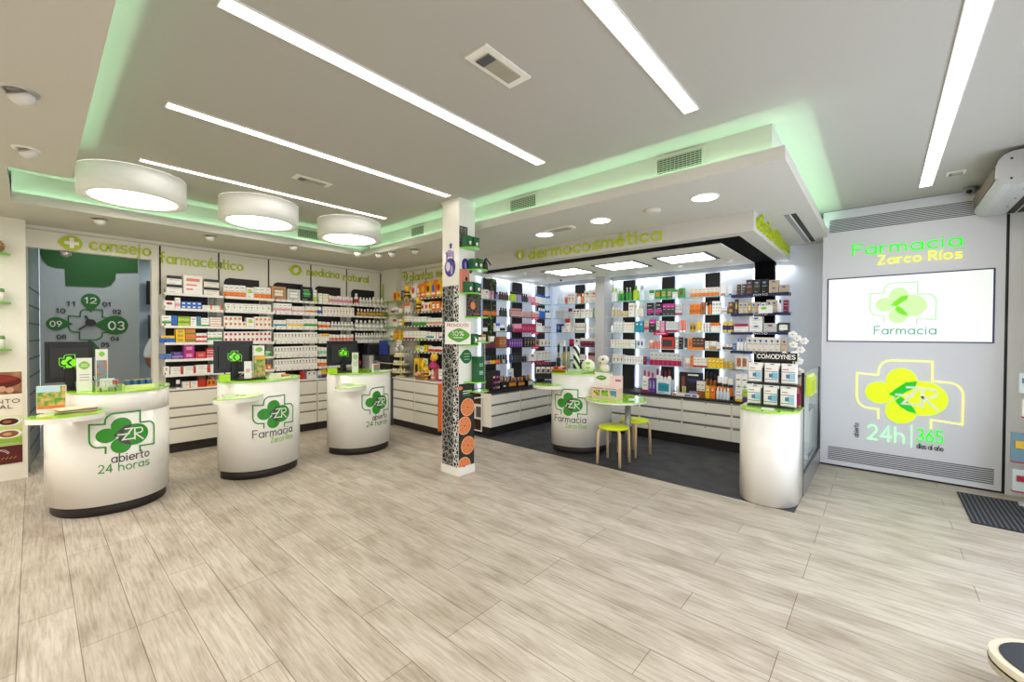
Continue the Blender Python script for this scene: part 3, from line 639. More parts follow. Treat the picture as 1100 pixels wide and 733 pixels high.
# ================================================================ SIGN LETTERING
def sign_word(name, txt, mp, u0, u1, v0, cap, lab, sw=.15, h=.012):
    ob(name, text(MB(), txt, mp, u0, v0, cap, SIGN, width=u1-u0, sw=sw, h=h), label=lab, cat='sign', group='raised green wall lettering')
SP = sheetX(XP)
a = onX(97, 274, XP); b_ = onX(162, 280, XP); sign_word('wall_lettering', 'consejo', SP, a.y, b_.y, 2.475, .135, 'raised green word consejo over the doorway')
a = onX(173, 283, XP); b_ = onX(261, 292, XP); sign_word('wall_lettering', 'farmacéutico', SP, a.y, b_.y, 2.41, .13, 'raised green word farmacéutico over the medicine shelves')
a = onX(330, 298, XP); b_ = onX(396, 303, XP); w_ = b_.y-a.y
sign_word('wall_lettering', 'medicina', SP, a.y, a.y+w_*.49, 2.45, .12, 'raised green word medicina near the room corner')
sign_word('wall_lettering', 'natural', SP, a.y+w_*.56, b_.y, 2.43, .12, 'raised green word natural nearest the room corner')
SPL = sheetY(YP)
a = onY(441, 300, YP); sign_word('wall_lettering', 'plantas', SPL, a.x, a.x+.62, 2.44, .13, 'raised green word plantas above the yellow pouches')
sign_word('wall_lettering', 'medicinales', SPL, a.x+.72, a.x+1.4, 2.45, .12, 'raised green word medicinales, cut off by the column')
SD = sheetY(YF)
a = onY(568.5, 280, YF); b_ = onY(711, 258, YF); sign_word('wall_lettering', 'dermocosmética', SD, a.x, b_.x, 2.525, .135, 'raised green word dermocosmética on the white fascia')
sign_word('wall_lettering', 'dieta', sheetX(-.9), 4.5, 5.2, 2.53, .15, 'raised green word dieta on the side of the fascia', h=.03)
sign_word('wall_lettering', 'fitness', sheetX(-.9), 5.36, 6.25, 2.53, .15, 'raised green word fitness on the side of the fascia', h=.03)
def sign_leaf(mp, u, v, r, tip, lab, mark):
    mb = MB().fill(leafpts(u, v, r, tip, L=1.3), .02, SIGN, mp)
    e = ob('leaf_emblem', mb, label=lab, cat='sign', group='raised green leaf emblems')
    mk = MB()
    if mark == 'cross':
        mk.stroke([(u-.045, v), (u+.045, v)], .034, .024, WHITE, mp); mk.stroke([(u, v-.045), (u, v+.045)], .034, .024, WHITE, mp)
    elif mark == 'leaf': mk.fill([(u-.04, v-.045), (u-.03, v+.02), (u+.04, v+.055), (u+.035, v-.01), (u, v-.045)], .024, WHITE, mp); mk.stroke([(u-.05, v-.06), (u+.03, v+.04)], .006, .026, SIGN, mp)
    elif mark == 'ring': mk.stroke(arc(u, v, .045, .05, 0, 360), .014, .024, WHITE, mp)
    else: mk.fill([(u-.02, v-.045), (u-.022, v+.01), (u-.008, v+.02), (u, v+.055), (u+.012, v+.02), (u+.022, v+.01), (u+.022, v-.045)], .024, WHITE, mp)
    ob('emblem_mark', mk, e, label='white mark')
v = onX(77, 261.5, XP); sign_leaf(SP, v.y, v.z, .085, 180, 'green drop emblem with a white cross beside consejo', 'cross')
v = onX(317.5, 290.5, XP); sign_leaf(SP, v.y, v.z, .082, 180, 'green drop emblem with a white leaf beside medicina natural', 'leaf')
v = onY(435.5, 297.5, YP); sign_leaf(SPL, v.x, v.z, .075, 90, 'round green emblem beside plantas on the shelf wall', 'ring')
v = onY(559.5, 274, YF); sign_leaf(SD, v.x, v.z, .065, 180, 'green drop emblem beside the word dermocosmética', 'drop')
ob('wall_strip', MB().box(-6.84, -6.80, YP-.126, YP-.12, 1.48, 2.42, colmat('#a8c828')), label='narrow upright lime strip on the white corner pilaster', cat='sign')
# ================================================================ PHARMACY SHELVING (left wall)
ZSH = [2.01, 1.82, 1.60, 1.39, 1.18, .99]
BAYS = [(1.07, 1.69), (1.71, 2.32), (2.34, 2.94), (2.96, 3.56), (3.58, 4.19)]
BN = ['beside the doorway', 'under the farmacéutico lettering', 'under the medicina leaf emblem', 'under the medicina lettering', 'under the natural lettering']
SHW = mat('shelf_white', '#e9e7e0', .35); TICK = colmat('#9aa39a')
UPR = mat('upright_grey', '#aaa798', .4)
for i, (y0, y1) in enumerate(BAYS):
    e = empty('shelf_unit', (-6.77, (y0+y1)/2, .81), label='white slim shelves on a dark back panel '+BN[i], cat='shelf unit', group='pharmacy wall shelves')
    w = (y1-y0)/2
    zt = 2.29 if i else 2.03
    bp = MB(); X0 = XP-(-6.77)+.002
    prof = [(-w+.05, .0), (w-.12, .0), (w-.12, zt-.81), (-w+.11, zt-.81), (-w+.07, zt-.83), (-w+.05, zt-.87)]
    bp.v += [(X0, a, b_) for a, b_ in prof]+[(X0+.006, a, b_) for a, b_ in prof]; k = bp.m(BLACKB)
    bp.f += [list(range(6, 12))]+[[j, (j+1) % 6, 6+(j+1) % 6, 6+j] for j in range(6)]; bp.mi += [k]*7; bp.sm += [False]*7
    ob('back_panel', bp, e)
    ob('upright', MB().box(X0, X0+.02, w-.1, w-.06, 0, 1.3, UPR).box(X0, X0+.02, w-.045, w-.02, 0, 1.3, UPR), e)
    for j, z in enumerate(ZSH):
        if i == 4 and j > 3: continue
        sh = ob('shelf', MB().box(X0+.02, .12, -w, w, z-.81-.012, z-.81, SHW), e)
        lb = MB().box(.12, .13, -w, w, z-.81-.028, z-.81+.004, SHW)
        if i > 1:
            for q in range(7): yy = -w+.05+q*(2*w-.1)/6; lb.box(.1301, .1308, yy, yy+.02, z-.81-.016, z-.81-.004, TICK)
        ob('price_rail', lb, sh)
    br = MB()
    for z in ZSH: br.tube([(.1, -w+.004, z-.81+.05), (.125, -w+.004, z-.81+.01), (.12, -w+.004, z-.81-.03)], .004, BLACK, 6)
    ob('bracket', br, e)
def drawers(name, lab, grp, plane, at, u0, u1, zb, zt, grooves, cols, mt, depthv, top=None, topmt=None, knob=False, gm=GROOVE):
    """bank of drawers; front plane at 'at' facing +x or -y, running u0..u1"""
    rz = R90 if plane == 'x' else 0
    loc = (at, (u0+u1)/2, 0) if plane == 'x' else ((u0+u1)/2, at, 0)
    e = empty(name, loc, rz, lab, 'cabinet', grp); w = (u1-u0)/2
    ob('body', MB().box(-w, w, .012, depthv, zb, zt, mt), e)
    ob('kick', MB().box(-w, w, .03, depthv-.02, 0, zb, DARK if not knob else BLACKB), e)
    if top: ob('worktop', MB().box(-w-.005, w+.005, -.012, depthv, zt, top, topmt), e)
    cs = [-w]+[c-(u0+u1)/2 for c in cols]+[w]
    zz = [zb]+sorted(grooves)+[zt]
    for a, b_ in zip(cs[:-1], cs[1:]):
        for j in range(len(zz)-1):
            d = ob('drawer', MB().box(a+.004, b_-.004, 0, .014, zz[j]+.004, zz[j+1]-(.02 if not knob else .026), mt), e, bevel=.002)
            gr = MB().box(a+.015, b_-.015, .006, .013, zz[j+1]-(.019 if not knob else .026), zz[j+1], gm)
            if knob: gr.tube([((a+b_)/2, .001, zz[j+1]-.035), ((a+b_)/2, -.004, zz[j+1]-.035)], .007, BLACK, 8)
            ob('handle_groove', gr, d)
    return e
for i, (y0, y1) in enumerate(BAYS):
    y0 = 1.06 if i == 0 else BAYS[i-1][1]+.01
    drawers('drawer_cabinet', 'white four-drawer cabinet with dark grooves, '+BN[i]+' shelves'.replace('lettering shelves', 'lettering'), 'white drawer cabinets along the pharmacy wall', 'x', -6.66, y0+.003, y1+.004, .12, .79, [.315, .455, .575], [], CREAM, .235, .81, WHITE)
# plants wall: wide drawers and shelves
drawers('drawer_cabinet', 'white wide drawer cabinet in two columns under the plants shelves', None, 'y', 3.95, -6.10, -4.92, .11, .78, [.32, .46, .6], [-5.52], CREAM, .375, .805, WHITE)
ob('orange_banner', MB().box(-4.90, -4.885, 3.93, 4.2, .08, .78, colmat('#ef6c1e')), label='narrow orange poster on the cabinet end behind the column', cat='poster')
ZPL = [2.09, 1.87, 1.65, 1.43, 1.23]
e = empty('shelf_unit', (-5.45, 4.2, .81), label='white shelves of yellow and orange packets under plantas lettering', cat='shelf unit')
ob('back_panel', MB().box(-.48, .56, .12, .126, 0, 1.30, BLACKB), e)
ob('upright', MB().box(.2, .24, .10, .12, 0, 1.3, UPR).box(.28, .32, .10, .12, 0, 1.3, UPR).box(-.45, -.42, .1, .12, 0, 1.3, UPR), e)
for z in ZPL:
    s_ = ob('shelf', MB().box(-.56, .57, -.11, .12, z-.822, z-.81, SHW), e); lb = MB().box(-.56, .57, -.12, -.11, z-.832, z-.806, DGREY)
    for q in range(12): lb.box(-.53+q*.092, -.49+q*.092, -.1208, -.12, z-.828, z-.81, WHITE)
    ob('price_rail', lb, s_)
ob('side_panel', MB().box(.575, .6, -.17, .12, .9, 1.62, WHITE), e)
for z, lab in ((2.09, 'green-edged glass corner shelf, top one of four'), (1.87, 'green-edged glass corner shelf, second from top'), (1.65, 'green-edged glass corner shelf, third from top'), (1.42, 'green-edged glass corner shelf, lowest one')):
    ob('glass_shelf', MB().box(-6.66, -6.06, 4.10, 4.20, z-.01, z, LEDGE), label=lab, cat='shelf', group='glass corner shelves')

# ================================================================ COSMETICS CORNER
ZD = [2.06, 1.81, 1.56, 1.31, 1.06]
drawers('drawer_cabinet', 'white three-drawer bank with black top along the side wall', None, 'x', -4.29, 4.43, 5.92, .14, .64, [.32, .48], [5.10, 5.85], CREAM, .45, .66, BLACKB, True, mat('handle_bar', '#7d7d7c', .4, .3))
drawers('drawer_cabinet', 'long white three-drawer bank with black top along the back wall', None, 'y', 5.93, -4.74, -.62, .14, .64, [.32, .48], [-4.28, -3.9, -3.3, -2.69, -2.07, -1.44], CREAM, .51, .66, BLACKB, True, mat('handle_bar'))
ob('pillar', MB().box(-3.57, -3.41, 6.15, 6.44, .66, 2.47, mat('pillar_grey', '#b9b5b0', .6)), label='plain grey square pillar between the cosmetics shelves', cat='pillar')
BACKP = mat('backlit_panel', '#e8eef6', .3, coat=.3)
def led(b, *a): b.box(*a, GLOWLED)
for i, (x0, x1, lab) in enumerate([(-4.10, -3.90, 'black upright box left of the grey pillar'), (-3.18, -2.97, 'black upright box just right of the grey pillar'), (-2.54, -2.34, 'black upright box behind the tube and carton shelves'), (-1.91, -1.71, 'black upright box behind the orange cartons')]):
    o = ob('light_box', MB().box(x0, x1, 6.36, YB-.001, .66, 2.40, BLACKB, faces={'+x': mat('box_side_lit', '#6f7888', .4), '-x': mat('box_side_lit')}), label=lab, cat='display panel', group='black upright boxes on the cosmetics walls')  # black box sides coloured grey-blue: light of the strips put into the colour
    ob('light_strip', MB().box(x0-.022, x0-.004, 6.41, 6.425, .68, 2.40, GLOWLED).box(x1+.004, x1+.022, 6.41, 6.425, .68, 2.40, GLOWLED), o)
for i, (y0, y1, lab) in enumerate([(4.62, 4.92, 'black upright box nearest the white column'), (5.30, 5.57, 'black upright box in the middle of the side wall'), (5.98, 6.22, 'black upright box next to the corner on the side wall')]):
    o = ob('light_box', MB().box(XL+.001, -4.66, y0, y1, .66, 2.40, BLACKB, faces={'-y': mat('box_side_lit'), '+y': mat('box_side_lit')}), label=lab, cat='display panel', group='black upright boxes on the cosmetics walls')
    ob('light_strip', MB().box(-4.725, -4.71, y0-.022, y0-.004, .68, 2.40, GLOWLED).box(-4.725, -4.71, y1+.004, y1+.022, .68, 2.40, GLOWLED), o)
ob('light_strip', MB().box(-1.305, -1.29, 6.41, 6.43, .68, 2.42, GLOWLED).box(-1.045, -1.03, 6.42, 6.435, .68, 2.42, GLOWLED), label='bright light line edging the black end panel', cat='light')
pn = MB()
for x0, x1 in ((-4.64, -4.13), (-3.87, -3.58), (-3.38, -3.21), (-2.94, -2.57), (-2.31, -1.94), (-1.68, -1.315)): pn.box(x0, x1, 6.43, YB-.001, .67, 2.42, BACKP)
struct('wall_panels_back', pn)
pn = MB()
for y0, y1 in ((4.43, 4.59), (4.95, 5.27), (5.60, 5.95), (6.25, 6.43)): pn.box(XL+.001, XL+.02, y0, y1, .67, 2.42, BACKP)
struct('wall_panels_side', pn)
ordn = ['top', 'second', 'third', 'fourth', 'lowest']
for j, z in enumerate(ZD):
    for (x0, x1, where) in ((-4.48, -3.58, 'left of the grey pillar'), (-3.40, -1.36, 'right of the grey pillar')):
        ob('glass_shelf', MB().box(x0, x1, 6.22, 6.355, z-.01, z, SHGLASS, faces={'-y': GEDGE}), label=f'{ordn[j]} glass shelf on the back wall, {where}', cat='shelf', group='glass cosmetics shelves')
    ob('glass_shelf', MB().box(-4.655, -4.5, 4.45, 6.20, z-.01, z, SHGLASS, faces={'+x': BLACK if j else GEDGE}), label=f'{ordn[j]} glass shelf on the side wall of cosmetics', cat='shelf', group='glass cosmetics shelves')
NAVY = colmat('#1c2350')
for j, z in enumerate(ZD[:4]):
    b = MB().box(-1.53, -.87, 6.205, 6.36, z-.035, z, NAVY)
    text(b, 'PHYTO', sheetY(6.205), -1.26, z-.03, .022, WHITE, width=.16, sw=.18, h=.002, side=False)
    ob('display_shelf', b, label=f'{ordn[j]} navy shelf with white PHYTO lettering', cat='shelf', group='navy brand shelves')
CRIM = colmat('#c31d4c')
for j, z in enumerate(ZD):
    ob('brand_strip', MB().box(-4.497, -4.49, 5.62, 5.82, z-.04, z+.004, CRIM).box(-4.4899, -4.4892, 5.65, 5.79, z-.024, z-.014, colmat('#f2c4d2')), label=f'small crimson strip on the {ordn[j]} side wall shelf', cat='sign', group='crimson shelf strips')
ob('brand_strip', MB().box(-2.60, -2.38, 6.208, 6.215, 1.515, 1.562, CRIM).box(-2.56, -2.42, 6.2072, 6.208, 1.532, 1.545, colmat('#f2c4d2')), label='small crimson strip on the back wall, right of pillar', cat='sign')
ob('shelf_card', MB().box(-1.2, -1.04, 6.19, 6.194, 1.80, 1.90, WHITE).fill([(-1.14+.035*math.cos(t*PI/8), 1.865+.018*math.sin(t*PI/8)) for t in range(16)], .002, LGREEN, sheetY(6.19), side=False), label='white card with a green oval hung on the navy shelf', cat='sign')
# end of the side bank: poster tiles
pt = MB().box(-4.78, -4.46, 4.405, 4.41, .06, .64, WHITE); DK = noise_mat('photo_dark', '#241913', '#4a342a', 9, .4)
for z0 in (.08, .47): pt.box(-4.76, -4.48, 4.400, 4.405, z0, z0+.16, DK); pt.fill([(-4.70, z0+.03), (-4.69, z0+.12), (-4.66, z0+.13), (-4.65, z0+.03)], .002, colmat('#c88d66'), sheetY(4.4), side=False)
pt.box(-4.74, -4.6, 4.400, 4.405, .27, .43, colmat('#d9d7d2')).box(-4.58, -4.48, 4.4, 4.405, .27, .43, DGREY)
ob('photo_panel', pt, label='panel of three photo tiles on the cabinet end beside the column', cat='poster')

# glass screen with grey plinth by the lit wall
e = empty('glass_screen', (-.55, 5.45, 0), label='glass screen with black front post on a grey plinth', cat='screen')
ob('plinth', MB().box(-.025, .02, -.68, .68, 0, .19, GREY), e)
ob('glass_pane', MB().box(-.004, .004, -.66, .68, .2, 1.15, glassmat('screen_glass', '#cfe3e0', .28)), e)
ob('post', MB().box(-.012, .012, -.68, -.66, .19, 1.16, BLACK).box(-.008, .008, -.68, .68, .19, .2, BLACK).box(-.008, .008, .665, .68, .2, 1.15, BLACK), e)
YG = colmat('#cfe03a')
e = empty('leaflet_holder', (-.53, 5.0, 1.0), label='lime green leaflet box hanging on the glass screen', cat='holder')
ob('front', MB().box(.02, .03, -.08, .35, -.07, .1, YG).box(-.012, .03, -.09, -.08, -.07, .1, YG).box(-.012, .03, .35, .36, -.07, .1, YG), e)
ob('leaflets', MB().box(-.01, .015, -.07, .34, -.06, .13, colmat('#e9ef9a')), e)
for q in range(4): ob('slot', MB().box(.031, .033, -.05+q*.1, -.04+q*.1, -.05, .08, colmat('#9fb322')), e)

# ================================================================ COUNTERS
def outline(a0, a1, bf, bb, rot, n=64, p=2.2):
    """a0/a1: half length towards -v / +v; bf front bulge, bb back"""
    P = []
    for i in range(n):
        t = 2*PI*i/n; c, s_ = math.cos(t), math.sin(t)
        u = (bf if c > 0 else bb)*math.copysign(abs(c)**(2/p), c); v = (a1 if s_ > 0 else a0)*math.copysign(abs(s_)**(2/p), s_)
        P.append((u*math.cos(rot)-v*math.sin(rot), u*math.sin(rot)+v*math.cos(rot)))
    return P
def px_of(x, y, z):
    v = Vector((x, y, z-CAMZ)); d = v.dot(CF); return 550+FPX*v.dot(CR)/d, 366.5-FPX*v.dot(CU)/d
def skin_sheet(P, cx, cy, pxt, z0):
    """arc-length sheet around an outline, its zero where the counter face meets the photo column pxt"""
    n = len(P); best = None
    for i in range(n):
        nx, ny = P[(i+1) % n][1]-P[i-1][1], -(P[(i+1) % n][0]-P[i-1][0])
        x, y = P[i][0]+cx, P[i][1]+cy
        if nx*(-x)+ny*(-y) <= 0: continue
        for f in (0, .25, .5, .75):
            q = (P[i][0]+(P[(i+1) % n][0]-P[i][0])*f, P[i][1]+(P[(i+1) % n][1]-P[i][1])*f)
            d = abs(px_of(q[0]+cx, q[1]+cy, z0)[0]-pxt)
            if best is None or d < best[0]: best = (d, i+f)
    S = [0]
    for i in range(n): S.append(S[-1]+math.dist(P[i], P[(i+1) % n]))
    i0 = int(best[1]); s0 = S[i0]+(S[i0+1]-S[i0])*(best[1]-i0); T = S[-1]
    def mp(u, v, h):
        s_ = (s0+u) % T; lo, hi = 0, n
        while hi-lo > 1:
            m_ = (lo+hi)//2
            if S[m_] <= s_: lo = m_
            else: hi = m_
        f = (s_-S[lo])/(S[lo+1]-S[lo]); a, b_ = P[lo], P[(lo+1) % n]
        def nrm(k): return Vector((P[(k+1) % n][1]-P[k-1][1], -(P[(k+1) % n][0]-P[k-1][0]))).normalized()
        nn = (nrm(lo)*(1-f)+nrm((lo+1) % n)*f).normalized(); h = h+.003
        return (a[0]+(b_[0]-a[0])*f+nn.x*h, a[1]+(b_[1]-a[1])*f+nn.y*h, v)
    return mp
def counter(cx, cy, a0, a1, bf, bb, rot, lab, logopx, words, ztop=1.02, shelf=None, lowa=None, zl=.70):
    e = empty('service_counter', (cx, cy, 0), label=lab, cat='counter', group='white rounded service counters')
    P = outline(a0, a1, bf, bb, rot); PL = outline(lowa, a1, bf, bb, rot) if lowa else P
    k = [(x*.93, y*.93) for x, y in PL]
    ob('kick', MB().prism(k, .0, .09, DARK, smooth=True), e)
    b = MB()
    if lowa: b.prism(PL, .09, .83, WHITE, smooth=True).prism(P, .83, ztop-.012, WHITE, smooth=True)
    else: b.prism(P, .09, ztop-.012, WHITE, smooth=True)
    ob('body', b, e)
    ob('countertop', MB().prism([(x*1.012, y*1.012) for x, y in P], ztop-.012, ztop, LIME), e)
    if shelf:
        v = onZ(shelf[0], shelf[1], .88); sx, sy, r_ = shelf[2:5]
        pts = [(v.x-cx+sx*math.cos(2*PI*i/40)*math.cos(r_)-sy*math.sin(2*PI*i/40)*math.sin(r_), v.y-cy+sx*math.cos(2*PI*i/40)*math.sin(r_)+sy*math.sin(2*PI*i/40)*math.cos(r_)) for i in range(40)]
        s_ = ob('side_shelf', MB().prism(pts, .835, .872, WHITE), e); ob('shelf_top', MB().prism([(x, y) for x, y in pts], .872, .880, LIME), s_)
    mp = skin_sheet(PL, cx, cy, logopx, zl)
    lg = MB(); lg.seg = .014; emblem(lg, mp, 0, zl, .35, DGREEN, DGREEN, CHAR, WHITE, h=.0015, lw=9, kx=.8)
    if words == 'abierto':
        text(lg, 'abierto', mp, -.08, zl-.235, .068, CHAR, width=.25, sw=.12, h=.001, side=False)
        text(lg, '24 horas', mp, -.16, zl-.31, .066, DGREEN, width=.33, sw=.11, h=.001, side=False)
    else:
        text(lg, 'Farmacia', mp, -.215, zl-.245, .08, CHAR, width=.42, sw=.11, h=.001, side=False)
        text(lg, 'Zarco Ríos', mp, -.05, zl-.315, .055, LGREEN, width=.26, sw=.12, h=.001, side=False)
    ob('logo', lg, e, label='green clover emblem with lettering')
    return e
counter(-5.263, .482, .335, .389, .512, .25, -.055, 'white rounded counter with abierto 24 horas lettering, beside the banner', 133, 'abierto', shelf=(72, 445, .16, .215, .1), lowa=.43, zl=.67)
counter(-5.224, 1.65, .411, .411, .404, .25, .383, 'white rounded counter with Farmacia lettering, middle one of the three', 296, 'Farmacia', shelf=(257, 426, .15, .24, .35), zl=.675)
counter(-5.257, 2.844, .416, .416, .428, .25, .287, 'white rounded counter with abierto 24 horas, nearest the room corner', 406, 'abierto', shelf=(377, 415, .14, .21, .3), zl=.655)
c4 = counter(-3.108, 4.907, .458, .458, .439, .25, -.056, 'white rounded counter on the dark floor in front of cosmetics', 612.5, 'Farmacia', shelf=(588, 413, .2, .16, 0), zl=.65)
# small D-shaped pedestal at the end of the glass screen
P5 = [(.24*math.cos(t), .25*math.sin(t)) for t in [PI+PI*i/30 for i in range(31)]]
P5 = [(-.235, .2)]+[(.235*math.copysign(abs(math.cos(t))**.8, math.cos(t)), -.05+.26*math.sin(t)) for t in [PI+PI*i/30 for i in range(31)]]+[(.235, .2)]
e = empty('display_pedestal', (-.775, 4.56, 0), label='low white round-fronted pedestal under the COMODYNES display', cat='pedestal')
ob('body', MB().prism(P5, .006, .83, WHITE, smooth=True), e); ob('pedestal_top', MB().prism([(x*1.02, y*1.02) for x, y in P5], .83, .842, LIME), e)

# round table
tx, ty = -2.43, 4.70
e = empty('round_table', (tx, ty, 0), label='round lime glass table on a single grey leg', cat='table')
ob('tabletop', MB().lathe([(.355, .705), (.37, .712), (.37, .728), (.365, .73)], WHITE, 48), e)
ob('glass_top', MB().lathe([(.365, .7305), (.37, .735), (.37, .738), (.365, .74)], LIME, 48), e)
pv = onZ(674, 491.5, 0); ob('leg', MB().tube([(pv.x-tx, pv.y-ty, .012), (pv.x-tx, pv.y-ty, .705)], .035, GREY, 20), e)
ob('base', MB().lathe([(.05, .004), (.05, .014)], DGREY, 20, (pv.x-tx, pv.y-ty)), e)
def stool(x, y, rz, lab, first=None):
    e = empty('stool', (x, y, 0), rz, lab, 'stool', 'yellow stools at the round table')
    ob('seat', MB().lathe([(.165, .415), (.175, .42), (.178, .432), (.172, .443), (0, .4435)], LIMESEAT, 40), e)
    for k in range(4):
        a = PI/4+k*PI/2; d = Vector((math.cos(a), math.sin(a), 0))
        pts = [d*.07+Vector((0, 0, .408)), d*.145+Vector((0, 0, .408)), d*.168+Vector((0, 0, .40)), d*.182+Vector((0, 0, .38)), d*.187+Vector((0, 0, .35)), d*.197+Vector((0, 0, .004))]
        ob('leg', MB().tube(pts, [.014, .015, .016, .017, .017, .016], BIRCH, 10), e)
sa = onZ(659.2, 457.5, .443); fo = onZ(666.5, 504, 0); stool(sa.x, sa.y, math.atan2(fo.y-sa.y, fo.x-sa.x)-PI/4, 'lime yellow stool with birch legs, in front of the table leg')
sa = onZ(681.4, 450.5, .443); fo = onZ(682.7, 493, 0); stool(sa.x, sa.y, math.atan2(fo.y-sa.y, fo.x-sa.x)-PI/4, 'lime yellow stool with birch legs, behind the table leg')

# ================================================================ LIT WALL (kiosk)
SK = sheetY(YK-.0015)
def kx(px, py): v = onY(px, py, YK-.004); return v.x, v.z
vt = MB()
for i in range(9): z = 2.712+i*.0168; vt.box(-.47, .78, YK-.004, YK-.0005, z, z+.0075, DGREY)
ob('wall_vent', vt, label='long slatted vent along the top of the lit wall', cat='vent', group='slatted vents of the lit wall')
vt = MB()
for i in range(8): z = .075+i*.02; vt.box(-.455, .835, YK-.004, YK-.0005, z, z+.009, DGREY)
ob('wall_vent', vt, label='long slatted vent at the foot of the lit wall', cat='vent', group='slatted vents of the lit wall')
def lit(name, c, e): return mat(name, c, .4, emit=e, ecol=c)
LITG, LITY, LITLG = lit('lit_green', '#2ee02e', .33), lit('lit_yellow', '#e6e838', .36), lit('lit_pale_green', '#a6f0b0', .4)
LITLIME, LITDG = lit('lit_lime', '#c0e412', .36), lit('lit_deep_green', '#0fae1c', .25)
lw = MB(); x0, z0 = kx(916, 272); x1, _ = kx(1034, 264); text(lw, 'Farmacia', SK, x0, 2.425, .12, LITG, width=x1-x0, sw=.12, h=.008)
ob('lit_sign', lw, label='illuminated green word Farmacia on the pale wall', cat='sign')
lw = MB(); x0, _ = kx(943, 286); wz = x1-x0; text(lw, 'Zarco', SK, x0, 2.30, .095, LITY, width=wz*.54, sw=.11, h=.008)
ob('lit_sign', lw, label='illuminated yellow word Zarco on the pale wall', cat='sign')
ob('lit_sign', text(MB(), 'Ríos', SK, x0+wz*.63, 2.30, .095, LITY, width=wz*.37, sw=.11, h=.008), label='illuminated yellow word Ríos on the pale wall', cat='sign')
lw = MB(); cx_, cz_ = kx(973.6, 422.5)
emblem(lw, SK, cx_, cz_, .70, lit('lit_outline', '#ecec7a', .38), LITLIME, LITDG, WHITE, h=.006, lw=5, kx=.77, side=True)
ob('lit_emblem', lw, label='large illuminated lime clover emblem with ZR letters', cat='sign')
lw = MB(); x0, z0 = kx(932, 476); xa, _ = kx(972, 476); text(lw, '24h', SK, x0, .365, .16, LITLG, width=xa-x0, sw=.09, h=.008)
xb, _ = kx(979, 476); lw.box(xb-.004, xb+.004, YK-.008, YK-.001, .33, .57, LITLG)
xc, _ = kx(985, 474); xd, _ = kx(1013.5, 474); text(lw, '365', SK, xc, .415, .125, LITG, width=xd-xc, sw=.1, h=.008)
text(lw, 'días al año', SK, xc, .335, .05, CHAR, width=xd-xc, sw=.14, h=.003)
SV = lambda u, v, h: (x0-.1-v, YK-h, .37+u)
text(lw, 'abierto', SV, 0, -.02, .045, CHAR, width=.16, sw=.15, h=.003)
ob('lit_sign', lw, label='illuminated 24h 365 lettering under the lime emblem', cat='sign')
e = empty('wall_screen', (.16, YK, 1.82), label='large flush wall screen showing a pale clover and Farmacia', cat='screen')
ax, az = kx(892, 300.5); bx, bz = kx(1067, 290.5); bx2, bz2 = kx(1067, 367.5)
X0s, X1s, Z0s, Z1s = -.472, .806, 1.458, 2.165
ob('frame', MB().box(X0s-.16-.01, X1s-.16+.014, -.006, -.001, Z0s-1.82-.012, Z1s-1.82+.012, mat('screen_frame', '#28285c', .4)), e)
ob('display', MB().box(X0s-.16+.002, X1s-.16, -.009, -.006, Z0s-1.82, Z1s-1.82, mat('screen_image', '#e9efe9', .3, emit=.2, ecol='#e9efe9')), e)
lg = MB(); cxs, czs = kx(968.5, 326); SS = lambda u, v, h: (u-.16, -.0095-h, v-1.82)
SG1, SG2, SG3 = mat('screen_pale_green', '#bfdf9f', .4, emit=.22, ecol='#bfdf9f'), mat('screen_line_green', '#a8d6a0', .4, emit=.22, ecol='#a8d6a0'), mat('screen_green', '#6fd012', .4, emit=.22, ecol='#6fd012')
emblem(lg, SS, cxs-.0, czs-.0, .45, SG2, SG1, SG3, None, h=.0008, lw=6, kx=.75)
xe, ze = kx(939, 358); xf, _ = kx(1006, 356); text(lg, 'Farmacia', SS, xe, 1.535, .085, mat('screen_text', '#5aa08c', .4, emit=.12, ecol='#5aa08c'), width=xf-xe, sw=.12, h=.0012, side=False)
ob('screen_graphic', lg, e)

# air curtain above the entrance on the right
e = empty('air_curtain', (.93, 5.45, 2.80), label='long white rounded air curtain hung under the ceiling over the entrance', cat='air curtain')
pf = [(-.27, -.03), (-.262, -.075), (-.235, -.11), (-.19, -.125), (.24, -.125), (.24, .125), (-.19, .125), (-.235, .105), (-.262, .07), (-.27, .03)]
def xprism(pts, y0, y1, mt, s=1): 
    b = MB(); n = len(pts); b.v += [(p[0]*s, y0, p[1]*s) for p in pts]+[(p[0]*s, y1, p[1]*s) for p in pts]; k = b.m(mt)
    for i in range(n): j = (i+1) % n; b.f.append([i, j, n+j, n+i]); b.mi.append(k); b.sm.append(False)
    b.f += [list(range(n)), list(range(n, 2*n))[::-1]]; b.mi += [k, k]; b.sm += [False, False]; return b
ACW = mat('ac_white', '#c9cacc', .35, .2)
ob('housing', xprism(pf, -.50, .66, ACW), e); ob('end_plate', xprism(pf, -.515, -.50, mat('ac_plate', '#bcbcbe', .4, .2), 1.02), e)
g_ = MB(); g_.box(-.274, -.268, -.4, .6, -.05, .05, mat('ac_grille', '#6b6256', .6))
for q in range(20): g_.box(-.277, -.273, -.4+q*.05, -.39+q*.05, -.05, .05, mat('ac_grille_bar', '#93897b', .5))
ob('grille', g_, e); ob('outlet', MB().box(-.06, .05, -.48, .62, -.129, -.124, BLACKB).box(-.01, .0, -.48, .62, -.133, -.129, STEEL), e)
sc_ = MB()
for x, z in ((-.2, .07), (-.2, -.08)): sc_.tube([(x, -.516, z), (x, -.519, z)], .008, BLACK, 8)
for y in (-.3, 0, .3): sc_.tube([(-.1, y, -.126), (-.1, y, -.129)], .007, BLACK, 8)
ob('screws', sc_, e)
struct('trim_mount', MB().box(1.17, 1.2, 4.95, 6.11, 2.6, 2.95, STEEL))

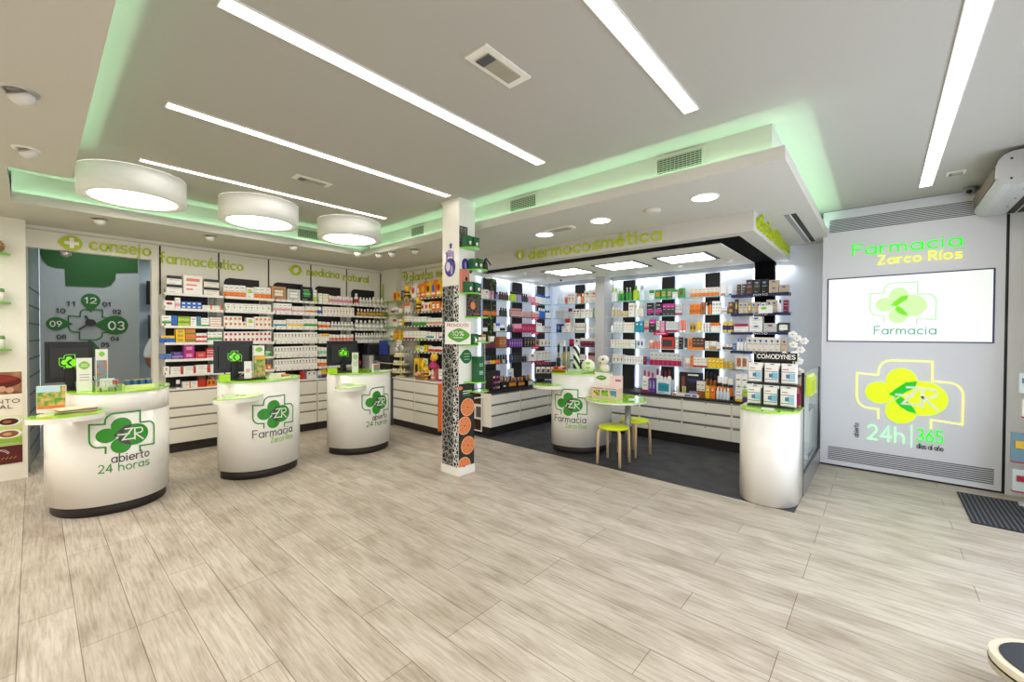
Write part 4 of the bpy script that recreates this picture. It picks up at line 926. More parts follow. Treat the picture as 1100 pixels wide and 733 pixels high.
# door mat, ribbed
b = MB().box(.565, 1.19, 5.0, 5.9, 0, .008, mat('mat_dark', '#2f2f36', .8))
for q in range(20): x = .575+q*.031; b.box(x, x+.010, 5.01, 5.89, .008, .013, mat('mat_rib', '#5d5d66', .7))
ob('door_mat', b, label='dark ribbed door mat at the foot of the entrance', cat='mat')

# left advertising panel and shelves
WP = -6.66; SB = sheetX(WP+.006)
bn = MB().box(WP, WP+.006, -.95, -.075, .17, 1.11, colmat('#f0ead8'))
bn.box(WP+.0061, WP+.007, -.95, -.08, .88, 1.105, noise_mat('hand_photo', '#b98a62', '#7c4a2c', 7, .5, .35, .6))
bn.fill([(-.30+.22*math.cos(2*PI*i/30), 1.01+.075*math.sin(2*PI*i/30)) for i in range(30)], .003, colmat('#5c1712'), SB)
bn.fill([(-.30+.19*math.cos(2*PI*i/30), 1.035+.04*math.sin(2*PI*i/30)) for i in range(30)], .0035, colmat('#8e2a1e'), SB)
for q in range(5): bn.fill([(-.36+q*.05+.028*math.cos(2*PI*i/12), .935-.012*q*(q-3)*.3+.03*math.sin(2*PI*i/12)) for i in range(12)], .0038, colmat('#d2a07c'), SB)
MAR = colmat('#5a1a1e')
text(bn, 'TRATAMIENTO', SB, -.615, .79, .036, MAR, width=.52, sw=.16, h=.003, side=False); text(bn, 'NUTRICIONAL', SB, -.64, .735, .036, MAR, width=.50, sw=.16, h=.003, side=False)
GRS = [colmat(c) for c in ('#dfe3b0', '#c5d482', '#aac75a', '#8fb63c')]
for q, gmt in enumerate(GRS): bn.box(WP+.0061, WP+.0072, -.95, -.08, .66-(q+1)*.075, .66-q*.075, gmt)
for q in range(5): bn.box(WP+.0072, WP+.0076, -.95, -.1, .645-q*.068, .648-q*.068, colmat('#f2f2dc'))
for vz, c1, c2 in ((.60, '#4e1d16', '#a06038'), (.475, '#8c5a3a', '#d0a072')):
    bn.fill([(-.17+.088*math.cos(2*PI*i/24), vz+.045*math.sin(2*PI*i/24)) for i in range(24)], .003, WHITE, SB); bn.fill([(-.17+.065*math.cos(2*PI*i/24), vz+.034*math.sin(2*PI*i/24)) for i in range(24)], .004, colmat(c1), SB)
    bn.fill([(-.18+.03*math.cos(2*PI*i/12), vz+.016*math.sin(2*PI*i/12)) for i in range(12)], .005, colmat(c2), SB)
bn.box(WP+.0061, WP+.0075, -.95, -.08, .17, .355, MAR)
bn.stroke(arc(-.27, .25, .1, .07, 20, 150, 10), .006, .003, colmat('#d9c8bc'), SB, side=False); bn.stroke(arc(-.22, .24, .06, .08, 30, 120, 8), .005, .003, colmat('#d9c8bc'), SB, side=False)
for q in range(7): bn.stroke([(-.30+q*.027, .222), (-.285+q*.027, .238)], .006, .003, colmat('#b98c3c'), SB, side=False)
ob('banner', bn, label='tall treatment poster with bowl, green field and maroon foot', cat='poster')
for z, lab, grp in ((2.30, 'green glass shelf with wicker vase at the picture edge', 1), (1.81, 'green glass shelf with white pots, middle of three by the doorway', 1), (1.34, 'green glass shelf with white pots, lowest, over the poster', 1)):
    n = 12; pts = [(WP+.002, -.55)]+[(WP+.002+.2*math.sin(PI*(.5+.5*i/n))**.7, -.5+(.36)*i/n) for i in range(n+1)]
    pts = [(WP+.002, -.5), (WP+.16, -.5)]+[(WP+.002+.158*math.cos(PI/2*i/n), -.30+.155*math.sin(PI/2*i/n)) for i in range(n+1)]
    ob('glass_shelf', MB().prism(pts, z-.014, z, LEDGE, top=LEDGE), label=lab, cat='shelf', group='green shelves on the left panel')
v = ob('vase', MB().lathe([(.03, 0), (.055, .03), (.06, .07), (.04, .11), (.02, .125)], noise_mat('wicker', '#8f6a3e', '#c9a873', 40, .7), 18), None, (WP+.09, -.235, 2.30), label='round wicker vase on the highest left panel shelf', cat='vase')
ob('neck', MB().lathe([(.012, .12), (.01, .2), (.02, .22)], colmat('#d9d2c0'), 10), v)
for z, w_ in ((1.81, 'middle'), (1.34, 'lowest')):
    for q, (y, lab) in enumerate(((-.21, 'white'), (-.265, 'orange labelled white'))):
        j = ob('cream_pot', MB().lathe([(.026, 0), (.028, .09), (.026, .10)], colmat('#f2ede2' if q == 0 else '#e8a860', .3), 14), None, (WP+.08, y, z), label=f'{lab} pot on the {w_} left panel shelf', cat='pot', group='pots on the left panel shelves')
        ob('lid', MB().lathe([(.027, .10), (.022, .135)], colmat('#e9e4d6' if q else '#6aa05a'), 14), j)

# scale platform at the lower right, only its rounded end in view
e = empty('weighing_scale', (.80, 2.60, 0), -.16, 'low oval weighing platform with dark blue top and cream rim', 'scale')
def oval(rx, ry, n=48): return [(rx*math.cos(2*PI*i/n), ry*math.sin(2*PI*i/n)) for i in range(n)]
CRM = colmat('#d9cfb6', .4)
ob('platform', MB().prism(oval(.45, .26), .135, .195, CRM, smooth=True).prism(oval(.452, .262), .158, .166, BLACK, smooth=True), e)
ob('mat_top', MB().prism(oval(.42, .23), .195, .199, colmat('#22252f', .5)), e)
ob('footprint_plate', MB().prism([(x+.06, y) for x, y in oval(.26, .15)], .199, .202, colmat('#b9b6b4', .3)), e)
for x in (-.3, .3):
    for y in (-.1, .1): ob('foot', MB().lathe([(.05, .001), (.05, .135)], colmat('#3a3a3e'), 16, (x, y)), e)
# display stand beyond it
e = empty('display_stand', (1.10, 4.18, 0), label='grey stand with a teal patterned bag, cut by the picture edge', cat='stand')
ob('base', MB().prism([(-.06, -.1), (-.08, 0), (-.06, .1), (.06, .1), (.06, -.1)], 0, .42, DGREY), e); ob('bag', MB().ball((0, 0, .52), .1, voro_mat('teal_pattern', '#3a8a8a', '#e8e0d8', 40, .5, .1, .25), 16, 10, (.95, .9, 1)), e)
# ================================================================ PRODUCTS
C = dict(white='#f3f0ea', cream='#ebe3d4', grey='#b4b4b1', black='#1c1b1d', brown='#5b3823', orange='#ee7d1c', yellow='#f3c61c', red='#cc2f2a', pink='#e59bb2', magenta='#b9278a', crimson='#b01e50', maroon='#701a38',
         purple='#5b2f88', blue='#1f68c6', navy='#1e2a68', teal='#1f8ea6', green='#3b9a3c', lime='#b4d62a', olive='#8d9c2c', beige='#cdbb9c', tan='#bb8b5c', gold='#c8a230', amber='#8c4c16', salmon='#e0826e', lilac='#a58cc4',
         clear='#dce6ec', silver='#c9ccc6', rose='#cf9a98', slate='#5f7fc0', mint='#a9d6b0', copper='#b0683c', charcoal='#3a3735', peach='#f0b48c')
def cm(n): return colmat(C[n], .35)
PAT = {'plain': [], 'band': [(0, .22, 1, .45)], 'low': [(0, 0, 1, .42)], 'top': [(0, .66, 1, 1)], 'panel': [(.22, .3, .78, .72)], 'drop': [(.36, .55, .66, .86)], 'mark': [(.4, .25, .62, .6)],
       'end': [(.82, 0, 1, 1)], 'stripe': [(0, .1, 1, .22), (0, .5, 1, .62)], 'photo': [(.12, .2, .88, .75)], 'print': [(.15, .68, .85, .84), (.15, .45, .7, .53), (.15, .22, .5, .3)], 'spot': [(.32, .62, .7, .84)], 'oval': [(.2, .45, .8, .8)], 'foot': [(0, 0, 1, .2)]}
PW = {'plain': '', 'band': 'band', 'low': 'base', 'top': 'top', 'panel': 'panel', 'drop': 'motif', 'mark': 'mark', 'end': 'end', 'stripe': 'stripes', 'photo': 'picture', 'print': 'print', 'spot': 'mark', 'oval': 'oval', 'foot': 'foot'}
UM = {}
def unit(kind, main, acc, pat):
    k = (kind, main, acc, pat)
    if k in UM: return UM[k]
    b = MB(); M, A = cm(main), cm(acc or main); kid = None
    if kind == 'box':
        b.box(-.5, .5, 0, 1, 0, 1, M)
        for (u0, v0, u1, v1) in PAT[pat]:
            y = -.012
            if pat in ('oval', 'spot', 'drop') :
                cu, cv, ru, rv = (u0+u1)/2-.5, (v0+v1)/2, (u1-u0)/2, (v1-v0)/2
                b.add([(cu+ru*math.cos(t*PI/5), y, cv+rv*math.sin(t*PI/5)) for t in range(10)], [tuple(range(10))], A)
            else: b.box(u0-.5+(.0 if u0 else -.004), u1-.5+(.0 if u1 < 1 else .004), y, 0, v0, v1, A)
        if pat != 'print':
            tc_ = cm('charcoal' if main not in ('black', 'charcoal', 'brown', 'navy', 'purple', 'maroon') else 'silver')
            b.box(-.34, .2, -.016, 0, .76, .80, tc_).box(-.34, .34, -.016, 0, .50, .53, tc_).box(-.34, .05, -.016, 0, .12, .145, tc_)
    elif kind in ('bottle', 'vial'):
        top = .74 if kind == 'bottle' else .66
        b.lathe([(.46, 0), (.5, .03), (.5, top-.12), (.42, top-.05), (.2, top)], M, 14, (0, .5))
        if pat != 'plain': b.lathe([(.503, .16), (.503, .5)], A, 14, (0, .5), caps=False)
        kid = ('cap', MB().lathe([(.24, top), (.26, top+.01), (.25, .985), (.2, 1)], A if pat == 'plain' else cm('white' if main in ('amber', 'clear', 'green', 'yellow') and acc != 'black' else ('black' if main in ('black', 'brown', 'amber') else 'white')), 12, (0, .5)))
    elif kind == 'jar':
        b.lathe([(.46, 0), (.5, .04), (.5, .62), (.44, .7)], M, 14, (0, .5))
        if pat != 'plain': b.lathe([(.504, .12), (.504, .55)], A, 14, (0, .5), caps=False)
        kid = ('lid', MB().lathe([(.46, .7), (.48, .72), (.47, .97), (.42, 1)], A if pat == 'plain' else cm('white'), 14, (0, .5)))
    elif kind == 'polish':
        b.lathe([(.42, 0), (.5, .04), (.5, .36), (.25, .42)], M, 12, (0, .5))
        kid = ('cap', MB().lathe([(.3, .42), (.34, .44), (.28, .98), (.2, 1)], A, 12, (0, .5)))
    elif kind == 'tube':
        b.v += [(-.38, .15, .16), (.38, .15, .16), (.38, .85, .16), (-.38, .85, .16), (-.5, .46, 1), (.5, .46, 1), (.5, .54, 1), (-.5, .54, 1)]
        b.m(M); b.f += [[0, 1, 5, 4], [1, 2, 6, 5], [2, 3, 7, 6], [3, 0, 4, 7], [4, 5, 6, 7], [3, 2, 1, 0]]; b.mi += [0]*6; b.sm += [False]*6
        kid = ('cap', MB().lathe([(.36, 0), (.38, .02), (.36, .16)], A, 12, (0, .5)))
    elif kind == 'pump':
        b.lathe([(.42, 0), (.5, .04), (.5, .6), (.3, .7), (.14, .74)], M, 14, (0, .5))
        if pat != 'plain': b.lathe([(.504, .15), (.504, .5)], A, 14, (0, .5), caps=False)
        kid = ('pump_head', MB().lathe([(.16, .74), (.16, .8), (.07, .82), (.07, .92)], cm('white' if pat != 'plain' else (acc or 'white')), 10, (0, .5)).box(-.12, .12, .1, .62, .92, 1, cm('white' if pat != 'plain' else (acc or 'white'))))
    elif kind == 'pouch':
        n = 8
        pr = [(-.46, 0, .1), (-.5, .05, .9), (-.47, .5, 1), (-.49, .86, .5), (-.5, .9, .04), (-.5, 1, .04)]
        for (x, z, t) in pr: b.v += [(x, .5-.42*t, z), (0, .5-.5*t, z), (-x, .5-.42*t, z), (-x, .5+.42*t, z), (0, .5+.5*t, z), (x, .5+.42*t, z)]
        b.m(M)
        for j in range(len(pr)-1):
            for i in range(6): a, c_ = j*6+i, j*6+(i+1) % 6; b.f.append([a, c_, c_+6, a+6]); b.mi.append(0); b.sm.append(False)
        e_ = (len(pr)-1)*6; b.f.append([e_+i for i in range(6)]); b.mi.append(0); b.sm.append(False)
        if pat != 'plain': b.add([(.28*math.cos(t*PI/6), -.04+.0*t, .52+.2*math.sin(t*PI/6)) for t in range(12)], [tuple(range(12))], A); b.add([(-.4, -.0, .16), (.4, -.0, .16), (.4, -.03, .26), (-.4, -.03, .26)], [(0, 1, 2, 3)], cm('white'))
    me = b.mesh(kind); km = (kid[0], kid[1].mesh(kid[0])) if kid else None
    UM[k] = (me, km); return UM[k]
ORD = 'zeroth first second third fourth fifth sixth seventh eighth ninth tenth eleventh twelfth thirteenth fourteenth fifteenth sixteenth seventeenth eighteenth nineteenth twentieth'.split()
def ordw(n):
    if n <= 20: return ORD[n]
    t = {2: 'twenty', 3: 'thirty', 4: 'forty', 5: 'fifty', 6: 'sixty'}[n//10]
    return (t[:-1]+'ieth') if n % 10 == 0 else t+'-'+ORD[n % 10]
NAMES = {'rx': {'box': 'medicine_box', 'bottle': 'supplement_bottle', 'jar': 'supplement_jar', 'vial': 'syrup_bottle', 'pouch': 'tea_pouch', 'tube': 'cream_tube', 'pump': 'pump_bottle', 'polish': 'nail_polish'},
         'cos': {'box': 'cosmetics_box', 'bottle': 'cosmetics_bottle', 'jar': 'cream_jar', 'vial': 'serum_bottle', 'pouch': 'wipes_pouch', 'tube': 'cream_tube', 'pump': 'pump_bottle', 'polish': 'nail_polish'}}
NOUN = dict(box='box', bottle='bottle', jar='jar', vial='bottle', pouch='pouch', tube='tube', pump='bottle', polish='varnish')
PLURAL = dict(box='boxes', bottle='bottles', jar='jars', vial='bottles', pouch='pouches', tube='tubes', pump='pump bottles', polish='nail varnishes')
NPROD = 0
def product(kind, main, acc, pat, x, y, z, W, Dp, H, rz, name, label, group):
    global NPROD
    me, km = unit(kind, main, acc, pat)
    o = D.objects.new(name, me); COL.objects.link(o); o.location = (x, y, z); o.scale = (W, Dp, H); o.rotation_euler.z = rz
    o['label'] = label; o['category'] = NOUN[kind] if kind != 'polish' else 'nail polish'
    if group: o['group'] = group
    if km:
        c = D.objects.new(km[0], km[1]); COL.objects.link(c); c.parent = o
    NPROD += 1; return o
def row(plane, at, z, items, rowname, place, fam='rx', dmax=.12, back=None):
    """items: (px0, px1, n, height px, kind, main, accent, pattern[, stack]) left to right as in the photo"""
    k = 0
    for it in items:
        px0, px1, n, hp, kind, main, acc, pat = it[:8]; st = it[8] if len(it) > 8 else 1
        zoff = it[9] if len(it) > 9 else 0
        f = (lambda p: onX(p, 352, at).y) if plane == 'x' else (lambda p: onY(p, 352, at).x)
        a, b_ = f(px0), f(px1); w = (b_-a)/n
        for i in range(n):
            c = a+w*(i+.5); k += 1 if not zoff else 0
            x, y = (at, c) if plane == 'x' else (c, at)
            H = hp*mpp(x, y); W = w*.965; jit = 1
            if kind in ('bottle', 'jar', 'vial', 'polish', 'pump'): Dp = min(W, dmax)
            else: Dp = min(dmax, max(.05, W*1.1)) if kind != 'tube' else min(.04, W)
            if kind != 'box' and n > 2: jit = 1-.07*((i*7+k*3) % 3)/2
            for s_ in range(st):
                lv = ('' if st == 1 else ('lower ' if s_ == 0 else ('upper ' if s_ == st-1 else 'middle ')))
                if zoff: lv = 'topmost '
                wa = f' with {acc} {PW[pat]}' if (acc and pat != 'plain') else (f' with {acc} cap' if (acc and kind in ('bottle', 'vial', 'tube', 'polish', 'pump')) else (f' with {acc} lid' if acc and kind == 'jar' else ''))
                lab = f'{lv}{main} {NOUN[kind]}{wa}, {ordw(max(k,1))} from left, {rowname}, {place}'
                if len(lab.split()) > 16: lab = f'{lv}{main} {NOUN[kind]}, {ordw(max(k,1))} from left, {rowname}, {place}'
                g = f'{main} {PLURAL[kind]} on the {rowname} {place}' if n*st > 1 else None
                product(kind, main, acc, pat, x, y, z+(zoff+s_*H*1.0 if st > 1 or zoff else 0)+.0005, W*(1 if s_ == 0 else .98), Dp, H*jit, R90 if plane == 'x' else 0, NAMES[fam][kind], lab, g)
B, V = 'box', 'bottle'
SR = ['top shelf', 'second shelf down', 'third shelf down', 'fourth shelf down', 'fifth shelf down', 'sixth shelf down']
PHX = -6.655
def multi(x0, x1, n, hp, cols, kind=B, main='white', pat='drop'):
    w = (x1-x0)/n
    return [(x0+i*w, x0+(i+1)*w, 1, hp, kind, main, cols[i % len(cols)], pat) for i in range(n)]
RX = [
 # bay beside the doorway
 (0, 0, [(179, 196, 1, 9.3, B, 'white', 'black', 'top', 2), (197, 218, 1, 20, B, 'white', 'salmon', 'print'), (219, 236, 1, 8.6, B, 'cream', 'black', 'top', 2)]),
 (0, 1, [(176, 188, 1, 8, B, 'white', 'red', 'oval'), (188.5, 194, 1, 11.5, B, 'white', 'pink', 'band'), (194.5, 217, 4, 3.9, B, 'blue', 'white', 'panel', 2), (217.5, 238, 2, 4.6, B, 'white', 'orange', 'end')]),
 (0, 2, [(174, 184, 1, 11, B, 'white', 'green', 'band'), (184, 190.5, 1, 11, B, 'blue', 'purple', 'foot'), (191, 204, 1, 5.2, B, 'lime', 'olive', 'top', 2), (204.5, 211, 1, 10, B, 'white', 'grey', 'print'), (211, 216, 1, 5.2, B, 'slate', 'green', 'low', 2), (216, 225, 1, 9, B, 'white', 'green', 'foot'), (225.5, 238, 1, 4.8, B, 'white', 'orange', 'stripe', 2)]),
 (0, 3, [(172.5, 188, 1, 7.5, B, 'blue', 'yellow', 'top'), (188.7, 199, 1, 4.8, B, 'yellow', 'gold', 'panel', 3), (199.3, 210, 1, 7.2, B, 'orange', 'green', 'band', 2), (210.5, 222, 2, 5, B, 'white', 'red', 'low', 2), (223, 238.5, 3, 11, B, 'white', 'green', 'band')]),
 (0, 4, [(172, 184.3, 1, 6, B, 'slate', 'slate', 'plain'), (184.8, 196.8, 1, 8, B, 'purple', 'lilac', 'band'), (197.2, 209, 1, 7.6, B, 'magenta', 'pink', 'panel', 2), (209.8, 221.5, 1, 7.4, B, 'red', 'salmon', 'panel'), (222, 238.5, 2, 5.3, B, 'red', 'white', 'stripe', 2)]),
 (0, 5, [(175.5, 181.5, 1, 9, B, 'white', 'salmon', 'drop'), (183, 196, 1, 8, B, 'white', 'red', 'end'), (196.8, 209.8, 1, 8, B, 'white', 'red', 'end'), (210.2, 225, 1, 8.6, B, 'white', 'red', 'end'), (225.8, 238.5, 1, 8.6, B, 'white', 'orange', 'end')]),
 # under farmacéutico
 (1, 0, [(240.3, 264, 4, 12.5, B, 'white', 'orange', 'low'), (264.5, 273, 1, 11, B, 'white', 'lime', 'oval'), (273.4, 291, 3, 12, B, 'white', 'orange', 'low')]),
 (1, 1, [(242, 291.3, 8, 8, B, 'white', 'mint', 'mark')]),
 (1, 2, [(240.5, 260, 4, 5.7, B, 'white', 'orange', 'panel', 2), (260, 264.5, 1, 5.7, B, 'white', 'orange', 'panel'), (264.8, 273.3, 1, 10, B, 'white', 'lime', 'oval'), (273.6, 291.5, 4, 5.6, B, 'white', 'orange', 'panel', 2)]),
 (1, 3, [(240.5, 291.5, 11, 5.6, B, 'white', 'red', 'panel', 2)]),
 (1, 4, [(241, 272, 5, 8, B, 'white', 'grey', 'print'), (272.5, 284, 2, 9, B, 'white', 'mint', 'spot'), (284, 291.6, 1, 6.5, B, 'green', 'white', 'print')]),
 (1, 5, [(241, 272, 4, 8, B, 'cream', 'brown', 'print'), (276, 291.5, 3, 5.2, B, 'orange', 'white', 'panel')]),
 # under the leaf emblem
 (2, 0, [(291.5, 307.5, 1, 14, B, 'tan', 'cream', 'panel'), (308.5, 322.8, 1, 12, B, 'silver', 'white', 'panel'), (323.2, 335.8, 1, 15.5, B, 'black', 'green', 'panel'), (336.5, 340.5, 1, 13, B, 'white', 'lime', 'low')]),
 (2, 1, [(294, 313.5, 4, 10, B, 'white', 'pink', 'band'), (314, 327.5, 3, 7.4, B, 'white', 'pink', 'band'), (328, 340.7, 3, 8, B, 'white', 'orange', 'band')]),
 (2, 2, [(294, 307.5, 2, 8, B, 'white', 'teal', 'band'), (308, 326, 4, 9, B, 'white', 'yellow', 'band'), (326.4, 340.8, 3, 9.7, B, 'white', 'green', 'band')]),
 (2, 3, multi(294.5, 340.8, 13, 10, ['olive', 'salmon', 'mint', 'charcoal', 'orange', 'brown', 'charcoal', 'green', 'yellow', 'maroon', 'crimson', 'beige'])),
 (2, 4, multi(294.5, 340.8, 14, 10, ['maroon', 'green', 'charcoal', 'salmon', 'orange', 'brown', 'olive', 'charcoal', 'brown', 'olive', 'grey'])),
 (2, 5, multi(294.5, 340.8, 14, 10, ['olive', 'salmon', 'brown', 'beige', 'lime', 'salmon', 'charcoal', 'green', 'brown', 'mint', 'crimson', 'green'])),
 # under medicina
 (3, 0, [(342.5, 347, 1, 9.5, B, 'white', 'lime', 'end'), (347.2, 353.5, 1, 9.2, B, 'white', 'yellow', 'end'), (354, 379.5, 9, 8, 'jar', 'white', 'pink', 'band')]),
 (3, 1, [(341.5, 346, 1, 8, 'jar', 'white', 'blue', 'band'), (347, 380.5, 10, 8.3, B, 'white', 'orange', 'mark')]),
 (3, 2, [(341.8, 355.5, 3, 7.2, 'jar', 'white', 'orange', 'band'), (356, 380.5, 7, 7.6, V, 'white', 'grey', 'band')]),
 (3, 3, [(341.5, 344.8, 1, 8, B, 'white', 'grey', 'print'), (345, 353.5, 3, 8.4, B, 'white', 'yellow', 'top'), (354, 380.5, 7, 7.6, 'jar', 'white', 'salmon', 'band')]),
 (3, 4, [(341.5, 352, 3, 8.4, 'jar', 'white', 'mint', 'band'), (352.3, 380, 7, 7.5, 'jar', 'white', 'grey', 'band')]),
 (3, 5, [(341.5, 352, 3, 8.4, 'jar', 'white', 'orange', 'band'), (352.3, 380, 7, 7.5, V, 'white', 'red', 'band')]),
 # under natural
 (4, 0, [(381.5, 386, 1, 12, V, 'white', 'red', 'band'), (386.5, 400, 4, 8.4, V, 'white', 'silver', 'band'), (400.5, 417.5, 4, 9.4, V, 'white', 'beige', 'band')]),
 (4, 1, [(384, 417.5, 10, 8, 'vial', 'amber', 'gold', 'band')]),
 (4, 2, [(382, 417.5, 8, 9.6, V, 'grey', 'white', 'band')]),
 (4, 3, [(382, 417.5, 13, 9, V, 'white', 'grey', 'band')]),
]
BP = ['doorway bay', 'farmacéutico bay', 'leaf emblem bay', 'medicina bay', 'natural bay']
for bay, sh, items in RX: row('x', PHX, ZSH[sh], items, SR[sh], BP[bay], 'rx', .11)
CT = 'cabinet top'
row('x', PHX-.01, .811, [(189, 193.5, 1, 9, 'jar', 'white', 'charcoal', 'band'), (196, 213, 2, 6.5, B, 'white', 'orange', 'end'), (213.5, 220.5, 1, 11.5, B, 'red', 'brown', 'top'), (222, 231.5, 2, 7, B, 'orange', 'amber', 'panel')], CT, 'beside the doorway', 'rx', .1)
row('x', PHX-.01, .811, [(323.5, 329, 1, 8.5, B, 'red', 'teal', 'end'), (329.5, 340, 2, 8, B, 'white', 'brown', 'spot')], CT, BP[2], 'rx', .1)
row('x', PHX-.01, .811, [(341.5, 345, 1, 8, B, 'white', 'teal', 'low'), (345.3, 350.5, 1, 9, B, 'yellow', 'purple', 'low')], CT, BP[3], 'rx', .1)
# plants shelves
PC = 'of the plants shelves'
row('y', 4.105, 2.09, [(422.5, 426, 1, 8.5, B, 'orange', 'red', 'panel'), (426.2, 430.5, 1, 9.5, B, 'yellow', 'orange', 'panel'), (430.8, 436, 1, 10, B, 'navy', 'slate', 'panel')], 'top glass shelf', 'in the corner', 'rx', .07)
row('y', 4.105, 1.87, [(418.8, 422, 1, 6, 'jar', 'white', 'crimson', 'band'), (422.3, 426.3, 1, 6.5, 'jar', 'white', 'lilac', 'band'), (427, 430.8, 1, 7.5, V, 'cream', 'orange', 'plain'), (434.5, 440.5, 1, 10.5, B, 'white', 'orange', 'top')], 'second glass shelf', 'in the corner', 'rx', .07)
row('y', 4.105, 1.65, [(422, 426, 1, 7.5, B, 'white', 'crimson', 'top'), (426.8, 430.8, 1, 7.2, 'jar', 'green', 'white', 'band'), (431.5, 434.5, 1, 9, B, 'yellow', 'olive', 'end')], 'third glass shelf', 'in the corner', 'rx', .07)
row('y', 4.105, 1.42, [(418.5, 421, 1, 9, V, 'white', 'lilac', 'band'), (421.3, 424.8, 1, 9.5, V, 'yellow', 'gold', 'plain'), (425, 428.2, 1, 9.5, B, 'orange', 'yellow', 'panel'), (428.4, 431.5, 1, 9.5, B, 'yellow', 'amber', 'end')], 'lowest glass shelf', 'in the corner', 'rx', .07)
YB_ = 4.10
row('y', YB_, 2.09, [(441.2, 446.5, 1, 17, 'pouch', 'white', 'red', 'panel'), (446.8, 451.5, 1, 16, 'pouch', 'orange', 'white', 'panel'), (451.8, 456.8, 1, 18, 'pouch', 'orange', 'yellow', 'panel'), (457, 462.5, 1, 18, 'pouch', 'yellow', 'brown', 'panel'), (462.8, 468, 1, 18.5, 'pouch', 'orange', 'blue', 'panel'), (468.2, 474, 1, 19, 'pouch', 'yellow', 'red', 'panel'), (474.3, 478.5, 1, 19, 'pouch', 'red', 'white', 'panel')], 'top shelf', PC, 'rx', .1)
row('y', YB_, 1.87, [(452, 460, 2, 10.5, 'pouch', 'cream', 'red', 'panel'), (460.2, 463.3, 1, 11, 'pouch', 'yellow', 'red', 'panel'), (463.5, 472.5, 2, 10.5, B, 'orange', 'white', 'panel'), (473, 478.3, 1, 11.5, 'pouch', 'yellow', 'orange', 'panel')], 'second shelf down', PC, 'rx', .1)
row('y', YB_, 1.65, [(434.2, 442.5, 2, 10.5, B, 'white', 'charcoal', 'low'), (443, 458, 4, 9.5, B, 'white', 'green', 'low'), (458.5, 480, 7, 8, B, 'white', 'salmon', 'band')], 'third shelf down', PC, 'rx', .1)
row('y', YB_, 1.43, [(433.5, 446, 3, 8.6, B, 'white', 'crimson', 'foot'), (446.2, 457.5, 3, 9, B, 'white', 'lime', 'foot'), (458.5, 466, 2, 8, B, 'white', 'teal', 'band'), (466, 472, 2, 8, B, 'white', 'red', 'end'), (472, 480.3, 3, 8, B, 'white', 'blue', 'band')], 'fourth shelf down', PC, 'rx', .1)
row('y', YB_, 1.23, [(446.5, 450.5, 1, 6.5, B, 'lime', 'white', 'panel'), (450.7, 455, 1, 5.6, B, 'white', 'charcoal', 'spot'), (455.3, 459, 1, 7.5, B, 'yellow', 'lime', 'panel'), (459.5, 480.4, 7, 6.6, 'jar', 'white', 'red', 'band')], 'fifth shelf down', PC, 'rx', .1)
row('y', 4.02, .806, [(445, 450, 1, 22, B, 'yellow', 'black', 'panel'), (450.4, 453.8, 1, 20, 'pouch', 'yellow', 'olive', 'panel'), (462.5, 467.5, 1, 17, 'pouch', 'salmon', 'white', 'panel'), (471, 478.5, 1, 13, B, 'white', 'magenta', 'foot')], CT, 'under the plants shelves', 'rx', .12)

# ---- cosmetics, side wall
SL_ = 'cosmetics side wall'; XF = -4.515
row('x', XF, 2.06, [(520.5, 525, 1, 9.5, B, 'cream', 'black', 'spot'), (525.3, 530.3, 1, 8.5, B, 'pink', 'black', 'spot'), (530.8, 533.3, 1, 8, V, 'charcoal', 'black', 'plain'), (533.6, 536.3, 1, 8, V, 'lilac', 'black', 'plain'), (537, 547.2, 4, 9, V, 'brown', 'black', 'plain'), (549, 555.5, 2, 10.5, V, 'lime', 'black', 'plain'), (556, 560.8, 2, 10.5, V, 'lilac', 'black', 'plain'), (561.2, 567.5, 3, 9.5, V, 'charcoal', 'black', 'plain'), (568, 576, 4, 9.6, V, 'pink', 'white', 'plain'), (576.5, 583, 3, 10.5, V, 'white', 'blue', 'plain'), (583.4, 592, 4, 9.4, V, 'clear', 'blue', 'plain')], 'top shelf', SL_, 'cos', .12)
row('x', XF, 1.81, [(520.5, 534.5, 5, 6.5, 'jar', 'orange', 'charcoal', 'plain'), (538, 545.5, 3, 9, V, 'charcoal', 'black', 'plain'), (549, 560, 5, 8.6, B, 'rose', 'brown', 'print'), (560.5, 570.5, 4, 6.6, 'jar', 'rose', 'grey', 'plain'), (572.5, 579, 3, 7, B, 'rose', 'cream', 'top'), (579.5, 586.5, 3, 11, V, 'blue', 'white', 'plain'), (587, 592, 2, 8.6, V, 'white', 'charcoal', 'plain')], 'second shelf down', SL_, 'cos', .12)
row('x', XF, 1.56, [(521, 525, 1, 6, 'jar', 'white', 'black', 'plain'), (532.5, 537, 2, 9, B, 'white', 'blue', 'top'), (537.3, 543.5, 2, 7.4, 'jar', 'white', 'black', 'band'), (546.5, 551.5, 2, 8.2, V, 'charcoal', 'black', 'plain'), (552.3, 560.5, 4, 8.6, B, 'pink', 'crimson', 'low'), (561, 576, 6, 9, B, 'crimson', 'pink', 'mark'), (577, 583.5, 3, 10.5, 'vial', 'white', 'white', 'plain'), (584.5, 592, 3, 7, B, 'cream', 'blue', 'print')], 'third shelf down', SL_, 'cos', .12)
row('x', XF, 1.31, [(522, 532.5, 4, 7.4, 'jar', 'maroon', 'black', 'plain'), (536.5, 544.3, 2, 11.5, B, 'copper', 'tan', 'panel'), (547, 561.5, 6, 9.2, B, 'purple', 'pink', 'mark'), (563, 575, 4, 10.5, B, 'black', 'gold', 'mark'), (575.5, 579.5, 1, 8, B, 'tan', 'charcoal', 'panel'), (580.5, 592, 3, 7.6, B, 'cream', 'navy', 'mark')], 'fourth shelf down', SL_, 'cos', .12)
ncol = ['rose', 'lilac', 'yellow', 'yellow', 'orange', 'orange', 'brown', 'mint', 'purple']
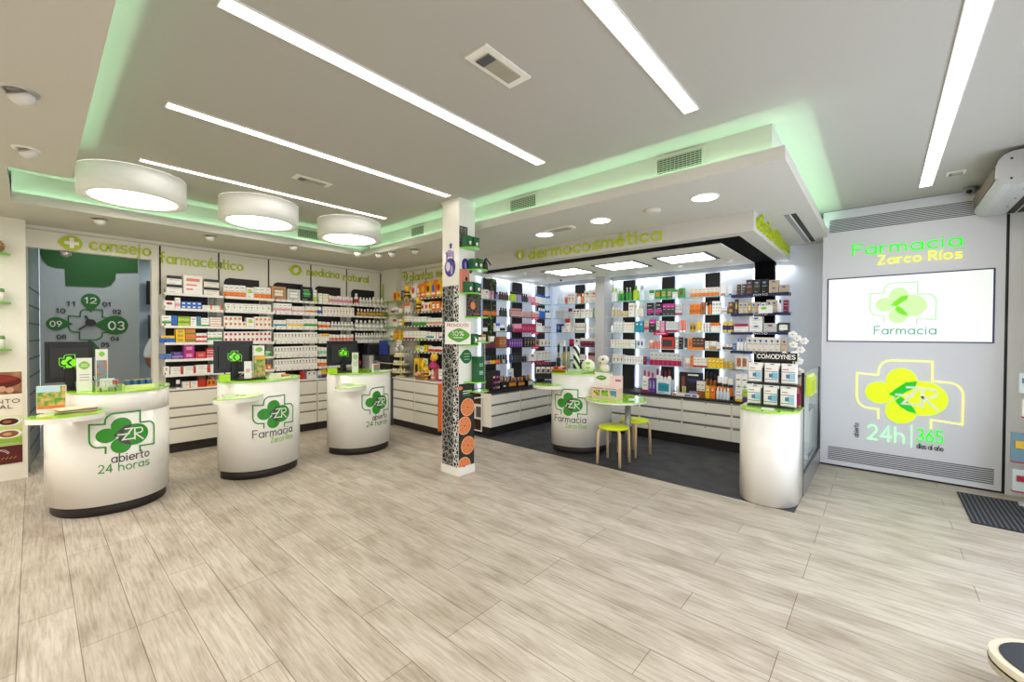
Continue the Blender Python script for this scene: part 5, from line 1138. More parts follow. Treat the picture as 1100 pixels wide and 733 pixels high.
row('x', XF, 1.06, [(522+i*2.7, 524.6+i*2.7, 1, 9, 'polish', ncol[i], 'black', 'plain') for i in range(9)]+[(549.2, 551.4, 1, 9, B, 'navy', 'slate', 'panel'), (552, 561, 3, 10, V, 'charcoal', 'black', 'plain'), (562.5, 566.5, 2, 8, V, 'charcoal', 'mint', 'plain'), (568, 576, 1, 8, B, 'white', 'black', 'spot'), (578, 592, 4, 10, B, 'cream', 'grey', 'print')], 'lowest shelf', SL_, 'cos', .12)
# ---- cosmetics, back wall
BA, BB_, YFR = 'left of grey pillar', 'right of grey pillar', 6.235
row('y', YFR, 2.06, [(597.5, 606.3, 4, 10.5, 'vial', 'clear', 'white', 'plain'), (606.7, 609.2, 1, 7.5, B, 'salmon', 'red', 'panel'), (609.6, 617.3, 2, 11.5, B, 'cream', 'salmon', 'mark'), (618.3, 622.8, 1, 10.5, V, 'white', 'orange', 'plain'), (623.2, 626.4, 1, 10.5, V, 'orange', 'white', 'plain'), (627.2, 641.5, 2, 13, B, 'cream', 'orange', 'spot')], 'top shelf', BA, 'cos')
row('y', YFR, 1.81, [(596.5, 610, 5, 8.4, B, 'silver', 'grey', 'print'), (610.5, 614.5, 1, 10.5, B, 'silver', 'maroon', 'top'), (615.5, 622.5, 2, 9.5, B, 'cream', 'charcoal', 'print'), (623.5, 636.5, 3, 9.5, B, 'cream', 'grey', 'print'), (637.2, 641.5, 1, 12, V, 'mint', 'charcoal', 'plain')], 'second shelf down', BA, 'cos')
row('y', YFR, 1.56, [(597.5, 602.3, 1, 9, B, 'navy', 'slate', 'panel'), (603.3, 606.5, 1, 6.5, B, 'white', 'grey', 'print'), (607, 612.6, 1, 15.5, B, 'white', 'red', 'top'), (613.2, 617.5, 1, 8.5, B, 'cream', 'grey', 'print'), (618, 628.5, 3, 10, B, 'cream', 'grey', 'stripe'), (632, 641.5, 2, 5, B, 'cream', 'silver', 'band')], 'third shelf down', BA, 'cos')
row('y', YFR, 1.31, [(600, 606, 2, 6, B, 'white', 'grey', 'print'), (611.5, 616.3, 1, 8, B, 'crimson', 'maroon', 'low'), (616.6, 622.8, 1, 8.5, B, 'white', 'black', 'spot'), (623.5, 641.5, 4, 9.6, B, 'maroon', 'cream', 'top')], 'fourth shelf down', BA, 'cos')
row('y', YFR, 1.06, [(598, 608, 2, 8, B, 'cream', 'grey', 'print'), (611, 620, 3, 7.8, B, 'white', 'purple', 'foot'), (621.5, 628.5, 2, 7.2, B, 'cream', 'charcoal', 'foot'), (631.5, 641.5, 2, 10, B, 'rose', 'brown', 'top')], 'lowest shelf', BA, 'cos')
row('y', YFR, 2.06, [(656, 662.5, 2, 14, V, 'white', 'lime', 'plain'), (663.2, 669.8, 2, 11.5, V, 'green', 'lime', 'plain'), (671, 677.8, 2, 14, 'pump', 'green', 'white', 'plain'), (678.5, 684.8, 1, 16, V, 'lime', 'green', 'plain'), (685.3, 690.8, 1, 15.5, V, 'clear', 'grey', 'plain'),
    (697, 702.5, 1, 10, B, 'white', 'green', 'top'), (703.5, 709, 1, 10, B, 'green', 'orange', 'panel'), (709.8, 715.3, 1, 10.5, B, 'green', 'gold', 'panel'), (716, 721.3, 1, 10.5, B, 'green', 'rose', 'panel'), (722, 727.5, 1, 10, B, 'white', 'green', 'top'), (728.5, 734, 1, 10.5, B, 'green', 'amber', 'panel'),
    (741, 771.8, 7, 9.5, B, 'cream', 'orange', 'low'), (772.5, 779.5, 1, 15, 'tube', 'white', 'orange', 'plain'), (781, 786, 1, 10.5, 'tube', 'white', 'blue', 'plain')], 'top shelf', BB_, 'cos')
row('y', YFR, 1.81, [(656, 666, 3, 11, V, 'beige', 'cream', 'plain'), (666.5, 674.5, 2, 6, B, 'beige', 'gold', 'band'), (675, 681, 1, 14.5, B, 'cream', 'grey', 'print'), (681.5, 691, 3, 12, V, 'cream', 'beige', 'plain'),
    (694.5, 701.8, 1, 14, B, 'black', 'magenta', 'band'), (704, 711, 1, 14.5, B, 'black', 'magenta', 'band'), (711.5, 724.6, 3, 12.5, B, 'charcoal', 'magenta', 'top'), (725.2, 732.5, 2, 12, B, 'silver', 'crimson', 'foot'),
    (740.5, 752, 2, 11, B, 'orange', 'copper', 'band'), (752.5, 757, 1, 13, B, 'copper', 'amber', 'panel'), (757.4, 760, 1, 12.5, 'pump', 'white', 'white', 'plain'), (760.3, 764.3, 1, 14, V, 'orange', 'charcoal', 'plain'), (764.8, 774.5, 3, 13.8, B, 'white', 'grey', 'print'), (775, 781, 1, 7.2, B, 'white', 'rose', 'band'), (782, 787.5, 1, 6.2, B, 'brown', 'gold', 'panel', 2)], 'second shelf down', BB_, 'cos')
row('y', YFR, 1.56, [(655.5, 659, 1, 10, V, 'white', 'grey', 'plain'), (659.4, 669, 3, 12.5, B, 'silver', 'white', 'print'), (669.5, 681, 4, 10.5, B, 'cream', 'beige', 'print'), (682, 691, 2, 12, B, 'teal', 'white', 'spot'), (692, 697, 1, 12, B, 'beige', 'magenta', 'band'), (697.4, 704.3, 1, 13.5, B, 'black', 'magenta', 'top'), (704.8, 708.8, 1, 12.5, B, 'silver', 'crimson', 'foot'), (709.3, 714.8, 1, 12, B, 'pink', 'navy', 'end'), (715.2, 728.5, 4, 11.5, B, 'silver', 'crimson', 'foot'), (730, 736.5, 2, 13, 'tube', 'salmon', 'white', 'plain'),
    (741, 747.5, 2, 9.5, B, 'gold', 'charcoal', 'panel'), (748.5, 753, 1, 11.5, 'tube', 'yellow', 'white', 'plain'), (754, 763, 3, 10, B, 'white', 'navy', 'end'), (763.5, 774, 4, 10, B, 'white', 'orange', 'top'), (775, 787.5, 2, 14.5, V, 'yellow', 'navy', 'band')], 'third shelf down', BB_, 'cos')
row('y', YFR, 1.31, [(656, 660, 1, 8.5, B, 'white', 'salmon', 'print'), (660.5, 677, 6, 9, B, 'cream', 'lime', 'mark'), (677.5, 683.5, 1, 9, B, 'white', 'green', 'end'), (684.5, 691.5, 2, 10, B, 'white', 'blue', 'panel'), (696.5, 702, 1, 9, 'jar', 'salmon', 'cream', 'plain'), (702.5, 708.8, 2, 11, V, 'salmon', 'grey', 'plain'), (710, 724, 1, 12.8, B, 'red', 'charcoal', 'photo'), (725.5, 729, 1, 14, B, 'silver', 'white', 'panel'), (729.5, 733, 1, 13, B, 'charcoal', 'black', 'panel'), (735, 738.3, 1, 12, 'tube', 'charcoal', 'white', 'plain'),
    (739.5, 743.8, 1, 12, B, 'orange', 'copper', 'panel'), (744.2, 756.5, 3, 13, B, 'brown', 'orange', 'foot'), (757.5, 761.8, 1, 9.5, B, 'white', 'beige', 'foot'), (762.3, 769.5, 2, 9.5, B, 'cream', 'tan', 'low'), (770.2, 774, 1, 8.5, B, 'white', 'copper', 'foot'), (775.5, 787, 3, 7, 'jar', 'white', 'brown', 'band')], 'fourth shelf down', BB_, 'cos')
row('y', YFR, 1.06, [(658, 670, 3, 9.5, B, 'cream', 'charcoal', 'mark'), (670.4, 691, 7, 8.6, B, 'white', 'rose', 'mark'), (691.4, 694.2, 1, 8.5, B, 'maroon', 'crimson', 'panel'), (695, 697.5, 1, 8.5, B, 'lilac', 'purple', 'panel'), (698.5, 732.5, 7, 14, B, 'silver', 'crimson', 'low'), (736, 741.5, 2, 9, B, 'white', 'rose', 'low'), (742, 744.5, 1, 12.5, B, 'orange', 'amber', 'plain'), (745, 760, 4, 10.5, B, 'cream', 'red', 'foot'), (760.4, 778, 4, 11, B, 'yellow', 'white', 'spot'), (778.5, 787.5, 2, 3.6, B, 'gold', 'white', 'spot', 2)], 'lowest shelf', BB_, 'cos')
NV = 'navy brand shelves'
row('y', YFR, 2.06, [(791, 795, 1, 11, B, 'brown', 'charcoal', 'panel'), (796.5, 800.6, 1, 11, B, 'charcoal', 'grey', 'print'), (801, 808, 1, 15.5, B, 'brown', 'blue', 'spot'), (808.8, 816.4, 1, 15.3, B, 'charcoal', 'slate', 'spot'), (817, 824.8, 1, 15.3, B, 'black', 'blue', 'spot'), (825.3, 835.8, 1, 6.9, B, 'beige', 'blue', 'spot', 2), (836.3, 846.6, 1, 8, B, 'beige', 'blue', 'spot')], 'top shelf', NV, 'cos')
row('y', YFR, 1.81, [(789, 792.6, 1, 15, B, 'black', 'gold', 'panel'), (793.2, 802.8, 2, 12, B, 'beige', 'blue', 'spot'), (803.4, 806.5, 1, 11, B, 'gold', 'white', 'panel'), (807, 816.6, 2, 11.5, B, 'beige', 'blue', 'spot'), (817, 822.4, 1, 11, B, 'clear', 'blue', 'spot'), (822.8, 834.3, 2, 13.6, B, 'beige', 'blue', 'spot'), (835.2, 839.5, 1, 13.5, V, 'white', 'charcoal', 'plain'), (841, 846.6, 1, 13, B, 'maroon', 'crimson', 'end')], 'second shelf', NV, 'cos')
row('y', YFR, 1.56, [(788.5, 804, 1, 9, B, 'white', 'crimson', 'top'), (804.8, 819.3, 1, 8.4, B, 'white', 'blue', 'spot', 2), (820, 834.5, 1, 9.5, B, 'silver', 'crimson', 'spot'), (835.5, 847.6, 1, 10, B, 'charcoal', 'white', 'photo')], 'third shelf', NV, 'cos')
row('y', YFR, 1.31, [(787.5, 790.5, 1, 8, B, 'slate', 'grey', 'panel'), (791, 798.5, 2, 13, V, 'white', 'blue', 'plain'), (799.2, 802, 1, 14, V, 'white', 'grey', 'plain'), (802.5, 838.8, 6, 15, B, 'cream', 'blue', 'spot'), (839.2, 846, 1, 14.5, B, 'beige', 'blue', 'spot')], 'fourth shelf', NV, 'cos')
ob('glass_shelf', MB().box(-1.52, -1.31, 6.22, 6.355, 1.05, 1.06, SHGLASS, faces={'-y': GEDGE}), label='short lowest glass shelf under the navy shelves', cat='shelf', group='glass cosmetics shelves')
row('y', YFR, 1.06, [(791, 803.2, 2, 15.5, B, 'white', 'copper', 'photo'), (804, 808.5, 1, 12, B, 'white', 'copper', 'photo')], 'lowest shelf', NV, 'cos', .1)
# black counter tops
KT = 'black counter top'
row('y', 6.02, .661, [(690.5, 696.8, 1, 15, B, 'white', 'crimson', 'foot'), (697.5, 704.5, 2, 16, B, 'purple', 'lilac', 'panel'), (705.5, 721.3, 1, 15, B, 'clear', 'teal', 'photo')], KT, 'behind the round table', 'cos', .12)
row('y', 6.16, .661, [(690, 703, 3, 22, V, 'white', 'crimson', 'plain'), (704, 721, 4, 25, V, 'cream', 'maroon', 'plain')], KT, 'rear row, behind table', 'cos', .1)
row('y', 6.02, .661, [(749, 758, 2, 17.5, B, 'cream', 'amber', 'low'), (758.5, 763, 1, 13.5, B, 'yellow', 'white', 'spot'), (763.3, 768.8, 1, 13.5, B, 'orange', 'white', 'spot'), (769.6, 784.5, 4, 13, V, 'clear', 'white', 'plain'), (790.5, 798.5, 1, 13, B, 'white', 'yellow', 'foot'), (799, 805, 1, 13, B, 'lime', 'purple', 'low')], KT, 'beside pedestal', 'cos', .1)
row('y', 6.16, .661, [(748, 757, 2, 25, V, 'amber', 'blue', 'plain'), (757.5, 770, 3, 27, V, 'amber', 'black', 'plain'), (770.5, 788, 3, 23.5, 'jar', 'black', 'orange', 'top'), (791, 804, 2, 28, B, 'white', 'mint', 'mark')], KT, 'rear row, beside pedestal', 'cos', .1)
# ================================================================ DISPLAYS AND SMALL THINGS
def leafmark(b, mp, cu, cv, rx, rz, mt=None, lines=0):
    b.fill([(cu+rx*math.cos(t), cv+rz*math.sin(t)*(1-.25*abs(math.cos(t)))) for t in [2*PI*i/20 for i in range(20)]], .0015, mt or LGREEN, mp, side=False)
    for q in range(lines): b.stroke([(cu-rx*.5, cv+rz*(.2-.4*q)), (cu+rx*.5, cv+rz*(.2-.4*q))], rz*.16, .003, WHITE, mp, side=False)
def at_front(cxp, z, x): v = onX(cxp, 390, x); return v.y
# monitors on the three counters: dark backs with the lime clover
def monitor(px0, px1, py0, py1, X, base, lab):
    a, b_ = onX(px0, py0, X), onX(px1, py1, X); y0, y1, z1, z0 = a.y, b_.y, a.z, b_.z; cy = (y0+y1)/2; w = (y1-y0)/2
    e = empty('monitor', (X, cy, 1.02), label=lab, cat='monitor', group='dark monitor backs on the counters')
    ob('housing', MB().box(-.03, 0, -w, w, z0-1.02, z1-1.02, BLACK).box(0, .018, -w*.8, w*.78, z0-1.02+.045, z1-1.02-.05, mat('monitor_back', '#2b2a2b', .5)), e)
    ob('stand', MB().box(-.02, .03, -.03, .03, .012, z0-1.02+.12, BLACK), e)
    ob('base', MB().box(-.07, .10, -.12, .12, .001, .014, BLACK), e)
    lg = MB(); LM = mat('logo_lime', '#7ee02a', .4, emit=.15, ecol='#7ee02a'); emblem(lg, lambda u, v, h: (.0185+h, u, v), -.0, (z0+z1)/2-1.02-.0, .125, LM, LM, BLACK, None, h=.001, lw=9, kx=.66)
    ob('logo', lg, e, label='lime clover emblem')
    ob('cable', MB().tube([(.02, w*.55, z0-1.02+.03), (.03, w*.5, z0-1.02-.0), (.02, w*.25, .03)], .005, colmat('#cfcfcf'), 6), e)
    # screen face on the staff side
    ob('screen', MB().box(-.032, -.0301, -w+.015, w-.015, z0-1.02+.015, z1-1.02-.015, mat('screen_off', '#20242c', .2)), e)
    return e
monitor(47.5, 101, 367.5, 409, -5.17, 0, 'dark monitor back with lime clover, on the counter beside the banner')
monitor(230, 272, 366.5, 399, -5.20, 0, 'dark monitor back with lime clover, on the middle counter')
monitor(352, 384, 366.5, 391.5, -5.24, 0, 'dark monitor back with lime clover, on the counter nearest the corner')
def card(px0, px1, py0, py1, X, lab, tilt=0, zb=1.0205, body=WHITE, extra=None, d=.012, cat='sign', name='card_sign'):
    a, b_ = onX(px0, py0, X), onX(px1, py1, X); w, h = (b_.y-a.y)/2, a.z-zb
    b = MB().box(-w, w, 0, d, 0, h, body)
    mp = lambda u, v, hh: (u, -hh, v)
    if extra: extra(b, mp, w, h)
    o = ob(name, b, None, (X, (a.y+b_.y)/2, zb), R90, label=lab, cat=cat); 
    if tilt: o.rotation_euler.x = 0; o.rotation_euler = (0, 0, R90+tilt)
    return o
PH1 = noise_mat('leaflet_picture', '#c8783c', '#6f9fc4', 22, .4, .4, .6); PH2 = noise_mat('leaflet_picture_green', '#e3b26a', '#4f9a3c', 26, .4, .4, .6)
def green_card(b, mp, w, h): leafmark(b, mp, 0, h*.78, w*.75, h*.13, LGREEN, 2); [b.stroke([(-w*.6, h*z), (w*.6, h*z)], h*.02, .001, GREY, mp, side=False) for z in (.5, .42, .34)]
card(82, 99, 385, 413, -4.95, 'white card with a green leaf in front of the left monitor', extra=green_card, zb=1.021)
card(102.5, 116, 375.5, 408, -5.12, 'leaflet dispenser with blue and brown pictures beside the left monitor', extra=lambda b, mp, w, h: (leafmark(b, mp, 0, h*.88, w*.5, h*.07), b.box(-w*.85, w*.85, -.002, 0, h*.05, h*.72, PH1)), cat='leaflet dispenser', name='leaflet_dispenser', d=.05)
# trolley-like wire rack and blue cans
e = empty('wire_trolley', (-4.90, .42, 1.02), label='miniature wire trolley of leaflets on the first counter', cat='trolley')
w_ = MB()
for z, s_ in ((.03, 1), (.085, 1.1)):
    q = [(-.03*s_, -.07*s_, z), (.03*s_, -.07*s_, z), (.03*s_, .05*s_, z), (-.03*s_, .05*s_, z), (-.03*s_, -.07*s_, z)]; w_.tube(q, .002, STEEL, 5)
for k in range(6): y = -.07+k*.024; w_.tube([(.03, y, .03), (.033, y*1.1, .085)], .0015, STEEL, 5); w_.tube([(-.03, y, .03), (-.033, y*1.1, .085)], .0015, STEEL, 5)
w_.tube([(-.03, -.09, .12), (.03, -.09, .12)], .004, GREY, 6).tube([(.03, -.077, .085), (.03, -.09, .12)], .002, STEEL, 5).tube([(-.03, -.077, .085), (-.03, -.09, .12)], .002, STEEL, 5)
ob('basket', w_, e)
for k, (x, y) in enumerate([(-.025, -.05), (.025, -.05), (-.025, .04), (.025, .04)]): ob('wheel', MB().tube([(x, y-.003, .012), (x, y+.003, .012)], .011, DGREY, 10).tube([(x, y, .014), (x, y, .03)], .002, STEEL, 5), e)
ob('leaflets', MB().box(-.02, .02, -.055, .035, .033, .1, colmat('#e9e6df')).box(-.02, .022, .02, .06, .05, .09, colmat('#b8434a')), e)
tr = empty('can_tray', (-5.0, .62, 1.02), .1, 'yellow tray of small blue cans on the first counter', 'tray')
ob('tray', MB().box(-.05, .05, -.10, .10, 0, .012, colmat('#f0e7a8')).box(.045, .05, -.10, .10, .012, .03, colmat('#f0e7a8')).box(-.05, .05, -.10, -.095, .012, .03, colmat('#f0e7a8')), tr)
for k in range(8):
    x, y = -.025+.045*(k//4), -.072+.047*(k % 4)
    c_ = ob('small_can', MB().lathe([(.019, 0), (.02, .003), (.02, .045), (.017, .05)], colmat('#2a63ad'), 12), None, Matrix.Rotation(.1, 3, 'Z') @ Vector((x, y, 0))+Vector((-5.0, .62, 1.0325)), label=f'small blue can, {ORD[k%4+1]} along the {"rear" if k<4 else "front"} row of the tray', cat='can', group='blue cans in the yellow tray')
    ob('lid', MB().lathe([(.02, .05), (.02, .058), (.015, .06)], colmat('#8c8a42'), 12), c_)
# brochure and magazines on the low side shelf

b = MB().box(-.08, .08, 0, .02, 0, .21, WHITE); b.box(-.078, .078, -.001, 0, .05, .205, PH2); b.box(-.078, .078, -.002, 0, .03, .055, ORG); b.box(-.078, .05, -.002, 0, .16, .205, colmat('#bcdcec'))
ob('brochure_stand', b, None, (-4.87, .09, .8805), R90-.25, label='upright brochure with a garden picture on the low side shelf', cat='brochure')
for k, (c1, dz) in enumerate((('#8f7a66', 0), ('#b8a88e', .009), ('#9c5a48', .018), ('#e9e2c8', .027))):
    ob('magazine', MB().box(-.075, .075, -.11, .11, 0, .0085, WHITE, faces={'+z': colmat(c1), '+x': colmat(c1), '-y': colmat(c1)}), None, (-4.78, .22, .8805+dz), .12*k-.1, label=f'magazine lying on the low side shelf, {["bottom", "second from bottom", "third from bottom", "topmost"][k]} of its stack', cat='magazine', group='magazines on the side shelf')
for (px, py, n_, lab) in ((252, 423, 2, 'middle'), (377, 411.5, 1, 'third')):
    v = onZ(px, py+2, .88)
    for k in range(n_): ob('leaflet_stack', MB().box(-.05, .05, -.1+k*.12, .0+k*.1, 0, .014, WHITE, faces={'+z': colmat('#d9cfc0' if n_ > 1 else '#7a5a3c')}), None, (v.x, v.y, .8805), .1, label=f'low stack of leaflets on the {lab} counter side shelf, {["near", "far"][k]} one', cat='leaflets')
# counter two
lb = MB().box(-.025, .025, -.045, .045, 0, .07, colmat('#b4e61e')); ob('pen_box', lb, None, (-4.98, at_front(241, 0, -4.98), 1.0205), label='bright lime pen box below the middle monitor', cat='box')
card(262.5, 270.5, 388.5, 401, -5.0, 'tiny white card leaning beside the middle monitor', extra=lambda b, mp, w, h: b.box(-w*.6, w*.6, -.002, 0, h*.4, h*.6, colmat('#e9aab4')))
card(272.5, 284, 371.5, 395, -5.1, 'snack display with green leaf header and orange front on middle counter', extra=lambda b, mp, w, h: (leafmark(b, mp, 0, h*.88, w*.7, h*.08), b.box(-w, w, -.03, 0, 0, h*.7, PH2), b.box(-w, w, -.032, -.03, h*.58, h*.7, colmat('#f0b429'))), cat='display', name='snack_display', d=.04)
ob('flyer_tray', MB().box(-.05, .05, -.09, .09, 0, .012, WHITE).box(-.05, -.045, -.09, .09, .012, .05, WHITE).box(-.04, .04, -.08, -.01, .012, .05, colmat('#e9e4d8')).box(-.03, .045, .01, .085, .012, .035, colmat('#d98a4a')), None, (-5.0, 1.80, 1.0205), .2, label='open tray of flyers on the middle counter', cat='tray')
ob('keyboard', MB().box(-.05, .05, -.14, .14, 0, .014, BLACK), None, (-5.02, 1.52, 1.0205), .2, label='black keyboard edge below the middle monitor', cat='keyboard', bevel=.003)
# counter three
ob('pen_box', MB().box(-.025, .025, -.05, .05, 0, .065, colmat('#b4e61e')), None, (-5.05, at_front(357, 0, -5.05), 1.0205), label='bright lime pen box below the monitor nearest the corner', cat='box')
ob('brochure_holder', MB().box(-.01, .01, -.07, .06, 0, .10, colmat('#e8e2d6')).box(.01, .012, -.06, .05, .01, .09, PH1), None, (-5.0, 2.98, 1.0205), .35, label='folded brochures standing on the corner counter', cat='brochure')
card(378.5, 385, 379, 398, -5.05, 'narrow tilted card with a green leaf by the corner monitor', extra=green_card)
ob('open_booklet', MB().prism([(-.06, -.09), (.06, -.07), (.05, .09), (-.05, .08)], 0, .012, WHITE, top=PH1), None, (-4.98, 3.12, 1.0205), .3, label='open booklet lying on the corner counter', cat='booklet')

# desk corner behind the third counter
DX = -6.62
ob('printer', MB().prism([(-.14, -.2), (.12, -.2), (.14, .2), (-.14, .2)], 0, .17, mat('printer_black', '#232327', .35)).box(-.10, .10, -.16, .16, .17, .20, DGREY), None, (-6.72, 3.98, 1.16), label='black printer on file boxes in the dark niche', cat='printer', bevel=.01)
ob('file_box', MB().box(-.1, .1, -.18, .18, 0, .345, colmat('#a09c98')).box(.1, .103, -.16, -.09, .02, .33, WHITE).box(.1, .103, -.04, .03, .02, .33, colmat('#d6d2cc')), None, (-6.72, 3.98, .8115), label='grey file box block under the black printer', cat='box')
ob('file_box', MB().box(-.08, .08, -.045, .045, 0, .30, WHITE), None, (-6.75, 3.58, .8115), label='white upright folder standing left in the dark niche', cat='folder')
t_ = ob('marker_bottle', MB().lathe([(.02, 0), (.02, .16), (.01, .18)], BLACK, 12), None, (-6.70, 3.69, .8115), label='black bottle with a red cap in the dark niche', cat='bottle'); ob('cap', MB().lathe([(.016, .18), (.016, .24)], colmat('#d8282c'), 12), t_)
e = empty('office_printer', (-6.30, 4.0, 0), label='bulky dark machine on a stand behind the corner counter', cat='machine')
ob('stand', MB().box(-.2, .2, -.12, .12, .001, .86, DGREY), e); ob('housing', MB().box(-.22, .22, -.15, .14, .86, 1.02, BLACK).box(-.22, .22, -.15, .14, 1.06, 1.16, mat('printer_black')), e, bevel=.01)
ob('paper', MB().box(-.18, .2, -.12, .1, 1.022, 1.035, WHITE), e); ob('inner', MB().box(-.2, .2, -.05, .12, 1.02, 1.06, BLACKB), e); ob('cable', MB().tube([(.1, -.16, .95), (.16, -.18, .90), (.21, -.17, .93)], .007, colmat('#c42a2a'), 6), e)
ob('display_board', MB().prism([(-.10, 0), (.13, 0), (.13, .008), (-.10, .008)], 0, .24, colmat('#2a3f8e')), None, (-6.33, 3.90, 1.165), .1, label='dark blue board standing on the machine below the corner shelves', cat='board')
# rotating tiers of little bottles
e = empty('tiered_stand', (-5.99, 4.03, .806), label='round three-tier cream stand of tiny bottles', cat='display stand')
CRT = colmat('#e6ddb0')
ob('pole', MB().lathe([(.09, 0), (.09, .02), (.02, .03), (.02, .44)], CRT, 20), e)
for q, z in enumerate((.07, .20, .33)):
    r = .15-.018*q; t_ = ob('tier', MB().lathe([(r, z), (r+.006, z+.02), (r, z+.022)], CRT, 28), e)
for q, z in enumerate((.07, .20, .33)):
    r = .125-.018*q
    for k in range(9):
        a = PI+PI*(k+.5)/9; x, y = -5.99+r*math.cos(a), 4.03+r*math.sin(a)
        b_ = ob('tiny_bottle', MB().lathe([(.014, 0), (.015, .045), (.008, .052)], colmat('#efe6c0'), 8), None, (x, y, .806+z+.0225), label=f'tiny cream bottle, {ORD[k+1]} from left on the {["lowest", "middle", "top"][q]} tier of the stand', cat='bottle', group='tiny bottles on the tiered stand')
        ob('cap', MB().lathe([(.009, .052), (.008, .068)], colmat('#5a6a34'), 8), b_)
# flowers above it, basket, plush bees
e = empty('flower_bunch', (-5.93, 4.0, 1.31), label='bunch of pale artificial flowers above the tiered stand', cat='flowers')
random.seed(11)
for k in range(9):
    x, y, z = random.uniform(-.14, .14), random.uniform(-.05, .03), random.uniform(-.06, .08)
    pb = MB()
    for q in range(5): a = 2*PI*q/5+k; pb.ball((x+.022*math.cos(a), y-.01, z+.022*math.sin(a)), .018, colmat(['#f1e9e2', '#e9c8b8', '#f7f3ec'][k % 3]), 8, 5, (1, .5, 1))
    pb.ball((x, y-.02, z), .008, colmat('#7a4636'), 6, 4); ob('blossom', pb, e)
ob('stem', MB().tube([(0, 0, -.08), (0, 0, .0), (.08, 0, .05)], .004, colmat('#47632f'), 6).tube([(0, 0, .0), (-.08, 0, .05)], .004, colmat('#47632f'), 6), e)
e = empty('wicker_basket', (-5.38, 3.99, .806), label='flat wicker basket of wrapped sweets on the plants cabinet', cat='basket')
ob('basket', MB().lathe([(.10, 0), (.15, .06), (.155, .065), (.13, .05), (.0, .045)], noise_mat('basket_weave', '#8a6236', '#c49a5c', 60, .7), 24, sx=1.1, sy=.6), e)
sw_ = MB(); random.seed(5)
for k in range(40): sw_.ball((random.uniform(-.12, .12), random.uniform(-.06, .05), random.uniform(.055, .11)), .016, cm(random.choice(['white', 'salmon', 'orange', 'cream', 'brown', 'peach'])), 6, 4, (1.3, 1, .8))
ob('sweets', sw_, e, kind='stuff')
def bee(x, y, z, s, lab, hang=False):
    e = empty('plush_bee', (x, y, z), label=lab, cat='plush toy', group='yellow and black plush bees')
    b = MB()
    for k in range(5): zz = .02+k*.022; r = [.035, .045, .047, .043, .03][k]; b.lathe([(r*.9*s, zz*s), (r*s, (zz+.011)*s), (r*.9*s, (zz+.022)*s)], colmat('#f2b81c' if k % 2 == 0 else '#2a211c'), 14, caps=k in (0, 4))
    ob('body', b, e); ob('head', MB().ball((0, 0, .165*s), .045*s, colmat('#f5c428'), 14, 10).ball((-.018*s, -.038*s, .175*s), .01*s, WHITE, 6, 4).ball((.018*s, -.038*s, .175*s), .01*s, WHITE, 6, 4), e)
    for sx in (-1, 1):
        ob('wing', MB().ball((sx*.055*s, .02*s, .11*s), .035*s, colmat('#f4e9c4'), 8, 6, (1, .25, 1.2)), e); ob('antenna', MB().tube([(sx*.012*s, 0, .2*s), (sx*.03*s, -.01*s, .24*s)], .004*s, BLACK, 5).ball((sx*.03*s, -.01*s, .24*s), .009*s, BLACK, 6, 4), e)
    for sx in (-1, 1): ob('leg', MB().tube([(sx*.02*s, 0, .025*s), (sx*.03*s, -.04*s, .01*s)], .013*s, colmat('#f2b81c'), 6), e)
v = onY(473.5, 300, 4.08); bee(v.x, 4.15, 2.383, 1.1, 'plush bee sitting highest, on top of the pouches by the column')
v = onY(438.5, 318, 4.05); bee(-5.93, 4.11, 2.0905, 1.15, 'plush bee at the left end of the top shelf of pouches')
v = onY(449, 330, 4.04); bee(-5.62, 4.12, 1.8705, 1.2, 'plush bee at the left end of the second plants shelf')
v = onY(456.5, 400, 3.97); bee(v.x, 4.0, .806, 1.0, 'plush bee standing among the yellow packs on the plants cabinet')
e = empty('plush_doll', (-5.09, 4.0, 1.0), label='small yellow hooded plush in a pink skirt at the cabinet end', cat='plush toy')
ob('head', MB().ball((0, 0, .15), .06, colmat('#e9a83a'), 14, 10, (1, .8, .85)).ball((0, .01, .165), .068, colmat('#f3c322'), 14, 10, (1, .7, .9)), e)
ob('skirt', MB().lathe([(.085, 0), (.08, .03), (.035, .1)], colmat('#b02a5e'), 16), e)
card_ = MB().box(-.06, .06, -.006, 0, 0, .13, WHITE); leafmark(card_, lambda u, v, h: (u, -.006-h, v), 0, .08, .042, .03, LGREEN, 2)
ob('card_sign', card_, None, (-5.42, 4.10, 1.0), label='white card with a green leaf leaning over the wicker basket', cat='sign')

# side counter top displays
SX = -4.40
def cx4(px): return onX(px, 410, SX).y
e = empty('makeup_tower', (SX, cx4(533.5), .661), R90, 'tall black make-up tower at the near end of the side counter', 'display'); 
ob('housing', MB().box(-.09, .08, 0, .16, 0, .27, BLACK).prism([(-.09, 0), (.08, 0), (.08, .16), (-.09, .16)], .27, .30, BLACK), e); 
mm = MB()
for k in range(3):
    for q in range(4): mm.box(-.075+q*.037, -.05+q*.037, -.008, 0, .03+k*.08, .06+k*.08, colmat(['#c9568a', '#7a5ac0', '#e0a040', '#e6dcd6', '#b82a5a'][(k*4+q) % 5]))
ob('palettes', mm, e)
bins = [(538.5, 545.5, .20, 'black organiser of pencils beside the make-up tower'), (546, 555, .18, 'black organiser with orange trays in the middle of the counter'), (556, 564, .15, 'black organiser with amber tubes on the side counter'), (566.5, 573.5, .17, 'black box with white print on the side counter')]
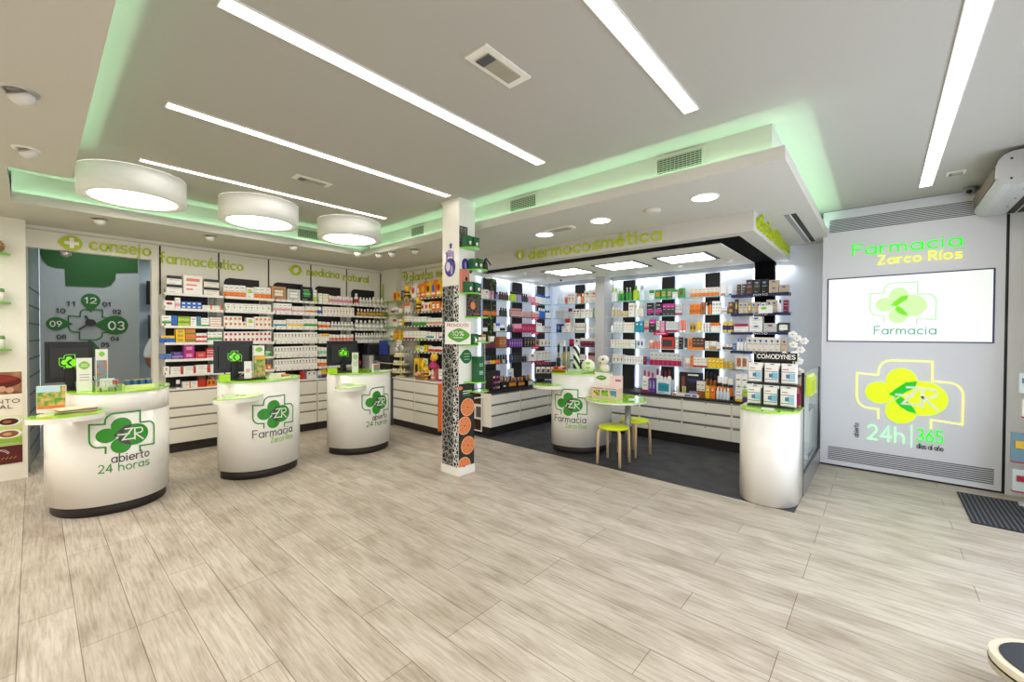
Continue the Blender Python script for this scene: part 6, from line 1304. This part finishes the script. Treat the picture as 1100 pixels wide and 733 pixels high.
for k, (a, b_, h, lab) in enumerate(bins):
    y0, y1 = cx4(a), cx4(b_); w = (y1-y0)/2; e = empty('cosmetics_organiser', (SX, (y0+y1)/2, .661), R90, lab, 'organiser', 'black organisers on the side counter')
    ob('housing', MB().box(-w*.97, w*.97, 0, .1, 0, h*.55, BLACK).box(-w*.97, w*.97, .1, .12, 0, h, BLACKB), e)
    for q in range(5):
        x = -w*.8+q*w*.4; cl = ['#e0781e', '#f0d040', '#e9e4dc', '#c8407a', '#b0d8e8'][(q+k) % 5]
        ob('pencil', MB().tube([(x, .05, h*.55), (x+.012*(q-2), .06, h*1.05)], .008, colmat(cl), 6), e)
    if k in (1, 2): ob('front_label', MB().box(-w*.8, w*.8, -.004, 0, h*.2, h*.5, colmat('#e58a22')), e)
    elif k == 3: ob('front_label', MB().box(-w*.7, w*.7, -.004, 0, h*.1, h*.5, colmat('#e6e2de')), e)
    else: ob('front_label', MB().box(-w*.3, w*.3, -.004, 0, h*.2, h*.3, WHITE), e)
y_ = cx4(555); ob('tester_card', MB().box(-.07, .07, 0, .01, 0, .30, WHITE).box(-.03, .05, -.002, 0, .05, .12, colmat('#d8305a')).box(-.05, .04, -.002, 0, .2, .24, colmat('#8cb8e0')), None, (SX-.13, y_, .661), R90, label='white tester card with a pink patch behind the organisers', cat='sign')
# outlet box on the left shelf of the dark-floor counter
v = onZ(582, 412, .855)
e = empty('outlet_box', (-3.60, 4.84, .8805), .75, 'black OUTLET box of white packs on the counter side shelf', 'display')


ob('housing', MB().box(-.16, .16, .0, .12, 0, .08, BLACKB).box(-.16, .16, .12, .13, 0, .24, BLACK), e)
tb = MB(); text(tb, 'OUTLET', lambda u, v, h: (u, .119-h, v), -.12, .205, .03, colmat('#e0307a'), width=.22, sw=.2, h=.001, side=False); ob('header_text', tb, e)
for k in range(4): ob('pack', MB().box(-.14+k*.072, -.08+k*.072, .02+.02*(k % 2), .035+.02*(k % 2), .05, .17, WHITE).box(-.13+k*.072, -.09+k*.072, .018+.02*(k % 2), .02+.02*(k % 2), .09, .14, DGREY), e)
# things on the dark-floor counter
cx_, cy_ = -3.108, 4.907
def on4(px, dist_t): return onZ(px, 402, 1.02)
e = empty('mascara_display', (-3.40, 4.86, 1.0205), label='oversized black mascara display standing on the counter', cat='display')
ob('tube', MB().lathe([(.028, 0), (.03, .16), (.022, .17)], BLACK, 16), e); ob('brush', MB().lathe([(.006, .17), (.006, .24), (.016, .25), (.018, .34), (.006, .37)], BLACKB, 12), e)
for k, (x, y) in enumerate(((-3.33, 4.90), (-3.28, 4.93))):
    e = ob('perfume_tube', MB().lathe([(.022, 0), (.024, .25), (.02, .26)], colmat(['#8f8c5e', '#a9a58c'][k]), 14), None, (x, y, 1.0205), label=f'tall olive cosmetic tube, {["nearer the mascara", "nearer the zebra print"][k]}, on the counter', cat='tube'); ob('cap', MB().lathe([(.018, .26), (.018, .33)], BLACK, 12), e)
zb = mat('zebra_print', '#ffffff', .4); n_, l_, b_ = nodes(zb); tc = n_.new('ShaderNodeTexCoord'); wv = n_.new('ShaderNodeTexWave'); wv.wave_type = 'BANDS'; wv.bands_direction = 'DIAGONAL'; wv.inputs['Scale'].default_value = 5; wv.inputs['Distortion'].default_value = 2.5
cr_ = n_.new('ShaderNodeValToRGB'); cr_.color_ramp.interpolation = 'CONSTANT'; cr_.color_ramp.elements[0].color = (.01, .01, .01, 1); cr_.color_ramp.elements[1].position = .5; cr_.color_ramp.elements[1].color = (.9, .9, .9, 1)
l_.new(tc.outputs['Object'], wv.inputs['Vector']); l_.new(wv.outputs['Fac'], cr_.inputs[0]); l_.new(cr_.outputs[0], b_.inputs['Base Color'])
ob('zebra_display', MB().lathe([(.045, 0), (.05, .08), (.042, .2), (.05, .32), (.03, .35)], zb, 20), None, (-3.18, 4.98, 1.0205), label='tall zebra striped display figure on the counter', cat='display')
e = empty('gift_dish', (-3.27, 4.68, 1.0205), label='low dish of red and orange wrapped goods at counter front edge', cat='dish')
ob('dish', MB().lathe([(.06, 0), (.11, .02), (.115, .025)], colmat('#e58a3c'), 24, sx=1.1, sy=.6), e)
gg = MB(); random.seed(2)
for k in range(14): gg.ball((random.uniform(-.08, .08), random.uniform(-.03, .04), .04+random.uniform(0, .02)), .022, cm(random.choice(['crimson', 'red', 'crimson', 'peach'])), 8, 5, (1.3, 1, .7))
ob('wrapped_goods', gg, e, kind='stuff')
ob('glass_tray', MB().box(-.1, .1, -.05, .05, 0, .008, glassmat('tray_glass', '#d8e8d0', .6)).box(-.1, .1, .045, .05, .008, .045, glassmat('tray_glass', '#d8e8d0', .6)), None, (-3.02, 4.66, 1.0205), .2, label='clear tray on the counter beside the round candle dish', cat='tray')
e = empty('lotion_sphere', (-2.885, 4.80, 1.0205), label='round white bowl-shaped container with a green leaf, on the counter', cat='container')
ob('body', MB().ball((0, 0, .085), .092, mat('pale_bowl', '#eef0d2', .3), 24, 16, (1, .8, .93)), e)
dm = Vector((.5, -.85, 0)).normalized(); 
fm = MB(); SPH = lambda u, v, h: tuple(Vector((.866*u*.95, .5*u*.95, v+.085))+dm*(.078*math.sqrt(max(0, 1-(u/.1)**2-(v/.1)**2))+.004+h))
leafmark(fm, SPH, 0, .04, .03, .016, LGREEN); fm.stroke([(-.03, -.02), (-.01, -.01), (0, -.035), (.01, -.01), (.03, -.02)], .008, .002, colmat('#a08c4a'), SPH, side=False); ob('leaf_label', fm, e)
e = empty('plush_toy', (-2.72, 4.93, 1.0205), label='soft white toy with round head on the counter end', cat='plush toy')
ob('body', MB().ball((0, 0, .06), .07, mat('plush_white', '#eee3dc', .9), 16, 10, (1, .8, .9)), e); ob('head', MB().ball((.0, -.02, .17), .068, mat('plush_white'), 18, 12, (1.1, .8, .85)).ball((.02, -.075, .175), .014, colmat('#2a3a5a'), 8, 6).ball((-.02, -.07, .13), .012, colmat('#c88a5a'), 8, 6), e)
# sun-care display on the round table
e = empty('leaflet_display', (-2.52, 4.60, .7405), .12, 'pink cardboard display with three landscape pictures on the round table', 'display')
PKB = colmat('#f0cdbd')
ob('box', MB().box(-.17, .17, -.02, .12, 0, .125, PKB), e); ob('back_card', MB().box(-.17, .17, .12, .128, 0, .27, colmat('#f0dcd8')).box(-.19, .0, .112, .12, .12, .30, WHITE), e)
pm = [noise_mat('landscape_olive', '#e9e070', '#4a4a2a', 30, .4, .4, .6), noise_mat('landscape_green', '#8cc81e', '#4a3a5a', 24, .4, .45, .6), noise_mat('landscape_sea', '#2f8fc4', '#e6c83c', 14, .4, .5, .6)]
ob('picture', MB().box(-.145, -.065, -.023, -.02, .03, .1, pm[0]), e); ob('picture', MB().box(-.04, .04, -.023, -.02, .03, .1, pm[1]), e); ob('picture', MB().box(.065, .145, -.023, -.02, .03, .1, pm[2]), e)
hb = MB(); leafmark(hb, lambda u, v, h: (u, .1115-h, v), -.1, .235, .07, .03, colmat('#4f9a34'), 1); ob('leaf_label', hb, e)
ob('print', MB().box(-.16, -.03, -.022, -.02, .115, .123, colmat('#4a4a9a')).box(-.0, .14, -.022, -.02, .115, .123, colmat('#5a8ad0')).box(.08, .15, .117, .12, .2, .225, colmat('#c06a8a')), e)
ob('leaflet', MB().box(-.05, .05, -.07, .07, 0, .003, colmat('#e9f4f4')), None, (-2.22, 4.72, .7405), .5, label='pale leaflet lying at the edge of the round table', cat='leaflet')
# black fragrance display on the back counter
e = empty('fragrance_display', (-2.03, 6.05, .661), 0, 'black fragrance display with purple lines on a white tray', 'display')
ob('tray', MB().box(-.19, .17, -.07, .08, 0, .04, WHITE).box(-.18, -.14, -.072, -.07, .008, .032, colmat('#d0306a')).box(-.02, .06, -.072, -.07, .01, .03, PUR).box(.08, .14, -.072, -.07, .01, .03, PUR), e)
ob('back_card', MB().box(-.14, .17, .06, .08, .04, .33, BLACKB).box(-.02, .12, .058, .06, .285, .305, WHITE).box(-.03, .14, .058, .06, .22, .235, PUR).box(.0, .14, .058, .06, .195, .205, PUR).box(-.11, -.06, .058, .06, .1, .27, colmat('#7c3a34')), e)
for k, x in enumerate((-.15, -.12, -.06, -.03)): ob('sample_tube', MB().lathe([(.01, .04), (.011, .13), (.008, .14)], colmat('#d6c98c'), 10, (x, -.02)), e)
ob('sample_box', MB().box(.03, .14, -.04, .02, .04, .075, colmat('#8a7a9a')), e)

# COMODYNES counter display on the pedestal
e = empty('wipes_display', (-.77, 4.62, .8425), -.05, 'black two-tier counter display headed COMODYNES', 'display')
ob('frame', MB().box(-.19, .19, -.10, .10, 0, .012, BLACK).box(-.205, .205, -.06, .06, .205, .22, BLACK).box(-.12, .14, .085, .10, .012, .46, BLACK), e)
for x in (-.068, .068): ob('divider', MB().box(x-.004, x+.004, -.085, .08, .012, .17, BLACK).box(x-.004, x+.004, -.05, .08, .22, .36, BLACK), e)
hb = MB().box(-.15, .19, .02, .03, .43, .505, BLACK); text(hb, 'COMODYNES', lambda u, v, h: (u, .02-h, v), -.135, .45, .038, WHITE, width=.31, sw=.2, h=.002, side=False); ob('header', hb, e)
rot = Matrix.Rotation(-.05, 3, 'Z'); PW_ = mat('pack_white', '#f2f0ee', .35)
for q, z in ((0, .0125), (1, .2205)):
    for k in range(3):
        p = rot @ Vector((-.137+k*.137, -.04 if q == 0 else -.012, z))+Vector((-.77, 4.62, .8425)); tint = ['#8cc4dc', '#7cb8d8', '#9cc8e4'][k]
        w = ob('wipes_pack', MB().prism([(-.056, -.034), (.056, -.034), (.062, 0), (.056, .034), (-.056, .034), (-.062, 0)], .012, .165, PW_).prism([(-.064, -.004), (.064, -.004), (.064, .004), (-.064, .004)], 0, .012, PW_).box(-.064, .064, -.004, .004, .165, .188, PW_)
               .box(-.05, .0, -.036, -.034, .05, .095, colmat('#f0dfe0')).box(.0, .052, -.0365, -.034, .045, .1, colmat(tint)).box(-.02, .01, -.037, -.034, .055, .09, colmat('#4a7a9a')).box(-.052, .052, -.037, -.034, .108, .113, DGREY).box(-.052, .052, -.037, -.034, .033, .038, DGREY).box(-.045, .0, -.0365, -.034, .13, .14, colmat('#c08a92')), None, p, -.05,
               label=f'white wipes pack on the {["lower", "upper"][q]} tier, {["left", "middle", "right"][k]} one, under COMODYNES', cat='pack', group='wipes packs in the counter display')
        ob('hang_hole', MB().box(-.016, .016, -.005, -.004, .172, .179, BLACK), w)
ob('leaflet_pile', MB().box(-.05, .05, -.035, .035, 0, .008, WHITE), None, (-.77, 4.405, .8425), label='small pile of white cards in front of the COMODYNES display', cat='leaflets')

# orchid beside the glass screen
e = empty('orchid', (-.70, 5.35, .985), label='tall white orchid in a pink pot beside the glass screen', cat='plant')
ob('pot', MB().lathe([(.05, .0), (.065, .10), (.068, .11), (.06, .105)], colmat('#c02a5c'), 18), e)
ob('pot_cover', MB().box(.02, .10, -.09, -.07, -.02, .10, colmat('#f1ecec')), e)
st = MB().tube([(0, 0, .1), (.01, 0, .25), (.03, .0, .42), (.02, 0, .56)], .007, colmat('#3a2f2a'), 6).tube([(0, 0, .1), (-.08, -.05, .2), (-.16, -.08, .24)], .005, colmat('#4a4a2a'), 6).tube([(.03, 0, .36), (.09, -.02, .42)], .004, colmat('#4a4a2a'), 6)
ob('stem', st, e); FW = mat('petal_white', '#f6f4f4', .6)
for k, (x, y, z) in enumerate([(.0, -.03, .16), (-.06, -.06, .2), (-.12, -.08, .19), (-.17, -.1, .25), (.05, -.04, .26), (.01, -.04, .33), (-.08, -.04, .32), (.06, -.03, .38), (.0, -.03, .43), (.09, -.03, .47), (.03, -.03, .50), (-.01, -.03, .54), (-.03, -.07, .12), (.06, -.06, .15)]):
    pb = MB()
    for q in range(5): a = 2*PI*q/5+k*.7; pb.ball((x+.022*math.cos(a), y, z+.02*math.sin(a)), .021, FW, 10, 6, (1, .3, .9))
    pb.ball((x, y-.012, z), .008, colmat('#e0c84a'), 6, 4); ob('blossom', pb, e)
lfm = MB()
for a in (.4, 2.2, 3.9, 5.2):
    d = Vector((math.cos(a), math.sin(a), .2)); s_ = Vector((-math.sin(a), math.cos(a), 0))*.02; p = Vector((0, 0, .1)); lfm.add([p, p+d*.08+s_, p+d*.16-Vector((0, 0, .04)), p+d*.08-s_], [(0, 1, 2, 3)], colmat('#3c6a34'))
ob('leaves', lfm, e)
ob('orchid_stand', MB().box(-.75, -.575, 5.25, 5.45, .006, .984, WHITE, faces={'+x': PANELG}), label='narrow white plinth carrying the orchid behind the display', cat='plinth')
ob('gift_bag', MB().box(-.05, .05, -.03, .03, 0, .2, colmat('#c9386a')).box(-.04, .04, -.032, -.03, .12, .18, colmat('#e99a8a')), None, (-.66, 5.16, .80), label='pink bag between the orchid and the wipes display', cat='bag')
ob('bag_stand', MB().box(-.75, -.575, 5.10, 5.22, .006, .7995, WHITE), label='low white plinth carrying the pink bag', cat='plinth')

# pouches at the far right edge
e = empty('hanging_rack', (1.04, 5.78, 0), label='slim white rack of hanging pouches cut by the picture edge', cat='rack')
ob('panel', MB().box(-.07, .12, .0, .02, .03, 2.2, WHITE), e); ob('base', MB().box(-.1, .12, -.01, .06, .001, .03, PANELG), e)
for k, (z, h, c1, c2, wd, nm) in enumerate([(1.72, .26, '#e6e6ee', '#3c3f8c', .04, 'thin clear brush pack'), (1.30, .17, '#e0d9d0', '#b05a4a', .06, 'pale wrapped pack'), (1.02, .17, '#d8e0e0', '#5f6f9a', .07, 'clear pouch with pink contents'), (.80, .16, '#f0e8e4', '#b01c3c', .07, 'white pouch with a red foot'), (.40, .26, '#6c8fa0', '#e0b42a', .11, 'large blue and yellow bag'), (.14, .2, '#c9d6d4', '#a8202a', .12, 'large bag with red foot')]):
    p_ = ob('hanging_pouch', MB().prism([(-wd, -.02), (wd*.4, -.03), (wd, 0), (wd*.4, .03), (-wd, .02)], .012, h, colmat(c1)).box(-wd*.8, wd*.7, -.035, -.02, h*.5, h*.75, colmat(c2)).box(-wd, wd*.9, -.028, .028, 0, .012, colmat('#b01c3c' if k > 2 else c1)), None, (.985+.02*(k % 2), 5.73, z), label=nm+' hanging on the rack at the picture edge', cat='pouch', group='pouches hanging at the picture edge')
    ob('hook', MB().tube([(0, -.0, h), (0, .03, h+.01), (0, .05, h+.01)], .003, STEEL, 5), p_)

# ---------------------------------------------------------------- person in the back room (only a white sleeve shows past the jamb)
def skin_body(name, V_, E_, R_, mt, parent=None, sub=2):
    me = D.meshes.new(name); me.from_pydata([tuple(v) for v in V_], E_, []); me.materials.append(mt)
    o = D.objects.new(name, me); COL.objects.link(o); o.parent = parent
    s_ = o.modifiers.new('skin', 'SKIN'); s_.use_smooth_shade = True
    for i, r in enumerate(R_): me.skin_vertices[0].data[i].radius = (r, r) if not isinstance(r, tuple) else r
    me.skin_vertices[0].data[0].use_root = True
    ss = o.modifiers.new('sub', 'SUBSURF'); ss.levels = sub; ss.render_levels = sub
    return o
SKIN = mat('skin', '#8d5a3f', .5); COAT = mat('white_coat', '#e6ebee', .8); TROU = mat('dark_trousers', '#2c2e34', .8)
P = empty('person', (-7.72, 1.325, 0), label='person in a white short-sleeved coat standing behind the doorway', cat='person')
V0 = [(0, 0, .95), (0, 0, 1.15), (0, 0, 1.34), (0, 0, 1.44), (.01, 0, 1.52), (.02, 0, 1.60), (.02, 0, 1.70),
      (0, -.17, 1.42), (0, -.235, 1.28), (.0, -.265, 1.11), (.10, -.22, 1.02), (.17, -.17, .97),
      (0, .17, 1.42), (0, .235, 1.28), (0, .265, 1.11), (.10, .23, 1.02), (.17, .18, .97),
      (0, -.10, .90), (.01, -.11, .50), (0, -.11, .09), (.13, -.12, .04), (0, .10, .90), (.01, .11, .50), (0, .11, .09), (.13, .12, .04)]
E0 = [(0, 1), (1, 2), (2, 3), (3, 4), (4, 5), (5, 6), (3, 7), (7, 8), (8, 9), (9, 10), (10, 11), (3, 12), (12, 13), (13, 14), (14, 15), (15, 16), (0, 17), (17, 18), (18, 19), (19, 20), (0, 21), (21, 22), (22, 23), (23, 24)]
R0 = [(.14, .10), (.125, .09), (.15, .1), (.09, .07), .052, (.085, .095), (.075, .085), .06, .048, .04, .032, .026, .06, .048, .04, .032, .026, .085, .055, .04, .035, .085, .055, .04, .035]
for sgn, wi in ((-1, 11), (1, 16)):
    w = Vector(V0[wi]); n0 = len(V0)
    V0.append(tuple(w+Vector((.06, .02*-sgn, -.01)))); E0.append((wi, n0)); R0.append((.034, .018))
    for k in range(4):
        off = (k-1.5)*.018; a = len(V0)
        V0 += [tuple(w+Vector((.10, .02*-sgn+off, -.012))), tuple(w+Vector((.135+.008*(k in (1, 2)), .02*-sgn+off, -.03)))]; E0 += [(n0, a), (a, a+1)]; R0 += [.009, .007]
    a = len(V0); V0 += [tuple(w+Vector((.05, -sgn*.055, -.005))), tuple(w+Vector((.085, -sgn*.065, -.02)))]; E0 += [(n0, a), (a, a+1)]; R0 += [.011, .009]
body = skin_body('body', V0, E0, R0, SKIN, P)
coat = skin_body('coat', [(0, 0, .78), (0, 0, .95), (0, 0, 1.15), (0, 0, 1.34), (0, 0, 1.44), (0, -.17, 1.425), (0, -.24, 1.29), (0, -.262, 1.15), (0, .17, 1.425), (0, .24, 1.29), (0, .262, 1.15)],
                 [(0, 1), (1, 2), (2, 3), (3, 4), (4, 5), (5, 6), (6, 7), (4, 8), (8, 9), (9, 10)], [(.19, .16), (.175, .14), (.15, .12), (.17, .12), (.1, .09), .078, .07, .066, .078, .07, .066], COAT, P)
skin_body('trousers', [(0, 0, .93), (0, -.1, .88), (.01, -.11, .5), (0, -.11, .12), (0, .1, .88), (.01, .11, .5), (0, .11, .12)], [(0, 1), (1, 2), (2, 3), (0, 4), (4, 5), (5, 6)], [.13, .1, .075, .065, .1, .075, .065], TROU, P)
ob('hair', MB().ball((-.012, 0, 1.685), .108, colmat('#221a16', .7), 18, 12, (1, .88, 1)), P)
ob('nose', MB().ball((.108, 0, 1.63), .014, SKIN, 8, 6, (1, .8, 1.4)), P)
for s_ in (-1, 1): ob('eye', MB().ball((.098, s_*.032, 1.655), .010, WHITE, 8, 6).ball((.106, s_*.032, 1.655), .005, BLACK, 6, 4), P); ob('ear', MB().ball((.01, s_*.088, 1.64), .026, SKIN, 8, 6, (.7, .35, 1)), P)
ob('mouth', MB().ball((.098, 0, 1.59), .02, colmat('#7a3a34'), 8, 5, (.4, 1, .25)), P)

# ================================================================ LIGHT
def area(name, loc, sx, sy, energy, col=(1, 1, 1), rot=(0, 0, 0), spread=PI):
    l = D.lights.new(name, 'AREA'); l.shape = 'RECTANGLE'; l.size = sx; l.size_y = sy; l.energy = energy; l.color = col; l.spread = spread
    o = D.objects.new(name, l); COL.objects.link(o); o.location = loc; o.rotation_euler = rot; return o
GRN = (.50, 1.0, .60)
UPW = (PI, 0, 0); zl = ZS+.028
KG = .78
area('cove_light', ((XE+XR)/2, YE+.062, zl), XR-XE-.12, .012, KG*5.2, GRN, UPW)
area('cove_light', (XR-.062, (YE+YK)/2, zl), .012, YK-YE-.1, KG*2.8, GRN, UPW)
area('cove_light', (XE-.062, (YE-.12)/2, zl), .012, YE+.12, KG*3.3, GRN, UPW)
area('cove_light', ((XE-4.63)/2, -.12-.062, zl), 1.1, .012, KG*1.1, GRN, UPW)
area('cove_light', (-4.63+.062, -.0, zl), .012, .3, KG*.3, GRN, UPW)
area('cove_light', (-2.0, .2-.062, zl), 5.1, .012, KG*5, GRN, UPW)
# cool light that falls in the cosmetics niche from its hidden ceiling line and the fitting lamps
area('niche_light', (-2.9, 6.39, 2.43), 3.1, .04, 2.2, (.85, .92, 1), (0, 0, 0))
area('niche_light', (-4.70, 5.4, 2.43), .04, 1.7, 1.4, (.85, .92, 1), (0, 0, 0))
area('niche_light', (-1.0, 6.40, 2.43), .2, .03, .5, (.85, .92, 1), (0, 0, 0))
# daylight through the glazed entrance
area('daylight', (1.15, 3.2, 1.25), 2.2, 3.8, 26, (.80, .88, 1.0), (0, PI/2, 0))
area('shop_light', (-3.5, -1.4, 2.6), 5.5, .5, 50, (1, .95, .89), (0, 0, 0))
area('shop_light', (-.0, .6, 2.9), 1.2, .6, 18, (1, .98, .95), (0, 0, 0))
area('back_room_light', (-7.7, .7, 2.75), .6, .8, 2.5, (.92, .97, 1), (0, 0, 0))
area('back_room_light', (-8.9, 2.0, 2.75), .6, .8, 6, (.92, .97, 1), (0, 0, 0))
W = D.worlds.new('world'); SC.world = W; W.use_nodes = True
W.node_tree.nodes['Background'].inputs[0].default_value = (.75, .85, 1, 1); W.node_tree.nodes['Background'].inputs[1].default_value = .6
SC.view_settings.view_transform = 'Standard'; SC.view_settings.look = 'None'; SC.view_settings.gamma = 1; SC.view_settings.use_curve_mapping = False
SC.view_settings.exposure = 1.12
SC.cycles.use_denoising = True; SC.cycles.max_bounces = 8; SC.cycles.diffuse_bounces = 5; SC.cycles.transparent_max_bounces = 16
SC.cycles.sample_clamp_indirect = 8; SC.cycles.caustics_reflective = False; SC.cycles.caustics_refractive = False
print('products', NPROD, 'objects', len(D.objects))
